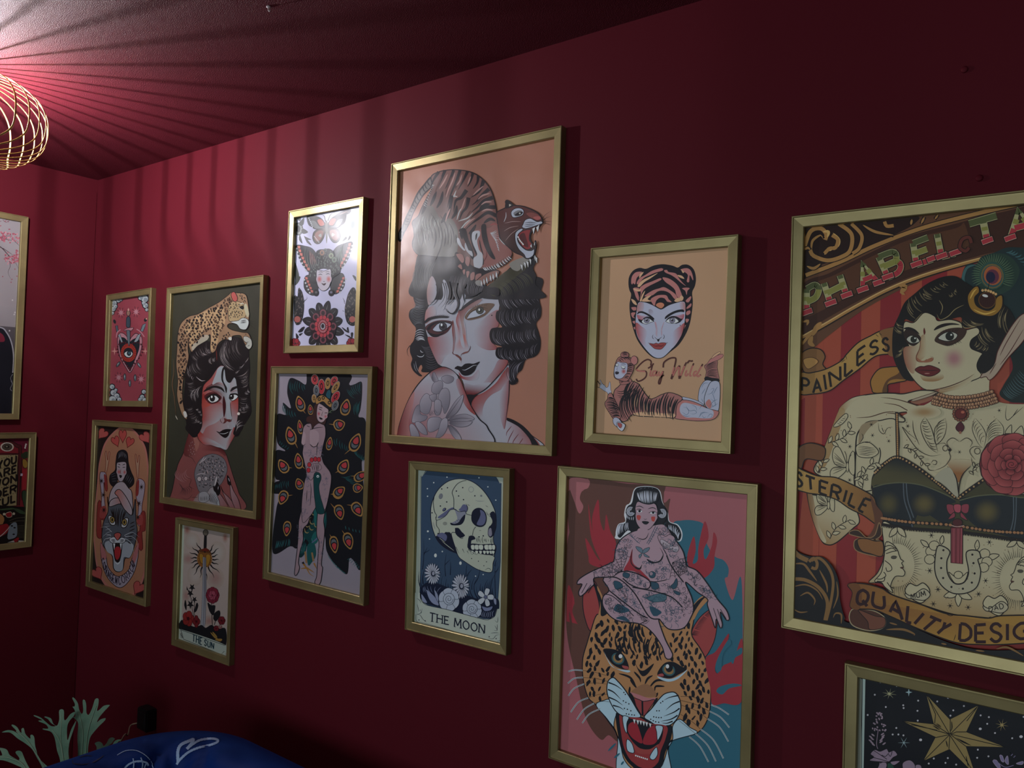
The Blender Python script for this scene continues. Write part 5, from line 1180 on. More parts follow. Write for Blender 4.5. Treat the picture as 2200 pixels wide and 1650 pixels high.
# title band
A.p('#a8b0a4', [(225, 640), (300, 640), (305, 720), (350, 790), (420, 830), (700, 890), (900, 945), (1240, 1030), (1330, 1030), (1400, 990), (1435, 880), (1490, 880), (1490, 1440), (210, 1110)], 0)
A.s(NV, 7, '300,630 305,720 340,785 420,830 700,890 900,945 1240,1035 1330,1030 1400,990 1440,880'); A.s(NV, 5, '240,960 235,1020 260,1070 400,1100 1420,1380', '1490,1340 1440,1360')
A.text(NV, 17, 'THE', [(445, 935), (725, 1000), (725, 1112), (440, 1058)], 0.26, 0.15); A.text(NV, 17, 'MOON', [(808, 1015), (1255, 1122), (1250, 1240), (805, 1142)], 0.24, 0.15)
A.s(NV, 7, '250,960 310,940 330,870', '280,930 270,860 255,800', '310,940 330,930', '245,960 300,970 340,1030 400,1082', '250,720 300,760 310,800', '300,920 300,880', '1300,1310 1380,1320 1420,1270 1480,1260', '1340,1240 1420,1230 1470,1240', '1380,1190 1440,1200 1400,1120', '1400,1040 1440,1080 1450,990', '1440,1200 1440,1100', t='b'); A.dots(NV, '283,1043 375,1055 1422,1318 1320,1290', 9)
# ---- The Sun
A = G['sun'].at(350, 1100, 4.782)
DK, CR2, RDS, GO = '#16171a', '#97897f', '#6a1f22', '#8a6524'
for q in ((300, 300, 80, 90, '#9c9690'), (560, 420, 90, 120, '#9c9690'), (260, 480, 70, 60, '#8f6e6a'), (330, 650, 80, 110, '#a09690'), (540, 680, 90, 110, '#8f726c'), (250, 180, 40, 60, '#84584f'), (640, 260, 30, 60, '#84584f'), (480, 1120, 70, 60, '#8f6c66'), (240, 860, 40, 70, '#906f6a')): A.se(q[4], CR2, *q[:4])
A.p('#a0a898', '165,130 215,130 205,700 185,1220 160,1310')
cx, cy = 428, 480
rnd = random.Random(3)
for k in range(18):
    a = 2*math.pi*k/18+.08
    if abs(math.sin(a)+1) < .05: continue
    r0, r1 = 72, 135+rnd.uniform(-8, 18)+(55 if math.sin(a) > .6 else 20 if math.sin(a) < -.5 else 0)
    A.s(DK, 17, [(cx+f*math.cos(a+.05*math.sin(g))*1.12, cy+f*math.sin(a+.05*math.sin(g))*1.12) for f, g in ((r0, 0), (r0+(r1-r0)*.35, 2), (r0+(r1-r0)*.7, 4.5), (r1, 6))], t='e')
A.e('#6e4620', cx, cy, 78, 92); A.p('#4e301a', '360,400 400,380 470,390 500,430 470,420 400,415')
A.p(GO, '380,430 415,440 415,530 390,520 375,470', line='#4e301a', lw=5); A.p(GO, '445,440 485,440 490,480 470,540 445,555', line='#4e301a', lw=5); A.fan('#8a5a2a', 6, '350,460 360,530 400,570', '375,460 380,520 410,545', 6); A.fan('#8a5a2a', 6, '505,450 500,530 460,575', '490,450 485,520 455,550', 6)
A.p(DK, '428,210 450,210 446,400 420,400'); A.e('#5a5248', 440, 212, 26, 32, line=DK, lw=6); A.p('#5a2018', '395,390 440,370 480,395 440,405')
A.p(('#8a8a90', '#54545c', 410, 700, 445, 700), '412,460 444,470 446,800 440,1080 436,1140 412,1250 390,1150 396,1080 408,800', 0, '#4a4a52', 3); A.s('#46464e', 4, '428,470 425,900 412,1240')
A.p(DK, '190,1110 240,1140 330,1180 400,1160 440,1190 500,1160 560,1200 645,1200 640,1380 500,1330 185,1215')
A.s(DK, 6, '290,880 300,990 320,1080', '285,880 250,780', '330,900 320,1010 330,1070', '500,940 510,1180', '575,1010 530,1160')
for x, y, r in ((300, 775, 30), (283, 835, 30), (325, 900, 26), (283, 950, 34)): A.star(DK, x, y, r*1.2, r*.5, 5, 20, 1.2)
for q in ('230,900 245,960 240,1010 220,960', '350,930 365,960 345,1020 320,1030 330,980', '460,930 500,960 540,960 520,1060 480,1020', '530,1040 580,1010 590,1060 550,1120 520,1100', '245,760 255,800 245,800'): A.p(DK, q)
def bloom(x, y, r, c, c2, sy=1.1, n=6):
    for k in range(n):
        a = 2*math.pi*k/n; A.e(c, x+r*.5*math.cos(a), y+r*.5*sy*math.sin(a), r*.55, r*.55*sy, 0, 10, c2, 4)
    A.e(c2, x, y, r*.25, r*.25*sy)
bloom(262, 1095, 58, '#7a2422', '#3a0e12', 1.35, 5); bloom(345, 1125, 36, '#641c20', '#360c10', 1.7, 4); bloom(605, 1115, 36, '#641a22', '#360c10', 1.2); bloom(550, 1195, 26, '#641a22', '#360c10'); bloom(590, 1180, 18, '#97897f', '#641a22')
bloom(512, 855, 66, '#6e2030', '#3c0e18', 1.25, 8); bloom(512, 855, 40, '#8a4050', '#54182a', 1.2, 6)
A.s('#8a6a34', 16, '490,1235 540,1290 580,1310', '510,1230 560,1290', t='b'); A.p('#8a6a34', '535,1310 590,1300 612,1310 590,1330')
A.p('#9aa298', '188,1205 640,1365 640,1460 610,1468 170,1310 180,1240'); A.s(DK, 5, '185,1210 640,1370', '210,1305 600,1462 632,1430', '185,1210 212,1300', '180,1250 205,1290', sm=0); A.fan(DK, 4, '178,1240 180,1290', '200,1250 205,1300', 4)
A.text('#16303a', 10, 'THE', [(308, 1255), (405, 1295), (402, 1365), (305, 1322)], 0.32, 0.13); A.text('#16303a', 10, 'SUN', [(430, 1308), (526, 1350), (522, 1405), (428, 1370)], 0.32, 0.10)
# ---- night sky with the star
A = G['star'].at(1790, 1400, 5.366)
ST, DKB, PKF = '#8e7a4c', '#0c0d12', '#8c7888'
A.p('#a9b8b0', '340,310 372,310 350,1400 330,2200 300,2200', 0); A.p('#7a7c70', '282,290 335,320 325,800 318,2200 250,2200 262,800', 0); A.s(DKB, 6, '338,310 332,800 326,2100', sm=0)
rnd = random.Random(5)
A.dots('#b4b0b4', '545,352 733,395 480,497 607,638 398,730 980,565 808,618 812,650 972,682 975,795 728,880 686,955 752,955 810,965 1200,574 1324,532 1385,677 1507,627 1352,738 1700,735 1795,755 1776,832 1866,938 2064,998 1668,1130 1660,1224 1790,1207 1322,1227 1160,1232 1102,1290 1295,1282 1418,1302 2195,752', 11); A.e('#c4c0c4', 1696, 890, 17, 14); A.e('#c4c0c4', 1008, 1017, 17, 15); A.e('#c4c0c4', 2166, 980, 20, 16)
A.twinkle('#9c9a78', 8, 648, 485, 85, 4, 0.75, 12); A.star('#a8a47c', 648, 485, 26, 10, 5); A.twinkle('#9ab0b4', 7, 815, 1050, 70, 3, 1.0, 60); A.star('#a4bcc0', 872, 468, 40, 11, 4, 0, 1.2); A.twinkle('#9a8858', 8, 1945, 845, 75, 4, 0.95, 12); A.star('#a08c5c', 1945, 845, 28, 12, 4, 45)
big = '1075,495 1345,780 1680,615 1535,925 1985,1100 1530,1090 1640,1420 1340,1125 1040,1260 1180,985 795,800 1160,835'
A.p(ST, big, 0, DKB, 6)
for q in ('1075,495 1345,955', '1680,615 1350,950', '1985,1100 1350,950', '1640,1420 1345,960', '1040,1260 1340,960', '795,800 1340,950', '1160,835 1340,950', '1350,780 1350,950', '1535,925 1420,925 1360,950', '1180,990 1340,955', '1335,1120 1345,960', '1530,1090 1360,960', '1100,540 1180,720 1170,830', '900,840 1200,905', '1660,640 1540,800'): A.s(DKB, 8, q, sm=0)
A.fan(DKB, 7, '1140,850 1200,820', '1230,910 1250,860', 5, 0, 'b'); A.fan(DKB, 8, '1410,990 1480,1040', '1540,1050 1600,1085', 4, 0, 'b'); A.s(DKB, 12, '1365,800 1370,880 1350,920', '1300,1020 1320,1100', '1530,1200 1560,1330', t='b')
for q in ('430,1180 480,1130 540,1150 620,1120 640,1160 700,1140 740,1190 690,1220 640,1270 560,1270 420,1255 470,1215', '540,1290 600,1275 620,1310 580,1400 500,1400', '660,1270 770,1260 700,1310', '800,1290 880,1250 940,1300 950,1400 830,1400', '950,1310 1010,1310 1020,1380 960,1400'): A.p(PKF, q, line=DKB, lw=6)
A.s(DKB, 7, '470,1140 560,1200 620,1240', '560,1190 600,1210 640,1170', '640,1180 660,1210 680,1150', '440,1215 540,1240 640,1270'); A.p('#24463a', '630,1290 690,1310 700,1400 640,1400'); A.s(PKF, 7, '515,1120 500,1060 520,900', '540,1280 520,1400')
for k in range(34):
    f = rnd.random(); A.e('#94808c', 530+rnd.uniform(-1, 1)*(25+65*f), 705+210*f, 12, 9, rnd.uniform(0, 90), 7)
for k in range(12): A.e('#94808c', 510+(-1)**k*rnd.uniform(40, 85), 950+11*k, 24, 9, (-1)**k*-35, 8)
for q in ('1840,1260 1880,1250 1930,1330 1900,1340', '1920,1195 1950,1200 1970,1270 1940,1260', '1980,1260 2010,1200 2020,1300', '2110,1290 2190,1265 2180,1300', '2040,1160 2060,1190'): A.p('#7a7092', q, line='#a090a4', lw=6)
A.s('#7a7092', 8, '1880,1260 1980,1330 2080,1310', '2000,1340 2020,1400', '2050,1200 2070,1180', '2080,1220 2100,1200')
# flowers below the frame line
rnd = random.Random(8)
for k in range(7):
    u, v = 0.12+0.13*k, 0.74+0.12*math.sin(k*2.1); x, y = A.uv(u, v)
    for j in range(5): A.e(PKF if k % 2 else '#9c8a70', x+46*math.cos(j*1.26), y+46*math.sin(j*1.26), 38, 30, j*72, 10, DKB, 5)
    A.e('#6a4a30', x, y, 20)
    x2, y2 = A.uv(u, 0.98); A.s('#24463a', 12, [(x, y+70), ((x+x2)/2+20, (y+y2)/2), (x2, y2)], t='s')
# ---- woman with a peacock
A = G['pea'].at(550, 770, 5.893)
DKF, TE, TE2, SKP = '#15171c', '#123034', '#1d4a4c', '#8e787f'
OUT = '640,200 620,190 1175,195 1180,330 1240,330 1335,295 1345,420 1335,560 1320,660 1300,740 1390,800 1400,1260 1340,1310 1370,1660 1400,2180 1310,2264 1250,2200 1185,2170 1150,2297 1000,2215 895,2110 860,1980 700,2060 560,2080 500,2090 430,2072 212,2120 260,1760 330,1660 215,1640 235,1560 300,1540 240,1500 245,1180 370,1170 270,1060 265,720 380,710 340,560 440,630 395,430 430,255 540,280 630,330'
A.warp = (1532, 1.57); A.p(DKF, OUT); A.warp = None
for pa, pb, n in (('420,280 520,290 620,340', '450,430 520,420 640,400', 8), ('1150,400 1220,350 1330,310', '1230,500 1280,450 1335,430', 8), ('1250,560 1300,560 1330,520', '1240,700 1290,720 1310,680', 6), ('1240,1140 1300,1200 1380,1240', '1280,1240 1330,1280 1370,1310', 7), ('340,580 400,640 500,680', '360,700 420,740 520,740', 7), ('290,1080 330,1120 400,1160', '300,1040 360,1090 430,1120', 5), ('1080,1500 1150,1540 1300,1660', '1200,1480 1280,1560 1370,1650', 8), ('250,1600 330,1560 420,1560', '240,1660 320,1650 430,1630', 8), ('980,1000 1080,1040 1160,1100', '1000,1100 1090,1150 1180,1200', 6)):
    A.fan(TE2, 9, pa, pb, n, 0.1, 'b', 0.2, n)
def eye(x, y, rx, ry, rot, tail=None):
    if tail: A.s('#8f6a3c', 14, tail, t='e')
    a = R(rot); ca, sa = math.cos(a), math.sin(a)
    f = lambda k, pts: [(x+(px*rx*k)*ca-(py*ry*k)*sa, y+(px*rx*k)*sa+(py*ry*k)*ca) for px, py in pts]
    tear = [(0, -1.1), (.75, -.5), (1, .2), (.7, .85), (0, 1.05), (-.7, .85), (-1, .2), (-.75, -.5)]
    A.p('#94703f', f(1.0, tear)); A.p(DKF, f(0.8, tear)); A.p('#565a5e', f(0.62, tear)); A.p(DKF, f(.62, [(0, -1.05), (.8, -.5), (.95, .15), (.3, .45), (-.3, .45), (-.95, .15), (-.8, -.5)])); A.p('#a0383c', f(.6, [(0, -1.1), (.7, -.5), (.75, .05), (0, .3), (-.75, .05), (-.7, -.5)]))
for a in ((560, 575, 60, 95, -15, '590,650 630,700'), (690, 650, 35, 62, -5), (1135, 620, 65, 100, 12), (1055, 840, 75, 70, 70, '990,840 920,830'), (560, 870, 36, 85, -8), (440, 980, 68, 110, -15, '490,1060 530,1140'), (1260, 1065, 72, 115, 22, '1210,1140 1120,1215'), (540, 1300, 55, 95, -8, '590,1370 620,1400'), (345, 1365, 66, 90, -30, '400,1380 460,1390'), (1110, 1370, 72, 92, 28, '1060,1420 1000,1450'), (1330, 1490, 60, 95, 60, '1280,1490 1200,1490'), (550, 1590, 55, 70, -20), (930, 1080, 40, 80, 10), (1050, 1700, 66, 80, 40, '990,1720 940,1720'), (1290, 1640, 60, 60, 80)): eye(*a)
A.at(550, 1030, 5.69)
for a in ((330, 220, 62, 85, 200, '380,200 450,190'), (1020, 150, 62, 78, 50, '970,170 920,180'), (1020, 400, 62, 90, 165, '960,350 910,290'), (1240, 365, 66, 92, 150, '1190,320 1110,310'), (380, 600, 50, 88, 185), (955, 795, 55, 100, 172, '930,720 900,670'), (1130, 750, 62, 100, 165, '1090,680 1050,620')): eye(*a)
A.fan('#2a5f62', 7, '870,900 960,1050 1080,1140', '930,1000 1020,1080 1110,1160', 9, 0.05); A.fan('#2a5f62', 7, '1110,980 1180,1050 1260,1100', '1150,960 1220,1000 1265,1060', 7); A.fan('#2a5f62', 7, '230,850 300,830 420,820', '250,750 330,740 420,720', 9, 0.05); A.fan('#2a5f62', 8, '1080,560 1180,600 1280,620', '1090,610 1190,640 1285,660', 5)
# peacock body
A.at(550, 770, 5.893); A.warp = (1532, 1.22)
A.p('#123a3c', '730,1480 760,1440 810,1450 830,1520 800,1600 830,1700 870,1800 900,1920 880,2050 760,2180 700,2240 640,2160 560,2160 540,2100 640,2060 700,1980 740,1900 760,1800 740,1650 725,1560', line=DKF, lw=8)
A.e('#d0d8d8', 786, 1494, 16); A.e(DKF, 786, 1496, 8); A.s('#8f6a3c', 8, '825,1530 860,1520 845,1535', t='e')
for r in range(4):
    for k in range(4-r//2):
        x, y = 620+60*k+15*r-20*(r % 2), 1880+62*r-30*k; A.s('#8a7a52', 13, [(x-28, y-30), (x-22, y+8), (x+6, y+22), (x+26, y+10)], t='b')
A.p('#1c5a58', '740,1840 860,1830 880,1950 830,2050 800,2060 780,2000 750,2020 735,1930'); A.p('#1c5a58', '740,2080 800,2080 780,2180 740,2200 700,2160')
A.fan('#3a6a70', 10, '580,2120 700,2140 820,2060', '560,2170 720,2200 860,2100', 3, -0.1); A.s('#56607c', 20, '690,2200 780,2140 870,2040', t='b')
A.p(TE, '560,2190 640,2200 620,2300 555,2340'); A.p('#1a4c4c', '650,2220 740,2200 760,2320 700,2400 660,2420'); A.fan('#2a6462', 6, '570,2200 640,2200', '560,2310 610,2300', 6); A.s('#8a6a48', 22, '625,2280 640,2400', '710,2290 730,2380'); A.s(DKF, 30, '590,2390 640,2450', t='e'); A.s('#90642c', 22, '600,2410 640,2450 680,2510 735,2540', '645,2450 740,2500', '735,2400 770,2460', '640,2450 560,2460', t='e')
# figure
A.p(SKP, '600,880 640,830 700,820 790,800 870,850 885,930 880,1000 850,1120 830,1260 860,1320 920,1400 955,1500 945,1620 920,1720 880,1860 860,1960 872,2060 860,2180 842,2300 830,2420 845,2440 840,2500 820,2600 780,2630 745,2600 770,2540 780,2420 790,2300 800,2180 770,2100 780,1900 800,1800 830,1700 700,1900 660,1990 600,2050 600,2160 560,2280 540,2400 555,2440 535,2500 505,2530 490,2510 500,2420 510,2350 530,2200 540,2040 545,1960 580,1830 600,1640 640,1500 630,1400 610,1300 590,1200 600,1110 575,1080 590,980', line=DKF, lw=9)
A.p(SKP, '640,1500 700,1540 760,1440 800,1300 830,1240 860,1330 940,1440 955,1540 920,1720 870,1850 800,1780 700,1900 600,1980 580,1830 600,1640', line=DKF, lw=6)
A.p('#123a3c', '735,1480 770,1440 815,1460 828,1520 800,1600 815,1700 850,1800 870,1880 780,1880 750,1760 735,1620', line=DKF, lw=6); A.e('#d0d8d8', 786, 1494, 16); A.e(DKF, 786, 1496, 8)
A.s(DKF, 8, '700,880 690,900 760,880 860,870', '640,850 690,870', '680,1080 720,1120 770,1110 790,1060', '580,1070 600,1110', '800,960 780,1080 770,1240', '690,1040 690,1000', '650,1640 640,1760', '690,1560 700,1640 690,1800', t='b')
A.p('#9c868c', '690,920 760,910 800,960 790,1060 740,1115 690,1080'); A.p('#9c868c', '600,930 630,960 625,1060 600,1100 578,1070')
A.s(DKF, 7, '690,1085 730,1120 780,1100 795,1050', '580,1075 605,1105 630,1080', t='b')
A.p(SKP, '640,1380 700,1340 800,1330 830,1400 700,1440', line=DKF, lw=4); A.fan(DKF, 7, '700,1340 760,1330 810,1330', '720,1420 770,1430 790,1420', 5, 0, 'b')
for x, y in ((708, 1285), (755, 1275), (800, 1280), (678, 1345), (668, 1415)): A.e('#a02a34', x, y, 24, 30, 0, 14, DKF, 5)
rnd = random.Random(2)
for q in ('600,1120 780,1120 760,1240 620,1260', '640,1660 720,1700 640,1900 580,1900', '545,2000 600,2040 560,2280 520,2280', '850,1480 940,1500 900,1760 830,1740', '790,2140 855,2140 830,2400 785,2400', '790,1140 850,1100 830,1240', '640,1440 690,1500 660,1620'):
    P = pts_of(q); n = 0
    x0, x1, y0, y1 = min(p[0] for p in P), max(p[0] for p in P), min(p[1] for p in P), max(p[1] for p in P)
    while n < 16:
        z = (rnd.uniform(x0, x1), rnd.uniform(y0, y1))
        if inside(z, P):
            n += 1; a = rnd.uniform(0, 6); A.s('#5c5a6c', 5, [z, (z[0]+22*math.cos(a), z[1]+22*math.sin(a)), (z[0]+30*math.cos(a+1), z[1]+30*math.sin(a+1))], t='b')
# head and crown
A.warp = None
A.p('#3a2422', '740,600 800,560 900,590 930,680 900,760 870,840 800,820 740,860 715,900 700,830 640,800 650,740 720,710', line=DKF, lw=6)
A.p('#a08a8e', '775,640 800,570 860,590 920,650 905,730 860,800 815,810 775,760', line=DKF, lw=6); A.p(DKF, '800,565 860,550 920,600 930,650 880,620 840,590')
A.se('#a04a56', '#a08a8e', 798, 700, 24, 34); A.se('#a04a56', '#a08a8e', 885, 735, 24, 26); A.s(DKF, 10, '790,635 845,660', '865,690 915,690', '795,612 850,632', t='b'); A.s(DKF, 5, '855,660 835,720 850,725', t='b'); A.p(DKF, '800,745 830,750 850,770 820,775')
for x, y, rx, ry, rot, c in ((745, 270, 42, 62, -5, '#a0383c'), (830, 360, 40, 92, 0, '#9a2c34'), (910, 320, 34, 70, 5, '#94703f'), (990, 290, 40, 62, 20, '#a0383c'), (765, 410, 32, 66, 0, '#565c62'), (1010, 370, 34, 82, 30, '#94703f'), (1010, 490, 40, 78, 30, '#9a2c34'), (1005, 600, 36, 62, 20, '#565c62'), (738, 510, 26, 50, 0, '#94703f')):
    A.e('#8f8078', x, y-4, rx+8, ry+8, rot, 16, DKF, 5); A.e(c, x, y, rx, ry, rot); A.e(DKF, x, y-5, rx*.45, ry*.5, rot); A.e(c, x, y-5, rx*.22, ry*.3, rot)
A.p('#94703f', '760,520 830,465 890,490 960,560 950,620 900,590 850,545 770,580', line=DKF, lw=6); A.p('#1d4a56', '890,470 920,400 950,420 940,510')
for x, y in ((805, 515), (855, 500), (932, 560)): A.e(DKF, x, y, 20, 24); A.e('#8a6a3a', x, y, 10, 12)
A.s('#5a6a50', 8, '910,700 960,660 990,670', '920,680 970,690', '990,650 1000,640', t='b')
# ---- butterfly flash sheet
A = G['but'].at(590, 410, 4.583)
BK, CO, GY = '#222428', '#b06a60', '#6a6e6e'
def mir(pts, cx, k=1.0): return [(2*cx-x, y+(x-cx)*-0.33*k) for x, y in pts_of(pts)]
# top butterfly
def wing2(q, c, cx=512, **kw): A.p(c, q, **kw); A.p(c, [(2*cx-x, y+(x-cx)*.12) for x, y in pts_of(q)], **kw)
wing2('500,320 460,270 400,245 320,245 330,330 370,360 400,380 470,370 505,350', BK); wing2('495,360 430,375 385,410 375,470 400,515 440,520 480,470 500,400', '#4a4440', line=BK, lw=6)
wing2('420,290 460,280 490,330 450,345', CO); wing2('350,300 400,300 440,350 480,360 400,370', GY); wing2('400,420 440,390 480,400 460,470 420,500 395,470', '#8a6660'); wing2('430,440 460,420 460,460', '#a0a29c')
for k in range(6): A.e('#b8bcc4', 338+7*k, 270+17*k, 5, 7); A.e('#b8bcc4', 392+9*k, 450+11*k, 5)
A.p('#5c5e58', '500,300 520,300 525,400 512,520 500,400'); A.s(BK, 9, '500,300 490,250 465,235 450,245', '525,295 550,235 590,212 605,225', t='e')
A.p(BK, '600,245 660,200 750,180 740,220 680,240'); A.s('#a48a80', 6, '640,235 720,200', t='b')
# left flower, leaves
def leaf(q, c=BK): A.p(c, q); P = pts_of(q); A.s('#7c7e7a', 4, [P[0], P[len(P)//2]], t='b', sm=0)
A.e(GY, 235, 375, 42, 60, line=BK, lw=8); A.e(BK, 232, 375, 20, 34); A.fan('#a8aca8', 5, '250,320 275,370 250,430', '240,340 255,375 240,410', 7)
for q in ('240,320 290,265 285,330 260,345', '275,370 330,405 290,425 265,410', '250,430 275,520 240,480', '290,440 365,535 320,510', '220,270 260,265 250,300', '300,450 340,470 365,480 320,480'): leaf(q, '#3c3e3c')
for q in ('200,700 235,800 240,850 210,900 195,800', '215,850 255,845 235,900 200,930', '765,830 800,845 800,890', '665,500 700,450 710,470', '720,490 740,440 750,460'): leaf(q, '#3a403c')
A.se('#5a6a60', '#b4b4cc', 770, 330, 60, 110)
# central butterfly woman
wing2('420,640 370,570 300,545 215,540 235,640 270,720 320,780 340,800 400,780 430,720', '#33363a', 490, line=BK, lw=7)
for k in range(7):
    f = k/6; x, y = 238+95*f**1.3, 555+215*f; A.p(CO, [(x-14, y-16), (x+16, y-14), (x+18, y+16), (x-8, y+14)], 0, BK, 4); x2 = 2*490-x; A.p(CO, [(x2-16, y-40), (x2+14, y-44), (x2+10, y-12), (x2-18, y-8)], 0, BK, 4)
    A.e('#a8acb0', x-22, y+14, 9, 10); A.e('#a8acb0', x2+22, y-14, 9, 10)
A.fan('#6a7068', 6, '300,550 370,600 420,650', '340,780 390,780 430,760', 6, 0.1); A.fan('#7a8a80', 6, '680,520 640,580 590,650', '680,700 640,740 590,740', 6, 0.1); A.fan('#8a5a56', 5, '340,580 380,620', '360,740 420,720', 4)
wing2('400,850 340,830 300,850 290,940 320,1000 380,1030 420,1000 430,920', '#3a3c3e', 490, line=BK, lw=7)
for k in range(5):
    f = k/4; x, y = 312+55*f, 860+128*f; A.p(CO, [(x-14, y-14), (x+14, y-10), (x+16, y+16), (x-8, y+14)], 0, BK, 4); A.p(CO, [(2*495-x-14, y-10), (2*495-x+14, y-14), (2*495-x+8, y+14), (2*495-x-16, y+16)], 0, BK, 4)
    A.e('#a8acb0', x-20, y+16, 9); A.e('#a8acb0', 2*495-x+22, y+10, 9)
A.p('#2c2e30', '410,610 440,580 490,575 540,570 580,600 600,680 640,720 650,800 600,840 560,860 540,780 440,780 420,900 350,900 340,800 390,760 440,700')
A.spots('#5c6660', '430,600 540,580 600,700 640,780 560,830 540,770 440,770 400,840 350,860 360,790 420,740', 26, 11, 6, 3, 0.4)
for x, y, c in ((470, 610, '#8a6a58'), (560, 640, '#7c8a70'), (590, 680, '#6c7c6c')): A.e(c, x, y, 26, 30, line='#3a3c3c', lw=5); A.e('#4a4a48', x, y, 10, 14)
A.p('#b0aab4', '415,800 430,780 490,790 550,770 560,820 555,900 530,960 490,985 450,970 420,910', line=BK, lw=5)
A.se('#b0605c', '#b0aab4', 445, 870, 32, 45); A.se('#b0605c', '#b0aab4', 535, 870, 30, 42); A.s(BK, 7, '430,830 455,820 475,830', '505,825 530,815 550,825', t='b'); A.s(BK, 5, '430,805 460,798 480,810', '500,806 525,795 550,802', t='b'); A.s(BK, 5, '478,890 490,896 500,888', t='b'); A.p('#3a2c30', '462,908 485,915 512,908 490,935')
A.e(BK, 410, 1005, 28, 34); A.e('#555', 412, 1000, 12); A.e(BK, 560, 1005, 28, 34); A.e('#667', 560, 1000, 12)
# side butterflies
for q in ('235,960 270,990 290,1080 290,1180 270,1280 240,1320 200,1300 190,1130 195,1030 225,1040', '770,950 730,1000 705,1080 690,1180 710,1290 760,1330 800,1300 805,1100 800,980'): A.p('#26282a', q); A.spots('#5a5450', q, 34, 12, 6, 6, 0.4)
A.e('#9c5a54', 225, 1265, 34, 34, line=BK, lw=6); A.e('#9c5a54', 765, 1265, 34, 34, line=BK, lw=6); A.s(BK, 6, '290,1090 320,1060 315,1040', '290,1100 300,1060', '690,1090 670,1050', '670,1180 690,1190', '690,1110 680,1060', t='e')
# mandala flower
mx, my = 480, 1335
for k in range(12):
    a = 2*math.pi*k/12+.26; r = 185 if k % 3 else 200
    A.p('#2c2c2e', [(mx+100*math.cos(a-.24), my+1.3*100*math.sin(a-.24)), (mx+160*math.cos(a-.2), my+1.3*160*math.sin(a-.2)), (mx+r*1.05*math.cos(a), my+1.3*r*math.sin(a)), (mx+160*math.cos(a+.2), my+1.3*160*math.sin(a+.2)), (mx+100*math.cos(a+.24), my+1.3*100*math.sin(a+.24))], 1, BK, 5); A.s('#7a7a7c', 5, [(mx+130*math.cos(a), my+1.3*130*math.sin(a)), (mx+175*math.cos(a), my+1.3*170*math.sin(a))], t='e')
A.e('#241c20', mx, my, 128, 168, line=BK, lw=8)
for k in range(8):
    a = 2*math.pi*k/8; A.e('#6e4048', mx+100*math.cos(a), my+132*math.sin(a), 34, 40, 0, 12, BK, 5); A.e('#2a2226', mx+100*math.cos(a), my+132*math.sin(a), 18, 22)
for k in range(12):
    a = 2*math.pi*k/12+.26; A.e('#a03c44', mx+64*math.cos(a), my+86*math.sin(a), 20, 26, 0, 10, BK, 4)
A.e('#8a3038', mx, my, 52, 70, line=BK, lw=4); A.fan('#b0a4a8', 4, [(mx+34*math.cos(t), my+46*math.sin(t)) for t in np.linspace(0, 6, 12)], [(mx+46*math.cos(t), my+62*math.sin(t)) for t in np.linspace(0, 6, 12)], 22); A.e('#9a949c', mx, my, 26, 36, line=BK, lw=5); A.e(BK, mx, my-2, 15, 22)
for q in ('230,1390 270,1345 300,1340 270,1390', '210,1400 240,1440 215,1460', '280,1400 250,1430 240,1410', '660,1340 720,1380 730,1400 690,1380', '750,1400 775,1400 760,1470', '690,1415 740,1430 760,1460', '710,1360 725,1340 735,1400'): leaf(q)
for x in (205, 755): 
    for k in range(6): A.e('#8a2c34', x+26*math.cos(k*1.05), 1500+26*math.sin(k*1.05), 22, 26, 0, 10, BK, 5)
# ---- woman with a leopard on her hair
A = G['lady'].at(330, 840, 5.69)
OL, SKL, RO, DRK = '#35362a', '#959ca0', '#8f3c36', '#4a1a1c'
HB = '#1c1819'
# body and shoulder
A.p('#7a4644', '190,1340 230,1200 290,920 370,740 430,520 470,470 540,560 600,640 720,660 800,680 880,760 930,900 980,1060 1040,1240 1080,1460 200,1480', line=HB, lw=8)
A.p(('#5a2526', '#7c4a46', 420, 600, 560, 620), '430,520 470,470 540,560 600,640 540,720 500,780 400,800 370,740')
A.p('#8a5a50', '470,480 520,560 560,640 520,740 500,640'); A.p(('#4a1a1c', '#7c4644', 760, 670, 740, 760), '540,760 600,690 700,660 790,675 870,740 880,800 780,740 640,760 540,830')
A.p((SKL, '#7c5450', 640, 1400, 560, 1180), '480,1420 560,1240 680,1180 760,1170 800,1300 820,1440')
A.p('#6a666a', '540,880 620,800 740,770 860,830 900,960 860,1080 800,1160 700,1180 640,1250 560,1230 520,1120 500,1010', line='#3c383c', lw=6)
rnd = random.Random(4)
A.spots('#403c40', '560,880 640,820 740,790 850,850 880,960 840,1060 700,1160 600,1200 540,1100', 40, 16, 9, 5, 0.4, 40, 60)
A.spots('#9c8a8a', '570,900 640,830 740,800 850,870 870,960 830,1040 700,1140 600,1180 550,1100', 48, 12, 5, 8, 0.4, 60, 60)
A.e('#a8a0a0', 560, 1075, 26, 30, line='#3c383c', lw=5); A.e('#a8a0a0', 640, 1070, 22, 26, line='#3c383c', lw=5); A.s('#b4acac', 7, '520,1030 580,1010 640,1020', '560,890 600,840 620,800', '590,870 650,810', '560,1240 620,1250 660,1230', t='b')
A.fan('#4a2c2e', 7, '300,1120 340,1180 420,1160', '310,1260 380,1280 470,1240', 8, -0.3); A.fan('#93686a', 6, '290,960 350,1000 420,940', '300,1080 380,1120 460,1060', 8, 0.3); A.s('#54302e', 8, '380,740 420,800 470,820 520,900', '400,1060 460,1080 440,1160 500,1200', '340,1300 420,1320 480,1260', '460,1300 540,1300', t='b'); A.spots('#8a7070', '430,600 500,640 500,780 430,800', 34, 9, 5, 4, 0.3)
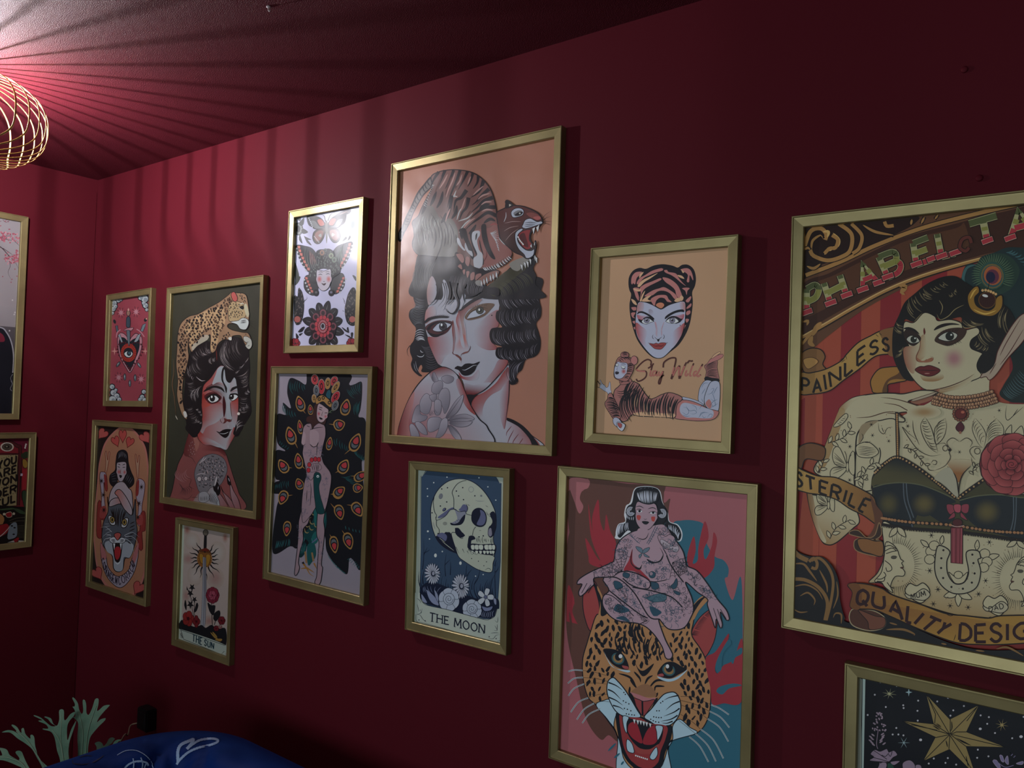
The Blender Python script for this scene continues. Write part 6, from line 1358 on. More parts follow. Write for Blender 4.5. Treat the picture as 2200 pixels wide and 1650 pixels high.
A.p('#8d8c90', '560,1250 640,1230 690,1300 640,1360 560,1350', line='#3c383c', lw=5); A.fan('#3c383c', 5, '570,1290 660,1280', '580,1350 660,1340', 7); A.fan('#3c3a40', 6, '700,1240 760,1260 800,1330', '700,1360 740,1380 790,1400', 8, 0.2)
# hand
FN = '#92787c'
for q in ('740,1180 790,1230 860,1320 910,1410 880,1450 820,1420 800,1330', '820,1160 860,1240 940,1320 1000,1420 960,1450 900,1360', '940,1130 980,1220 1040,1330 1068,1460 1010,1450 950,1300'): A.p((FN, '#7a4a4c', *[float(v) for v in q.split()[0].split(',')], *[float(v) for v in q.split()[3].split(',')]), q, line=HB, lw=6)
for q in ('750,1120 780,1110 820,1200 800,1280 770,1250', '900,1030 930,1060 950,1150 910,1140', '730,1160 760,1180 770,1240 740,1220'): A.p('#161214', q)
A.s('#a09aa0', 10, '770,1050 760,1110', '915,1060 935,1110', '795,1160 790,1210', t='b'); A.p('#a8a4a4', '770,1045 780,1070 760,1150 745,1150')
# hair behind
A.at(330, 580, 5.893)
A.p(HB, '460,1060 500,1000 600,930 700,900 780,1000 880,900 1000,860 1120,870 1180,960 1210,1080 1225,1250 1210,1400 1225,1600 1240,1800 1180,1920 1120,2000 1080,2100 1010,2090 1000,1900 900,1500 560,1900 590,2020 560,2100 500,2120 440,2060 400,2000 430,1900 380,1700 400,1400 420,1250')
# face
A.at(330, 840, 5.69)
A.p((RO, SKL, 600, 260, 900, 420), '610,-60 700,-160 790,-290 850,-310 920,-260 1010,-140 1050,-60 1060,120 1040,320 1000,520 940,640 890,720 800,690 700,660 610,650 540,560 560,420 600,300 590,120', line=HB, lw=6)
A.p(('#5a2422', SKL, 760, 40, 905, 20), '640,-40 760,-100 860,-60 905,0 905,140 900,300 880,320 870,200 830,60 700,0')
A.p(SKL, '790,-280 850,-300 905,-230 930,-120 935,-40 905,10 880,-60 800,-110 720,-80 760,-200'); A.p(SKL, '905,10 940,20 935,140 945,280 960,330 930,350 895,330 905,180')
A.p((RO, SKL, 700, 240, 760, 420), '595,140 700,150 820,140 870,220 850,310 760,390 650,440 600,520 570,480 600,310'); A.p((RO, SKL, 1040, 200, 960, 420), '1050,60 1058,160 1040,320 1010,460 970,420 965,330 945,240 950,130')
A.p(('#7a2c28', '#a04a40', 600, 80, 640, 200), '600,40 640,60 640,140 700,165 640,200 595,180'); A.p((RO, SKL, 600, 600, 760, 600), '545,560 570,500 640,560 760,620 860,690 800,690 700,660 610,650'); A.p((RO, SKL, 960, 590, 890, 560), '1000,520 940,640 890,720 880,660 930,560 985,440')
A.p('#3c1418', '860,60 885,160 880,260 860,320 850,240 845,120'); A.s('#4a1c1c', 7, '935,120 945,220 960,330', '815,330 820,370 850,400', '880,330 870,370 850,395', '960,330 950,370 915,380', t='b'); A.p('#5a2a28', '860,330 900,345 950,350 930,380 900,370 880,390 850,400 870,370')
A.p('#4a1c1e', '620,70 680,20 760,20 830,70 820,110 760,150 680,150'); A.p('#c4cac8', '660,90 700,50 760,45 800,90 780,125 720,145 685,130', line=HB, lw=8); A.p(HB, '640,80 700,40 770,35 820,85 800,95 760,60 700,65 660,100'); A.e(HB, 720, 90, 34, 40); A.e('#d0d6d4', 713, 72, 11, 15)
A.p('#c4cac8', '925,85 960,40 1010,45 1035,70 1000,105 960,120', line=HB, lw=8); A.e(HB, 955, 68, 30, 38); A.e('#d0d6d4', 950, 55, 9, 13); A.p(HB, '930,60 960,30 1020,30 1045,60 1010,45 960,50')
A.p(HB, '610,10 660,-40 750,-65 840,-40 870,20 820,-20 740,-40 670,-10'); A.p(HB, '940,10 960,-40 1040,-65 1056,-50 1000,-25'); A.s('#8a5450', 6, '640,30 720,-5 800,15 850,60', '945,20 1000,-5 1045,5', t='b')
A.p('#141012', '765,490 800,505 850,475 900,465 950,470 930,500 920,540 880,575 830,550 800,520'); A.s('#a4a8aa', 8, '805,515 850,525 890,515 920,500', t='b'); A.s('#141012', 6, '765,488 810,508', '935,480 965,462', t='b'); A.s('#a4a8aa', 9, '910,410 915,460', t='b')
# hair in front
A.at(330, 580, 5.893)
A.p(HB, '470,1060 520,990 620,930 720,910 790,1040 800,1120 760,1240 680,1360 620,1430 600,1560 570,1650 560,1700 600,1800 620,1950 580,2060 520,2110 460,2080 420,1960 380,1700 400,1400 420,1240')
A.p(HB, '790,1010 880,910 1000,850 1120,870 1200,980 1215,1150 1220,1300 1200,1450 1230,1560 1180,1640 1240,1760 1220,1840 1150,1900 1130,2010 1060,2090 1010,2070 1060,1900 1075,1700 1060,1500 1030,1360 970,1430 920,1390 900,1260 880,1330 890,1420 930,1500 920,1560 900,1480 860,1380 870,1260 915,1180 830,1150')
for pa, pb, n in (('600,1060 660,1020 720,1000', '640,1090 700,1060 760,1050', 5), ('700,1130 740,1110 790,1110', '720,1200 750,1170 790,1150', 4), ('860,960 900,940 940,930', '960,1260 990,1240 1000,1220', 5), ('1020,1320 1100,1230 1200,1130', '1060,1300 1140,1200 1205,1090', 6), ('420,1220 470,1290 520,1380', '430,1250 460,1330 510,1420', 4), ('1100,1420 1150,1380 1190,1330', '1130,1420 1170,1390 1200,1350', 5), ('1150,1560 1180,1530 1200,1500', '1190,1580 1210,1560 1225,1540', 4), ('500,1520 560,1500 600,1480', '480,1640 540,1660 590,1600', 6), ('530,1760 570,1800 600,1850', '560,1750 600,1790 620,1840', 6), ('520,1900 560,1930 600,1950', '540,1880 580,1910 615,1930', 6), ('1080,1760 1140,1740 1190,1690', '1100,1790 1160,1780 1220,1730', 6), ('1080,1900 1110,1930 1140,1980', '1060,1980 1060,2020 1040,2060', 6)):
    A.fan('#6a6466', 6, pa, pb, n, 0.2, 'b', 0.15, n); A.fan('#b4aca8', 4, pa, pb, max(2, n//2), 0.2, 'b', 0.2, n+1)
A.s('#a8a0a0', 8, '540,1350 600,1400 660,1400', '560,1370 620,1412', t='b'); A.e('#c8c4bc', 1078, 1820, 18)
A.s('#7a2c28', 6, '795,1010 805,1150', t='b'); A.s(HB, 12, '880,1300 880,1400 930,1500 915,1560', t='e')
for pa, pb, n in (('430,1250 480,1180 560,1120', '470,1380 540,1330 640,1280', 9), ('400,1420 440,1500 450,1600', '520,1400 540,1480 560,1560', 9), ('400,1750 450,1850 500,1950', '500,1720 540,1820 590,1900', 9), ('880,930 960,880 1080,880', '930,1230 1000,1150 1120,1080', 12), ('1060,1340 1100,1400 1120,1500', '1200,1250 1210,1350 1210,1450', 10), ('1080,1600 1090,1700 1070,1800', '1200,1600 1220,1700 1200,1800', 9), ('480,1080 560,1000 680,930', '560,1160 640,1100 760,1060', 9)):
    A.fan('#4a4444', 6, pa, pb, n, 0.16, 'b', 0.15, n); A.fan('#8a8280', 4, pa, pb, n//2, 0.16, 'b', 0.2, n+3, (0.2, 0.8))
# leopard
LP, LP2 = '#a88c68', '#8a6e54'
A.p(LP2, '300,1000 310,820 350,680 450,590 560,560 700,480 830,410 960,310 990,280 1060,290 1150,300 1190,360 1215,560 1210,620 1210,700 1170,760 1090,740 1060,690 960,680 940,720 1000,760 1130,790 1200,800 1240,880 1250,960 1210,1005 1170,960 1130,880 1100,830 1000,840 990,890 900,880 820,940 790,1020 745,1050 720,1000 720,820 640,900 540,960 490,1040 450,960 445,880 440,1000 450,1100 420,1240 380,1400 370,1600 390,1750 430,1880 400,1880 350,1800 300,1600 310,1400 290,1200', line=HB, lw=8)
A.p(LP, '560,580 740,490 900,500 900,700 830,800 820,900 760,1010 730,1000 730,740 600,820 470,960 460,850 400,760 450,660'); A.p('#9c9684', '560,900 640,830 700,830 690,880 560,960 500,1020 490,960')
A.p('#a08c68', '960,640 950,480 1000,400 1080,400 1140,440 1180,540 1150,610 1060,650 1000,650', line=HB, lw=6)
BODY = '310,980 330,760 450,620 600,570 760,480 960,350 990,420 940,560 900,720 840,800 800,920 740,1000 740,760 600,880 500,960 440,900 440,1100 400,1300 370,1500 360,1750 310,1500 310,1200'
A.spots(HB, BODY, 41, 20, 14, 2, 0.28, 80, 50, '#8a6244'); A.spots(HB, '960,480 1000,410 1120,430 1150,560 1060,620 970,620', 32, 10, 7, 3, 0.3); A.spots(HB, '1080,300 1140,310 1180,420 1120,400', 30, 12, 6, 3); A.spots(HB, '850,850 960,790 980,870 860,900', 34, 12, 8, 6); A.spots(HB, '1140,800 1220,830 1240,920 1180,870', 28, 7, 5, 7)
A.p('#a0504a', '985,310 1010,278 1040,290 1070,360 1050,400 1010,390', line=HB, lw=8); A.p('#a8a488', '1150,450 1180,430 1215,560 1190,600 1160,520')
A.p('#b4bcb8', '980,660 1080,640 1120,610 1180,615 1210,650 1205,700 1170,755 1100,745 1060,690', line=HB, lw=6); A.fan(HB, 5, '1110,640 1100,680', '1180,630 1185,670', 5); A.s('#c0c8bc', 9, '1090,440 1130,420 1145,440', '1085,470 1130,510', t='b'); A.p(HB, '1090,470 1140,450 1150,490 1120,500'); A.s(HB, 4, '1215,640 1290,660', '1215,660 1300,710', '1210,680 1300,760', t='e')
A.p('#a8aaa0', '1140,850 1180,840 1240,880 1250,960 1210,1005 1165,960 1190,930 1150,900', line=HB, lw=6); A.s(HB, 7, '1170,920 1215,910', '1190,970 1225,950', t='b'); A.p('#b8bab0', '950,860 990,850 990,890 960,885')
A.s('#5a4634', 14, '255,1120 260,1300 240,1450 265,1600 280,1750 290,1850', t='b'); A.s('#b8b4a4', 10, '280,1840 310,1900', t='b'); A.p('#b8bab4', '380,1800 410,1790 430,1850 400,1870')
# ---- pierced heart
A = G['heart'].at(200, 600, 5.5)
HR, PKH, NVY = '#843a44', '#ab7a82', '#1c2228'
def cloud(pts, c2):
    for x, y, r in pts: A.e(NVY, x, y, r*1.25, r*1.25)
    for x, y, r in pts: A.e(c2, x, y, r*.95, r*.95, line=NVY, lw=4); A.e('#7c868c', x+r*.25, y+r*.2, r*.5)
cloud([(240, 280, 42), (300, 245, 30), (240, 350, 30), (265, 320, 24), (330, 240, 20), (230, 400, 20)], '#a8b0b2'); cloud([(610, 230, 44), (560, 220, 26), (620, 310, 32), (600, 280, 24), (635, 360, 20)], '#a8b0b2'); cloud([(225, 1270, 30), (240, 1340, 36), (280, 1380, 34), (230, 1420, 44), (310, 1420, 26), (270, 1310, 20)], '#a8b0b2'); cloud([(600, 1330, 26), (580, 1390, 28), (610, 1430, 30), (555, 1420, 22)], '#a8b0b2')
for x, y in ((330, 395), (508, 385), (303, 1160), (567, 1180)):
    A.star(PKH, x, y, 38, 17, 8, 10, 1.15)
    for k in range(8): a = 2*math.pi*k/8+.5; A.s(NVY, 5, [(x+34*math.cos(a), y+42*math.sin(a)), (x+52*math.cos(a), y+66*math.sin(a))], sm=0)
for x in (253, 617): A.star('#c08a80', x, 850, 40, 9, 4, 0, 1.25)
A.p(PKH, '290,700 310,640 360,640 410,690 430,720 450,690 500,640 550,660 580,700 575,800 540,920 490,1020 435,1105 380,1030 320,920 295,800', line=NVY, lw=7)
A.p(NVY, '305,740 325,690 370,690 425,740 470,710 530,690 552,730 545,820 510,920 440,1070 380,1000 330,900 310,800')
for k in range(40):
    a = math.pi*k/39; t = -0.5*math.pi+2*math.pi*k/40; x = 437+158*math.sin(t)**3*0.95; y = 855-(150*math.cos(t)-60*math.cos(2*t)-22*math.cos(3*t)-8*math.cos(4*t)); A.e('#5a1c24', x, y+25, 9, 11, 0, 8, NVY, 3)
A.e('#93342c', 422, 868, 92, 110); A.fan('#5a1a18', 6, [(422+60*math.cos(t), 868+72*math.sin(t)) for t in np.linspace(0, 6.28, 30)], [(422+92*math.cos(t), 868+112*math.sin(t)) for t in np.linspace(0, 6.28, 30)], 26); A.e(NVY, 420, 870, 58, 62); A.p('#b8bebc', '372,880 400,855 440,850 470,880 440,918 400,915'); A.e(NVY, 428, 876, 26, 30); A.e('#3a5660', 430, 872, 14, 18)
A.p('#5c6a70', '400,600 435,600 440,700 428,790 410,720', line=NVY, lw=5); A.p(PKH, '365,610 400,580 480,572 455,610 420,600', line=NVY, lw=5); A.p('#3a4a54', '402,450 438,450 440,560 398,560', 1, NVY, 6); A.e('#8a6a5c', 420, 400, 22, 34, line=NVY, lw=6); A.p('#c09088', '410,370 422,340 434,370')
A.p('#4c5a62', '265,550 290,545 300,620 280,630', 0, NVY, 6); A.e(NVY, 254, 500, 16, 26, -20); A.s(PKH, 12, '275,690 285,630 325,595'); A.p('#8a969a', '295,660 320,650 352,740 335,750', 0, NVY, 5)
A.p('#6a7a80', '560,610 585,540 625,520 615,560 590,620', 0, NVY, 6); A.e(NVY, 620, 480, 18, 24, 25); A.e('#c09a80', 630, 468, 9); A.s(PKH, 12, '515,590 560,620 605,680'); A.p('#8a969a', '485,740 530,660 570,640 540,720 510,745', 0, NVY, 5)
for x, y, r in ((375, 1155, 0), (435, 1230, 0), (497, 1165, 0), (300, 1005, 35), (545, 1015, -35)): A.e('#5a666c', x, y, 14, 40 if not r else 36, r, 12, NVY, 6); A.e('#a8b0b2', x-3, y-6, 4, 16, r, 8)
# ---- Coragem Coracao
A = G['cor'].at(170, 890, 3.839)
TN, HRT, BKC, PAL = '#94674f', '#9c443f', '#1e1616', '#8e8490'
A.p(BKC, [A.uv(0, 0), A.uv(1, 0), A.uv(1, 1), A.uv(0, 1)], 0)
A.p('#a0645c', '150,560 165,400 210,240 290,140 360,100 440,120 510,200 560,320 580,600 570,1000 550,1280 500,1440 420,1520 340,1500 220,1420 150,1280 125,1100 120,900')
A.p(TN, '158,560 175,400 220,250 295,150 360,112 430,130 500,210 548,330 566,600 556,1000 538,1260 490,1420 410,1500 340,1480 230,1400 160,1260 135,1100 130,900')
def heart(x, y, r, c, rot=0, sy=1.25):
    P = []
    for k in range(20):
        t = 2*math.pi*k/20; hx = 16*math.sin(t)**3/16; hy = -(13*math.cos(t)-5*math.cos(2*t)-2*math.cos(3*t)-math.cos(4*t))/16
        ca, sa = math.cos(R(rot)), math.sin(R(rot)); P.append((x+r*(hx*ca-hy*sy*sa), y+r*(hx*sa+hy*sy*ca)))
    A.p(c, P, 0, '#5a1c1e', 5)
for a in ((195, 160, 42, '#9c4a46', 40), (545, 190, 45, '#9c4a46', -35), (150, 1310, 48, '#9c4a46', -30), (490, 1430, 50, '#9c4a46', 30), (360, 175, 32, HRT, 0, 1.9), (302, 220, 34, HRT, -22, 1.5), (418, 228, 34, HRT, 22, 1.5)): heart(*a)
# flames, ribbons
for s_ in ('215,480 220,400 215,320 225,305 235,380 245,310 255,320 240,420 225,480', '480,520 470,430 462,340 470,330 482,400 492,340 500,350 495,430 490,520'): A.p('#9a7a64', s_, line='#6a2420', lw=4)
for q, c in (('170,500 200,475 225,500 235,620 220,630 205,560 210,700 220,840 170,850 185,700', PAL), ('475,560 500,530 540,560 540,640 520,760 520,910 480,900 490,760 470,680', PAL), ('155,730 180,720 190,840 225,850 210,880 180,870 190,1010 150,1010 145,900', '#7a2c2a'), ('510,820 545,810 545,960 520,970 525,1110 495,1110 480,980 500,960', '#7a2c2a')): A.p(c, q, line='#4a1416', lw=5)
A.p('#7a2c2a', '205,500 225,510 235,620 220,625'); A.p('#7a2c2a', '478,560 495,545 490,660 470,670'); A.p('#8a3c3a', '180,770 220,760 222,845 170,850'); A.p('#8a3c3a', '478,850 522,830 522,910 485,905')
for x, y in ((185, 550), (200, 665), (205, 790), (515, 600), (495, 735), (485, 850)): A.twinkle(BKC, 7, x, y, 24, 4, 1.3)
# banner below
A.p(PAL, '180,1060 220,1150 240,1260 300,1330 350,1330 410,1280 440,1180 480,1080 490,1150 460,1290 400,1390 340,1430 280,1400 220,1320 185,1200', line=BKC, lw=5); A.p('#9a5f60', '180,1060 225,1160 215,1200 185,1180'); A.p('#9a5f60', '490,1060 440,1180 455,1230 485,1150')
A.text('#2a2430', 6, 'CORAGEM', ['200,1180 225,1250 265,1310 318,1345', '186,1210 225,1320 270,1375 312,1405'], 0.3); A.text('#2a2430', 6, 'CORAÇÃO', ['325,1345 380,1315 420,1250 442,1200', '330,1408 400,1370 445,1290 462,1250'], 0.3)
# woman
HRB = '#18161a'
A.p(HRB, '310,330 330,300 370,292 400,320 410,400 430,470 455,530 450,580 410,610 370,600 360,540 320,540 320,600 280,600 250,560 255,500 295,460 300,400'); A.fan('#5a5a62', 5, '320,370 350,350 390,370', '325,320 355,305 385,330', 6, 0.1); A.fan('#4a4a52', 5, '260,500 270,560', '300,480 315,560', 4); A.fan('#4a4a52', 5, '380,540 420,580', '400,490 450,530', 4)
SKC = '#968a90'
A.p(SKC, '310,410 330,395 385,395 392,440 380,510 350,560 325,545 312,490', line=HRB, lw=5); A.se('#9c4a4a', SKC, 330, 475, 22, 26); A.se('#9c4a4a', SKC, 376, 478, 16, 24)
A.s(HRB, 7, '315,430 340,440', '355,440 385,435', '318,408 345,420', '355,420 385,410', t='b'); A.p(HRB, '330,505 345,500 355,510 343,528'); A.s('#6a4a4c', 5, '347,450 340,485 352,490', t='b')
A.p(SKC, '260,640 290,590 325,560 370,560 410,610 435,640 445,760 440,820 400,850 360,760 330,740 300,790 250,800 245,720', line=HRB, lw=6)
A.p((SKC, '#9a5c54', 290, 700, 330, 640), '250,780 255,720 300,690 350,700 340,740 290,790', line=HRB, lw=6); A.p((SKC, '#9a5c54', 400, 740, 320, 640), '295,650 320,620 350,630 400,700 440,790 430,840 400,840 350,740 320,680', line=HRB, lw=6)
# cat head
GC, GC2 = '#4a4e56', '#8e949c'
A.p(GC, '235,680 250,760 340,740 380,790 440,830 465,700 470,880 480,960 460,1080 420,1180 380,1190 360,1280 320,1300 285,1270 275,1170 225,1120 190,1040 200,900 240,800', line=BKC, lw=6)
A.p(GC2, '215,1060 270,1040 320,1060 380,1050 450,1080 420,1180 370,1180 360,1280 320,1296 290,1270 280,1170 230,1130')
A.fan(BKC, 9, '260,780 330,770 400,800', '290,850 320,930 370,860', 9, 0.05); A.fan('#868c94', 5, '210,900 220,1000 240,1080', '255,900 265,980 275,1060', 8); A.fan(BKC, 8, '460,880 460,980 430,1080', '420,900 410,1000 400,1060', 7)
for x, y, r in ((275, 870, 1), (375, 890, -1)): A.p('#a8acb0', [(x-32*r, y-30), (x-4*r, y-34), (x+22*r, y), (x+24*r, y+40), (x-6*r, y+44), (x-28*r, y+12)], 1, BKC, 7); A.e('#8a7440', x, y, 20, 26, line=BKC, lw=6); A.e(BKC, x, y, 7, 14)
A.p('#9c4c48', '290,990 320,975 348,990 330,1030 318,1040 300,1020', line=BKC, lw=6); A.p('#b0b4ba', '250,1030 290,1010 318,1040 350,1015 385,1030 370,1060 318,1062 270,1060', line=BKC, lw=5); A.fan(BKC, 5, '260,1035 275,1055', '300,1030 305,1050', 3); A.fan(BKC, 5, '380,1035 370,1055', '340,1030 335,1050', 3)
A.p(BKC, '278,1062 320,1066 356,1064 350,1160 330,1220 300,1210 285,1140'); A.p('#94282c', '295,1110 320,1090 345,1110 338,1170 318,1200 300,1180'); A.p('#c0c4c8', '283,1064 300,1066 292,1120', 0); A.p('#c0c4c8', '338,1066 354,1064 348,1120', 0); A.s('#c0c4c8', 8, '295,1215 320,1235 345,1210', t='b')
A.s('#b4b8bc', 4, '270,970 220,930 175,935', '265,1000 220,990 190,1020', '265,1020 215,1030 190,1090', '375,1000 440,975 500,1015', '380,1010 440,1010 490,1060', '380,1025 430,1060 455,1150', t='e')
# ---- circus tattoo poster
A = G['phil'].at(1660, 400, 4.074)
RS, OS, DKP, GLD, TAN2 = '#7e2226', '#974430', '#1c1210', '#9c7240', '#a48044'
ED = A.uv(1, 0.5)[0]
# striped cloth
for k, (x0, x1, c) in enumerate(((150, 460, OS), (460, 612, OS), (612, 785, RS), (785, 950, OS), (950, 1130, RS), (1130, 1310, OS), (1310, 1530, RS), (1530, 1700, OS), (1700, 1900, RS), (1900, 2080, OS), (2080, 2260, RS), (2260, 2440, OS), (2440, 2700, RS))):
    d = 80*(1-k/14); A.p(c, [(x0, 600), (x1, 600), (x1-d*.5, 2600), (x1-d, 3900), (x0-d, 3900), (x0-d*.5, 2600)], 0)
A.p(RS, '200,1900 285,1850 275,2600 210,3200 160,3200', 0); A.p(OS, '285,1830 440,1780 430,2300 270,2600', 0); A.p(RS, '440,1750 600,1700 590,2300 430,2320', 0)
# brown corner scroll work
A.p('#5a3a26', '230,300 1700,200 2600,120 2600,560 2100,560 1700,680 1200,870 800,1080 500,1300 250,1500 230,1400'); A.p('#241410', '240,340 700,310 1240,260 1240,330 1060,430 700,600 400,700 260,800')
for q, w in (('290,780 600,660 900,520 1300,370 1750,250 2200,150 2600,90', 34), ('270,560 330,400 420,370 470,420 460,470', 36), ('340,570 350,480 420,430 440,460', 22), ('580,330 690,420 680,560 600,620 480,650 360,610 330,560', 34), ('690,330 780,430 760,540 700,590', 30), ('790,340 900,400 1060,430', 24), ('1220,290 1210,340', 20), ('1330,270 1300,330', 18), ('1450,250 1420,290', 16), ('980,310 1000,350 1060,345', 30), ('300,700 360,720 420,680', 26), ('270,560 310,540 330,560', 22)):
    A.s(DKP, w+14, q, t=''); A.s(GLD, w, q, t='b' if w < 30 else '')
A.s('#c09a5c', 26, '440,400 490,400 480,450', '530,410 580,470 560,530 480,540', '455,600 480,560 520,560', t='b'); A.s(GLD, 30, '520,430 570,470 550,540 500,545 455,590', t='')
# title band
A.p('#3a2016', '255,880 500,760 800,610 1150,450 1600,330 2000,230 2600,130 2600,520 2000,570 1700,640 1300,760 1000,880 700,1030 450,1170 250,1300')
A.p('#50301e', '290,900 560,770 860,620 1200,470 1600,370 1680,330 1700,560 1400,660 1000,800 700,950 450,1080 290,1130')
A.s(GLD, 28, '250,1330 480,1200 720,1060 1000,910 1300,790 1700,670 2000,600 2600,520'); A.s('#c09c62', 10, '250,1318 480,1188 720,1048 1000,900 1300,780 1700,660 2000,592'); A.s(DKP, 10, '250,1350 480,1220 720,1080 1000,932 1300,810 1700,690 2000,620 2600,540')
A.s(GLD, 46, '1100,870 1160,880 1130,930 1160,950', t='b'); A.s(GLD, 44, '350,1310 330,1370 370,1400', '430,1190 390,1230 350,1310', t='b'); A.s(GLD, 26, '250,1400 320,1310 440,1200', '265,1190 310,1180 300,1220', t='b')
GN, GN2, PKR = '#4c5230', '#7c7a3c', '#9c3038'
def letter(ch, tl, tr, br, bl, w=46):
    """block letter with green top and red foot on a dark outline"""
    tl, tr, br, bl = (np.array(v, float) for v in (tl, tr, br, bl))
    gl = GLYPH[ch]
    def mp(a, b): return tuple((bl+(br-bl)*a)*(1-b)+(tl+(tr-tl)*a)*b)
    for c, ww in ((DKP, w+24), ('#9a9468', w+10)):
        for st in gl: A.s(c, ww, [mp(*q) for q in st], sm=len(st) > 3)
    for st in gl:
        P = [np.array(q, float) for q in (smooth_px([(a*40, b*40) for a, b in st], False, 4, 6) if len(st) > 3 else [(a*40, b*40) for a, b in st])]
        Q = []
        for a, b in zip(P, P[1:]):
            for k in range(6): Q.append((a+(b-a)*k/6)/40)
        Q.append(P[-1]/40)
        for cc, lo_, hi_ in ((GN, .72, 2), (GN2, .42, .74), (PKR, -1, .44)):
            run = []
            for q in Q+[None]:
                if q is not None and lo_ <= q[1] < hi_: run.append(mp(q[0], q[1]))
                else:
                    if len(run) > 1: A.s(cc, w, run, sm=0)
                    run = []
    for st in gl:
        for a, b in (st[0], st[-1]):
            if b < .03:
                x, y = mp(a, b); A.s(DKP, 62, [(x-56, y+12), (x, y-8), (x+56, y-26)]); A.s('#b8907c', 48, [(x-48, y+10), (x, y-8), (x+48, y-24)]); A.s(PKR, 38, [(x-46, y+10), (x, y-8), (x+46, y-24)])
letter('P', (300, 900), (400, 850), (420, 1060), (300, 1110)); letter('H', (450, 850), (590, 780), (650, 960), (510, 1030)); letter('A', (720, 700), (850, 640), (930, 850), (790, 910), 40); letter('B', (930, 620), (1100, 560), (1130, 740), (1010, 800)); letter('E', (1230, 500), (1360, 450), (1400, 640), (1260, 690)); letter('L', (1440, 420), (1540, 390), (1600, 590), (1480, 620))
letter('T', (1720, 330), (1960, 260), (1960, 470), (1800, 500), 54); letter('A', (2080, 230), (2220, 190), (2300, 400), (2080, 460), 50); letter('T', (2380, 170), (2560, 130), (2580, 340), (2420, 380), 54)
A.s(DKP, 40, '1740,500 1720,450 1660,470 1640,540 1690,570 1720,540'); A.s('#5a2a22', 28, '1740,500 1720,450 1660,470 1640,540 1690,570 1720,540')
# ribbon PAINLESS
A.p('#7a5430', '250,1470 330,1420 420,1430 460,1490 440,1560 470,1620 300,1640 250,1560', line=DKP, lw=9); A.p('#a87c44', '270,1520 350,1500 400,1540 310,1600', line='#4a2a18', lw=5)
A.p((TAN2, '#8c6434', 500, 1500, 300, 1700), '240,1640 330,1635 470,1600 600,1530 650,1470 750,1370 860,1310 940,1270 1060,1235 1090,1250 1085,1480 1040,1470 900,1490 760,1600 620,1700 500,1790 350,1820 240,1810', line=DKP, lw=10)
A.p('#7a5430', '940,1270 1060,1235 1090,1250 1085,1460 1020,1480 960,1340'); A.s(DKP, 5, '640,1480 650,1520', '580,1530 630,1500', '600,1545 640,1515', '900,1295 930,1320', '930,1280 960,1310', t='b')
A.text(DKP, 21, 'PAINLESS', ['258,1680 370,1690 470,1640 620,1560 760,1430 900,1350 1010,1330', '258,1790 370,1810 490,1770 620,1680 760,1560 900,1460 1020,1440'], 0.3)
A.p('#96692f', '870,1780 860,1700 920,1610 1000,1585 1130,1590 1180,1690 1080,1720 1010,1740 1000,1810 890,1810', line=DKP, lw=9); A.p('#5a3a20', '1000,1810 1010,1720 1070,1690 1180,1690 1190,1640 1130,1590 1100,1640 1000,1700 960,1800')
# feather boa, peacock feather
A.p('#1d2c2c', '1660,960 1655,800 1700,690 1790,680 1830,620 1950,580 2050,540 2200,540 2600,560 2600,1500 2200,1700 2000,1300'); A.p('#25382e', '1790,840 1760,740 1830,640 1960,590 2080,620 2160,730 2120,860 2040,930 1920,960 1840,920')
A.fan('#4c6248', 8, [(1920+70*math.cos(t), 790+90*math.sin(t)) for t in np.linspace(2.6, 6.8, 20)], [(1930+190*math.cos(t), 790+200*math.sin(t)) for t in np.linspace(2.6, 6.8, 20)], 34, 0.06); A.s('#3c5c5a', 26, '1720,900 1670,820 1700,720 1780,690', t='b')
A.e('#2c4a40', 1925, 785, 112, 122, -10); A.e('#6a5a34', 1925, 790, 98, 108, -10); A.e('#2c4a4a', 1925, 792, 88, 96, -10); A.e('#9c5430', 1928, 785, 78, 84, -10); A.e('#5a2a3a', 1925, 795, 58, 64); A.e('#1c1a34', 1910, 800, 40, 48); A.s(DKP, 6, '1900,830 1885,910')
A.fan('#3a5a5c', 12, '2040,580 2120,620 2200,700', '2100,560 2180,600 2300,680', 7, 0.15)
# hair
HRP = '#16110f'
A.p(HRP, '1060,1500 1050,1400 1060,1250 1110,1130 1160,1020 1250,940 1350,860 1480,800 1600,790 1700,850 1780,900 1900,950 2000,1020 2090,1100 2140,1250 2100,1400 2000,1520 1900,1600 1840,1720 1800,1600 1850,1480 1740,1420 1730,1340 1790,1240 1660,1240 1650,1150 1500,1180 1420,1140 1330,1110 1240,1190 1160,1170 1150,1300 1200,1420 1150,1480 1190,1600 1240,1700 1160,1690 1100,1600')
for pa, pb, n in (('1170,1040 1230,960 1330,880', '1230,1160 1310,1080 1400,960', 6), ('1300,960 1400,880 1500,830', '1380,1000 1470,920 1560,870', 6), ('1540,960 1580,930 1610,900', '1570,980 1600,960 1620,930', 4), ('1070,1260 1090,1190', '1150,1300 1150,1220', 4), ('1080,1500 1110,1440', '1140,1460 1150,1400', 4), ('1660,1190 1750,1180', '1790,1240 1860,1200', 4), ('1790,1280 1880,1240', '1860,1400 1960,1340', 5), ('1760,1400 1800,1430 1880,1450', '1780,1360 1840,1390 1900,1400', 5), ('1840,1540 1900,1500', '1820,1620 1900,1590', 4), ('2000,1080 2060,1100', '1990,1280 2080,1280', 4)):
    A.fan('#5c5038', 10, pa, pb, n, 0.12, 'b', 0.2, n); A.fan('#a89468', 5, pa, pb, max(2, n//2), 0.12, 'b', 0.2, n+2, (0.15, 0.7))
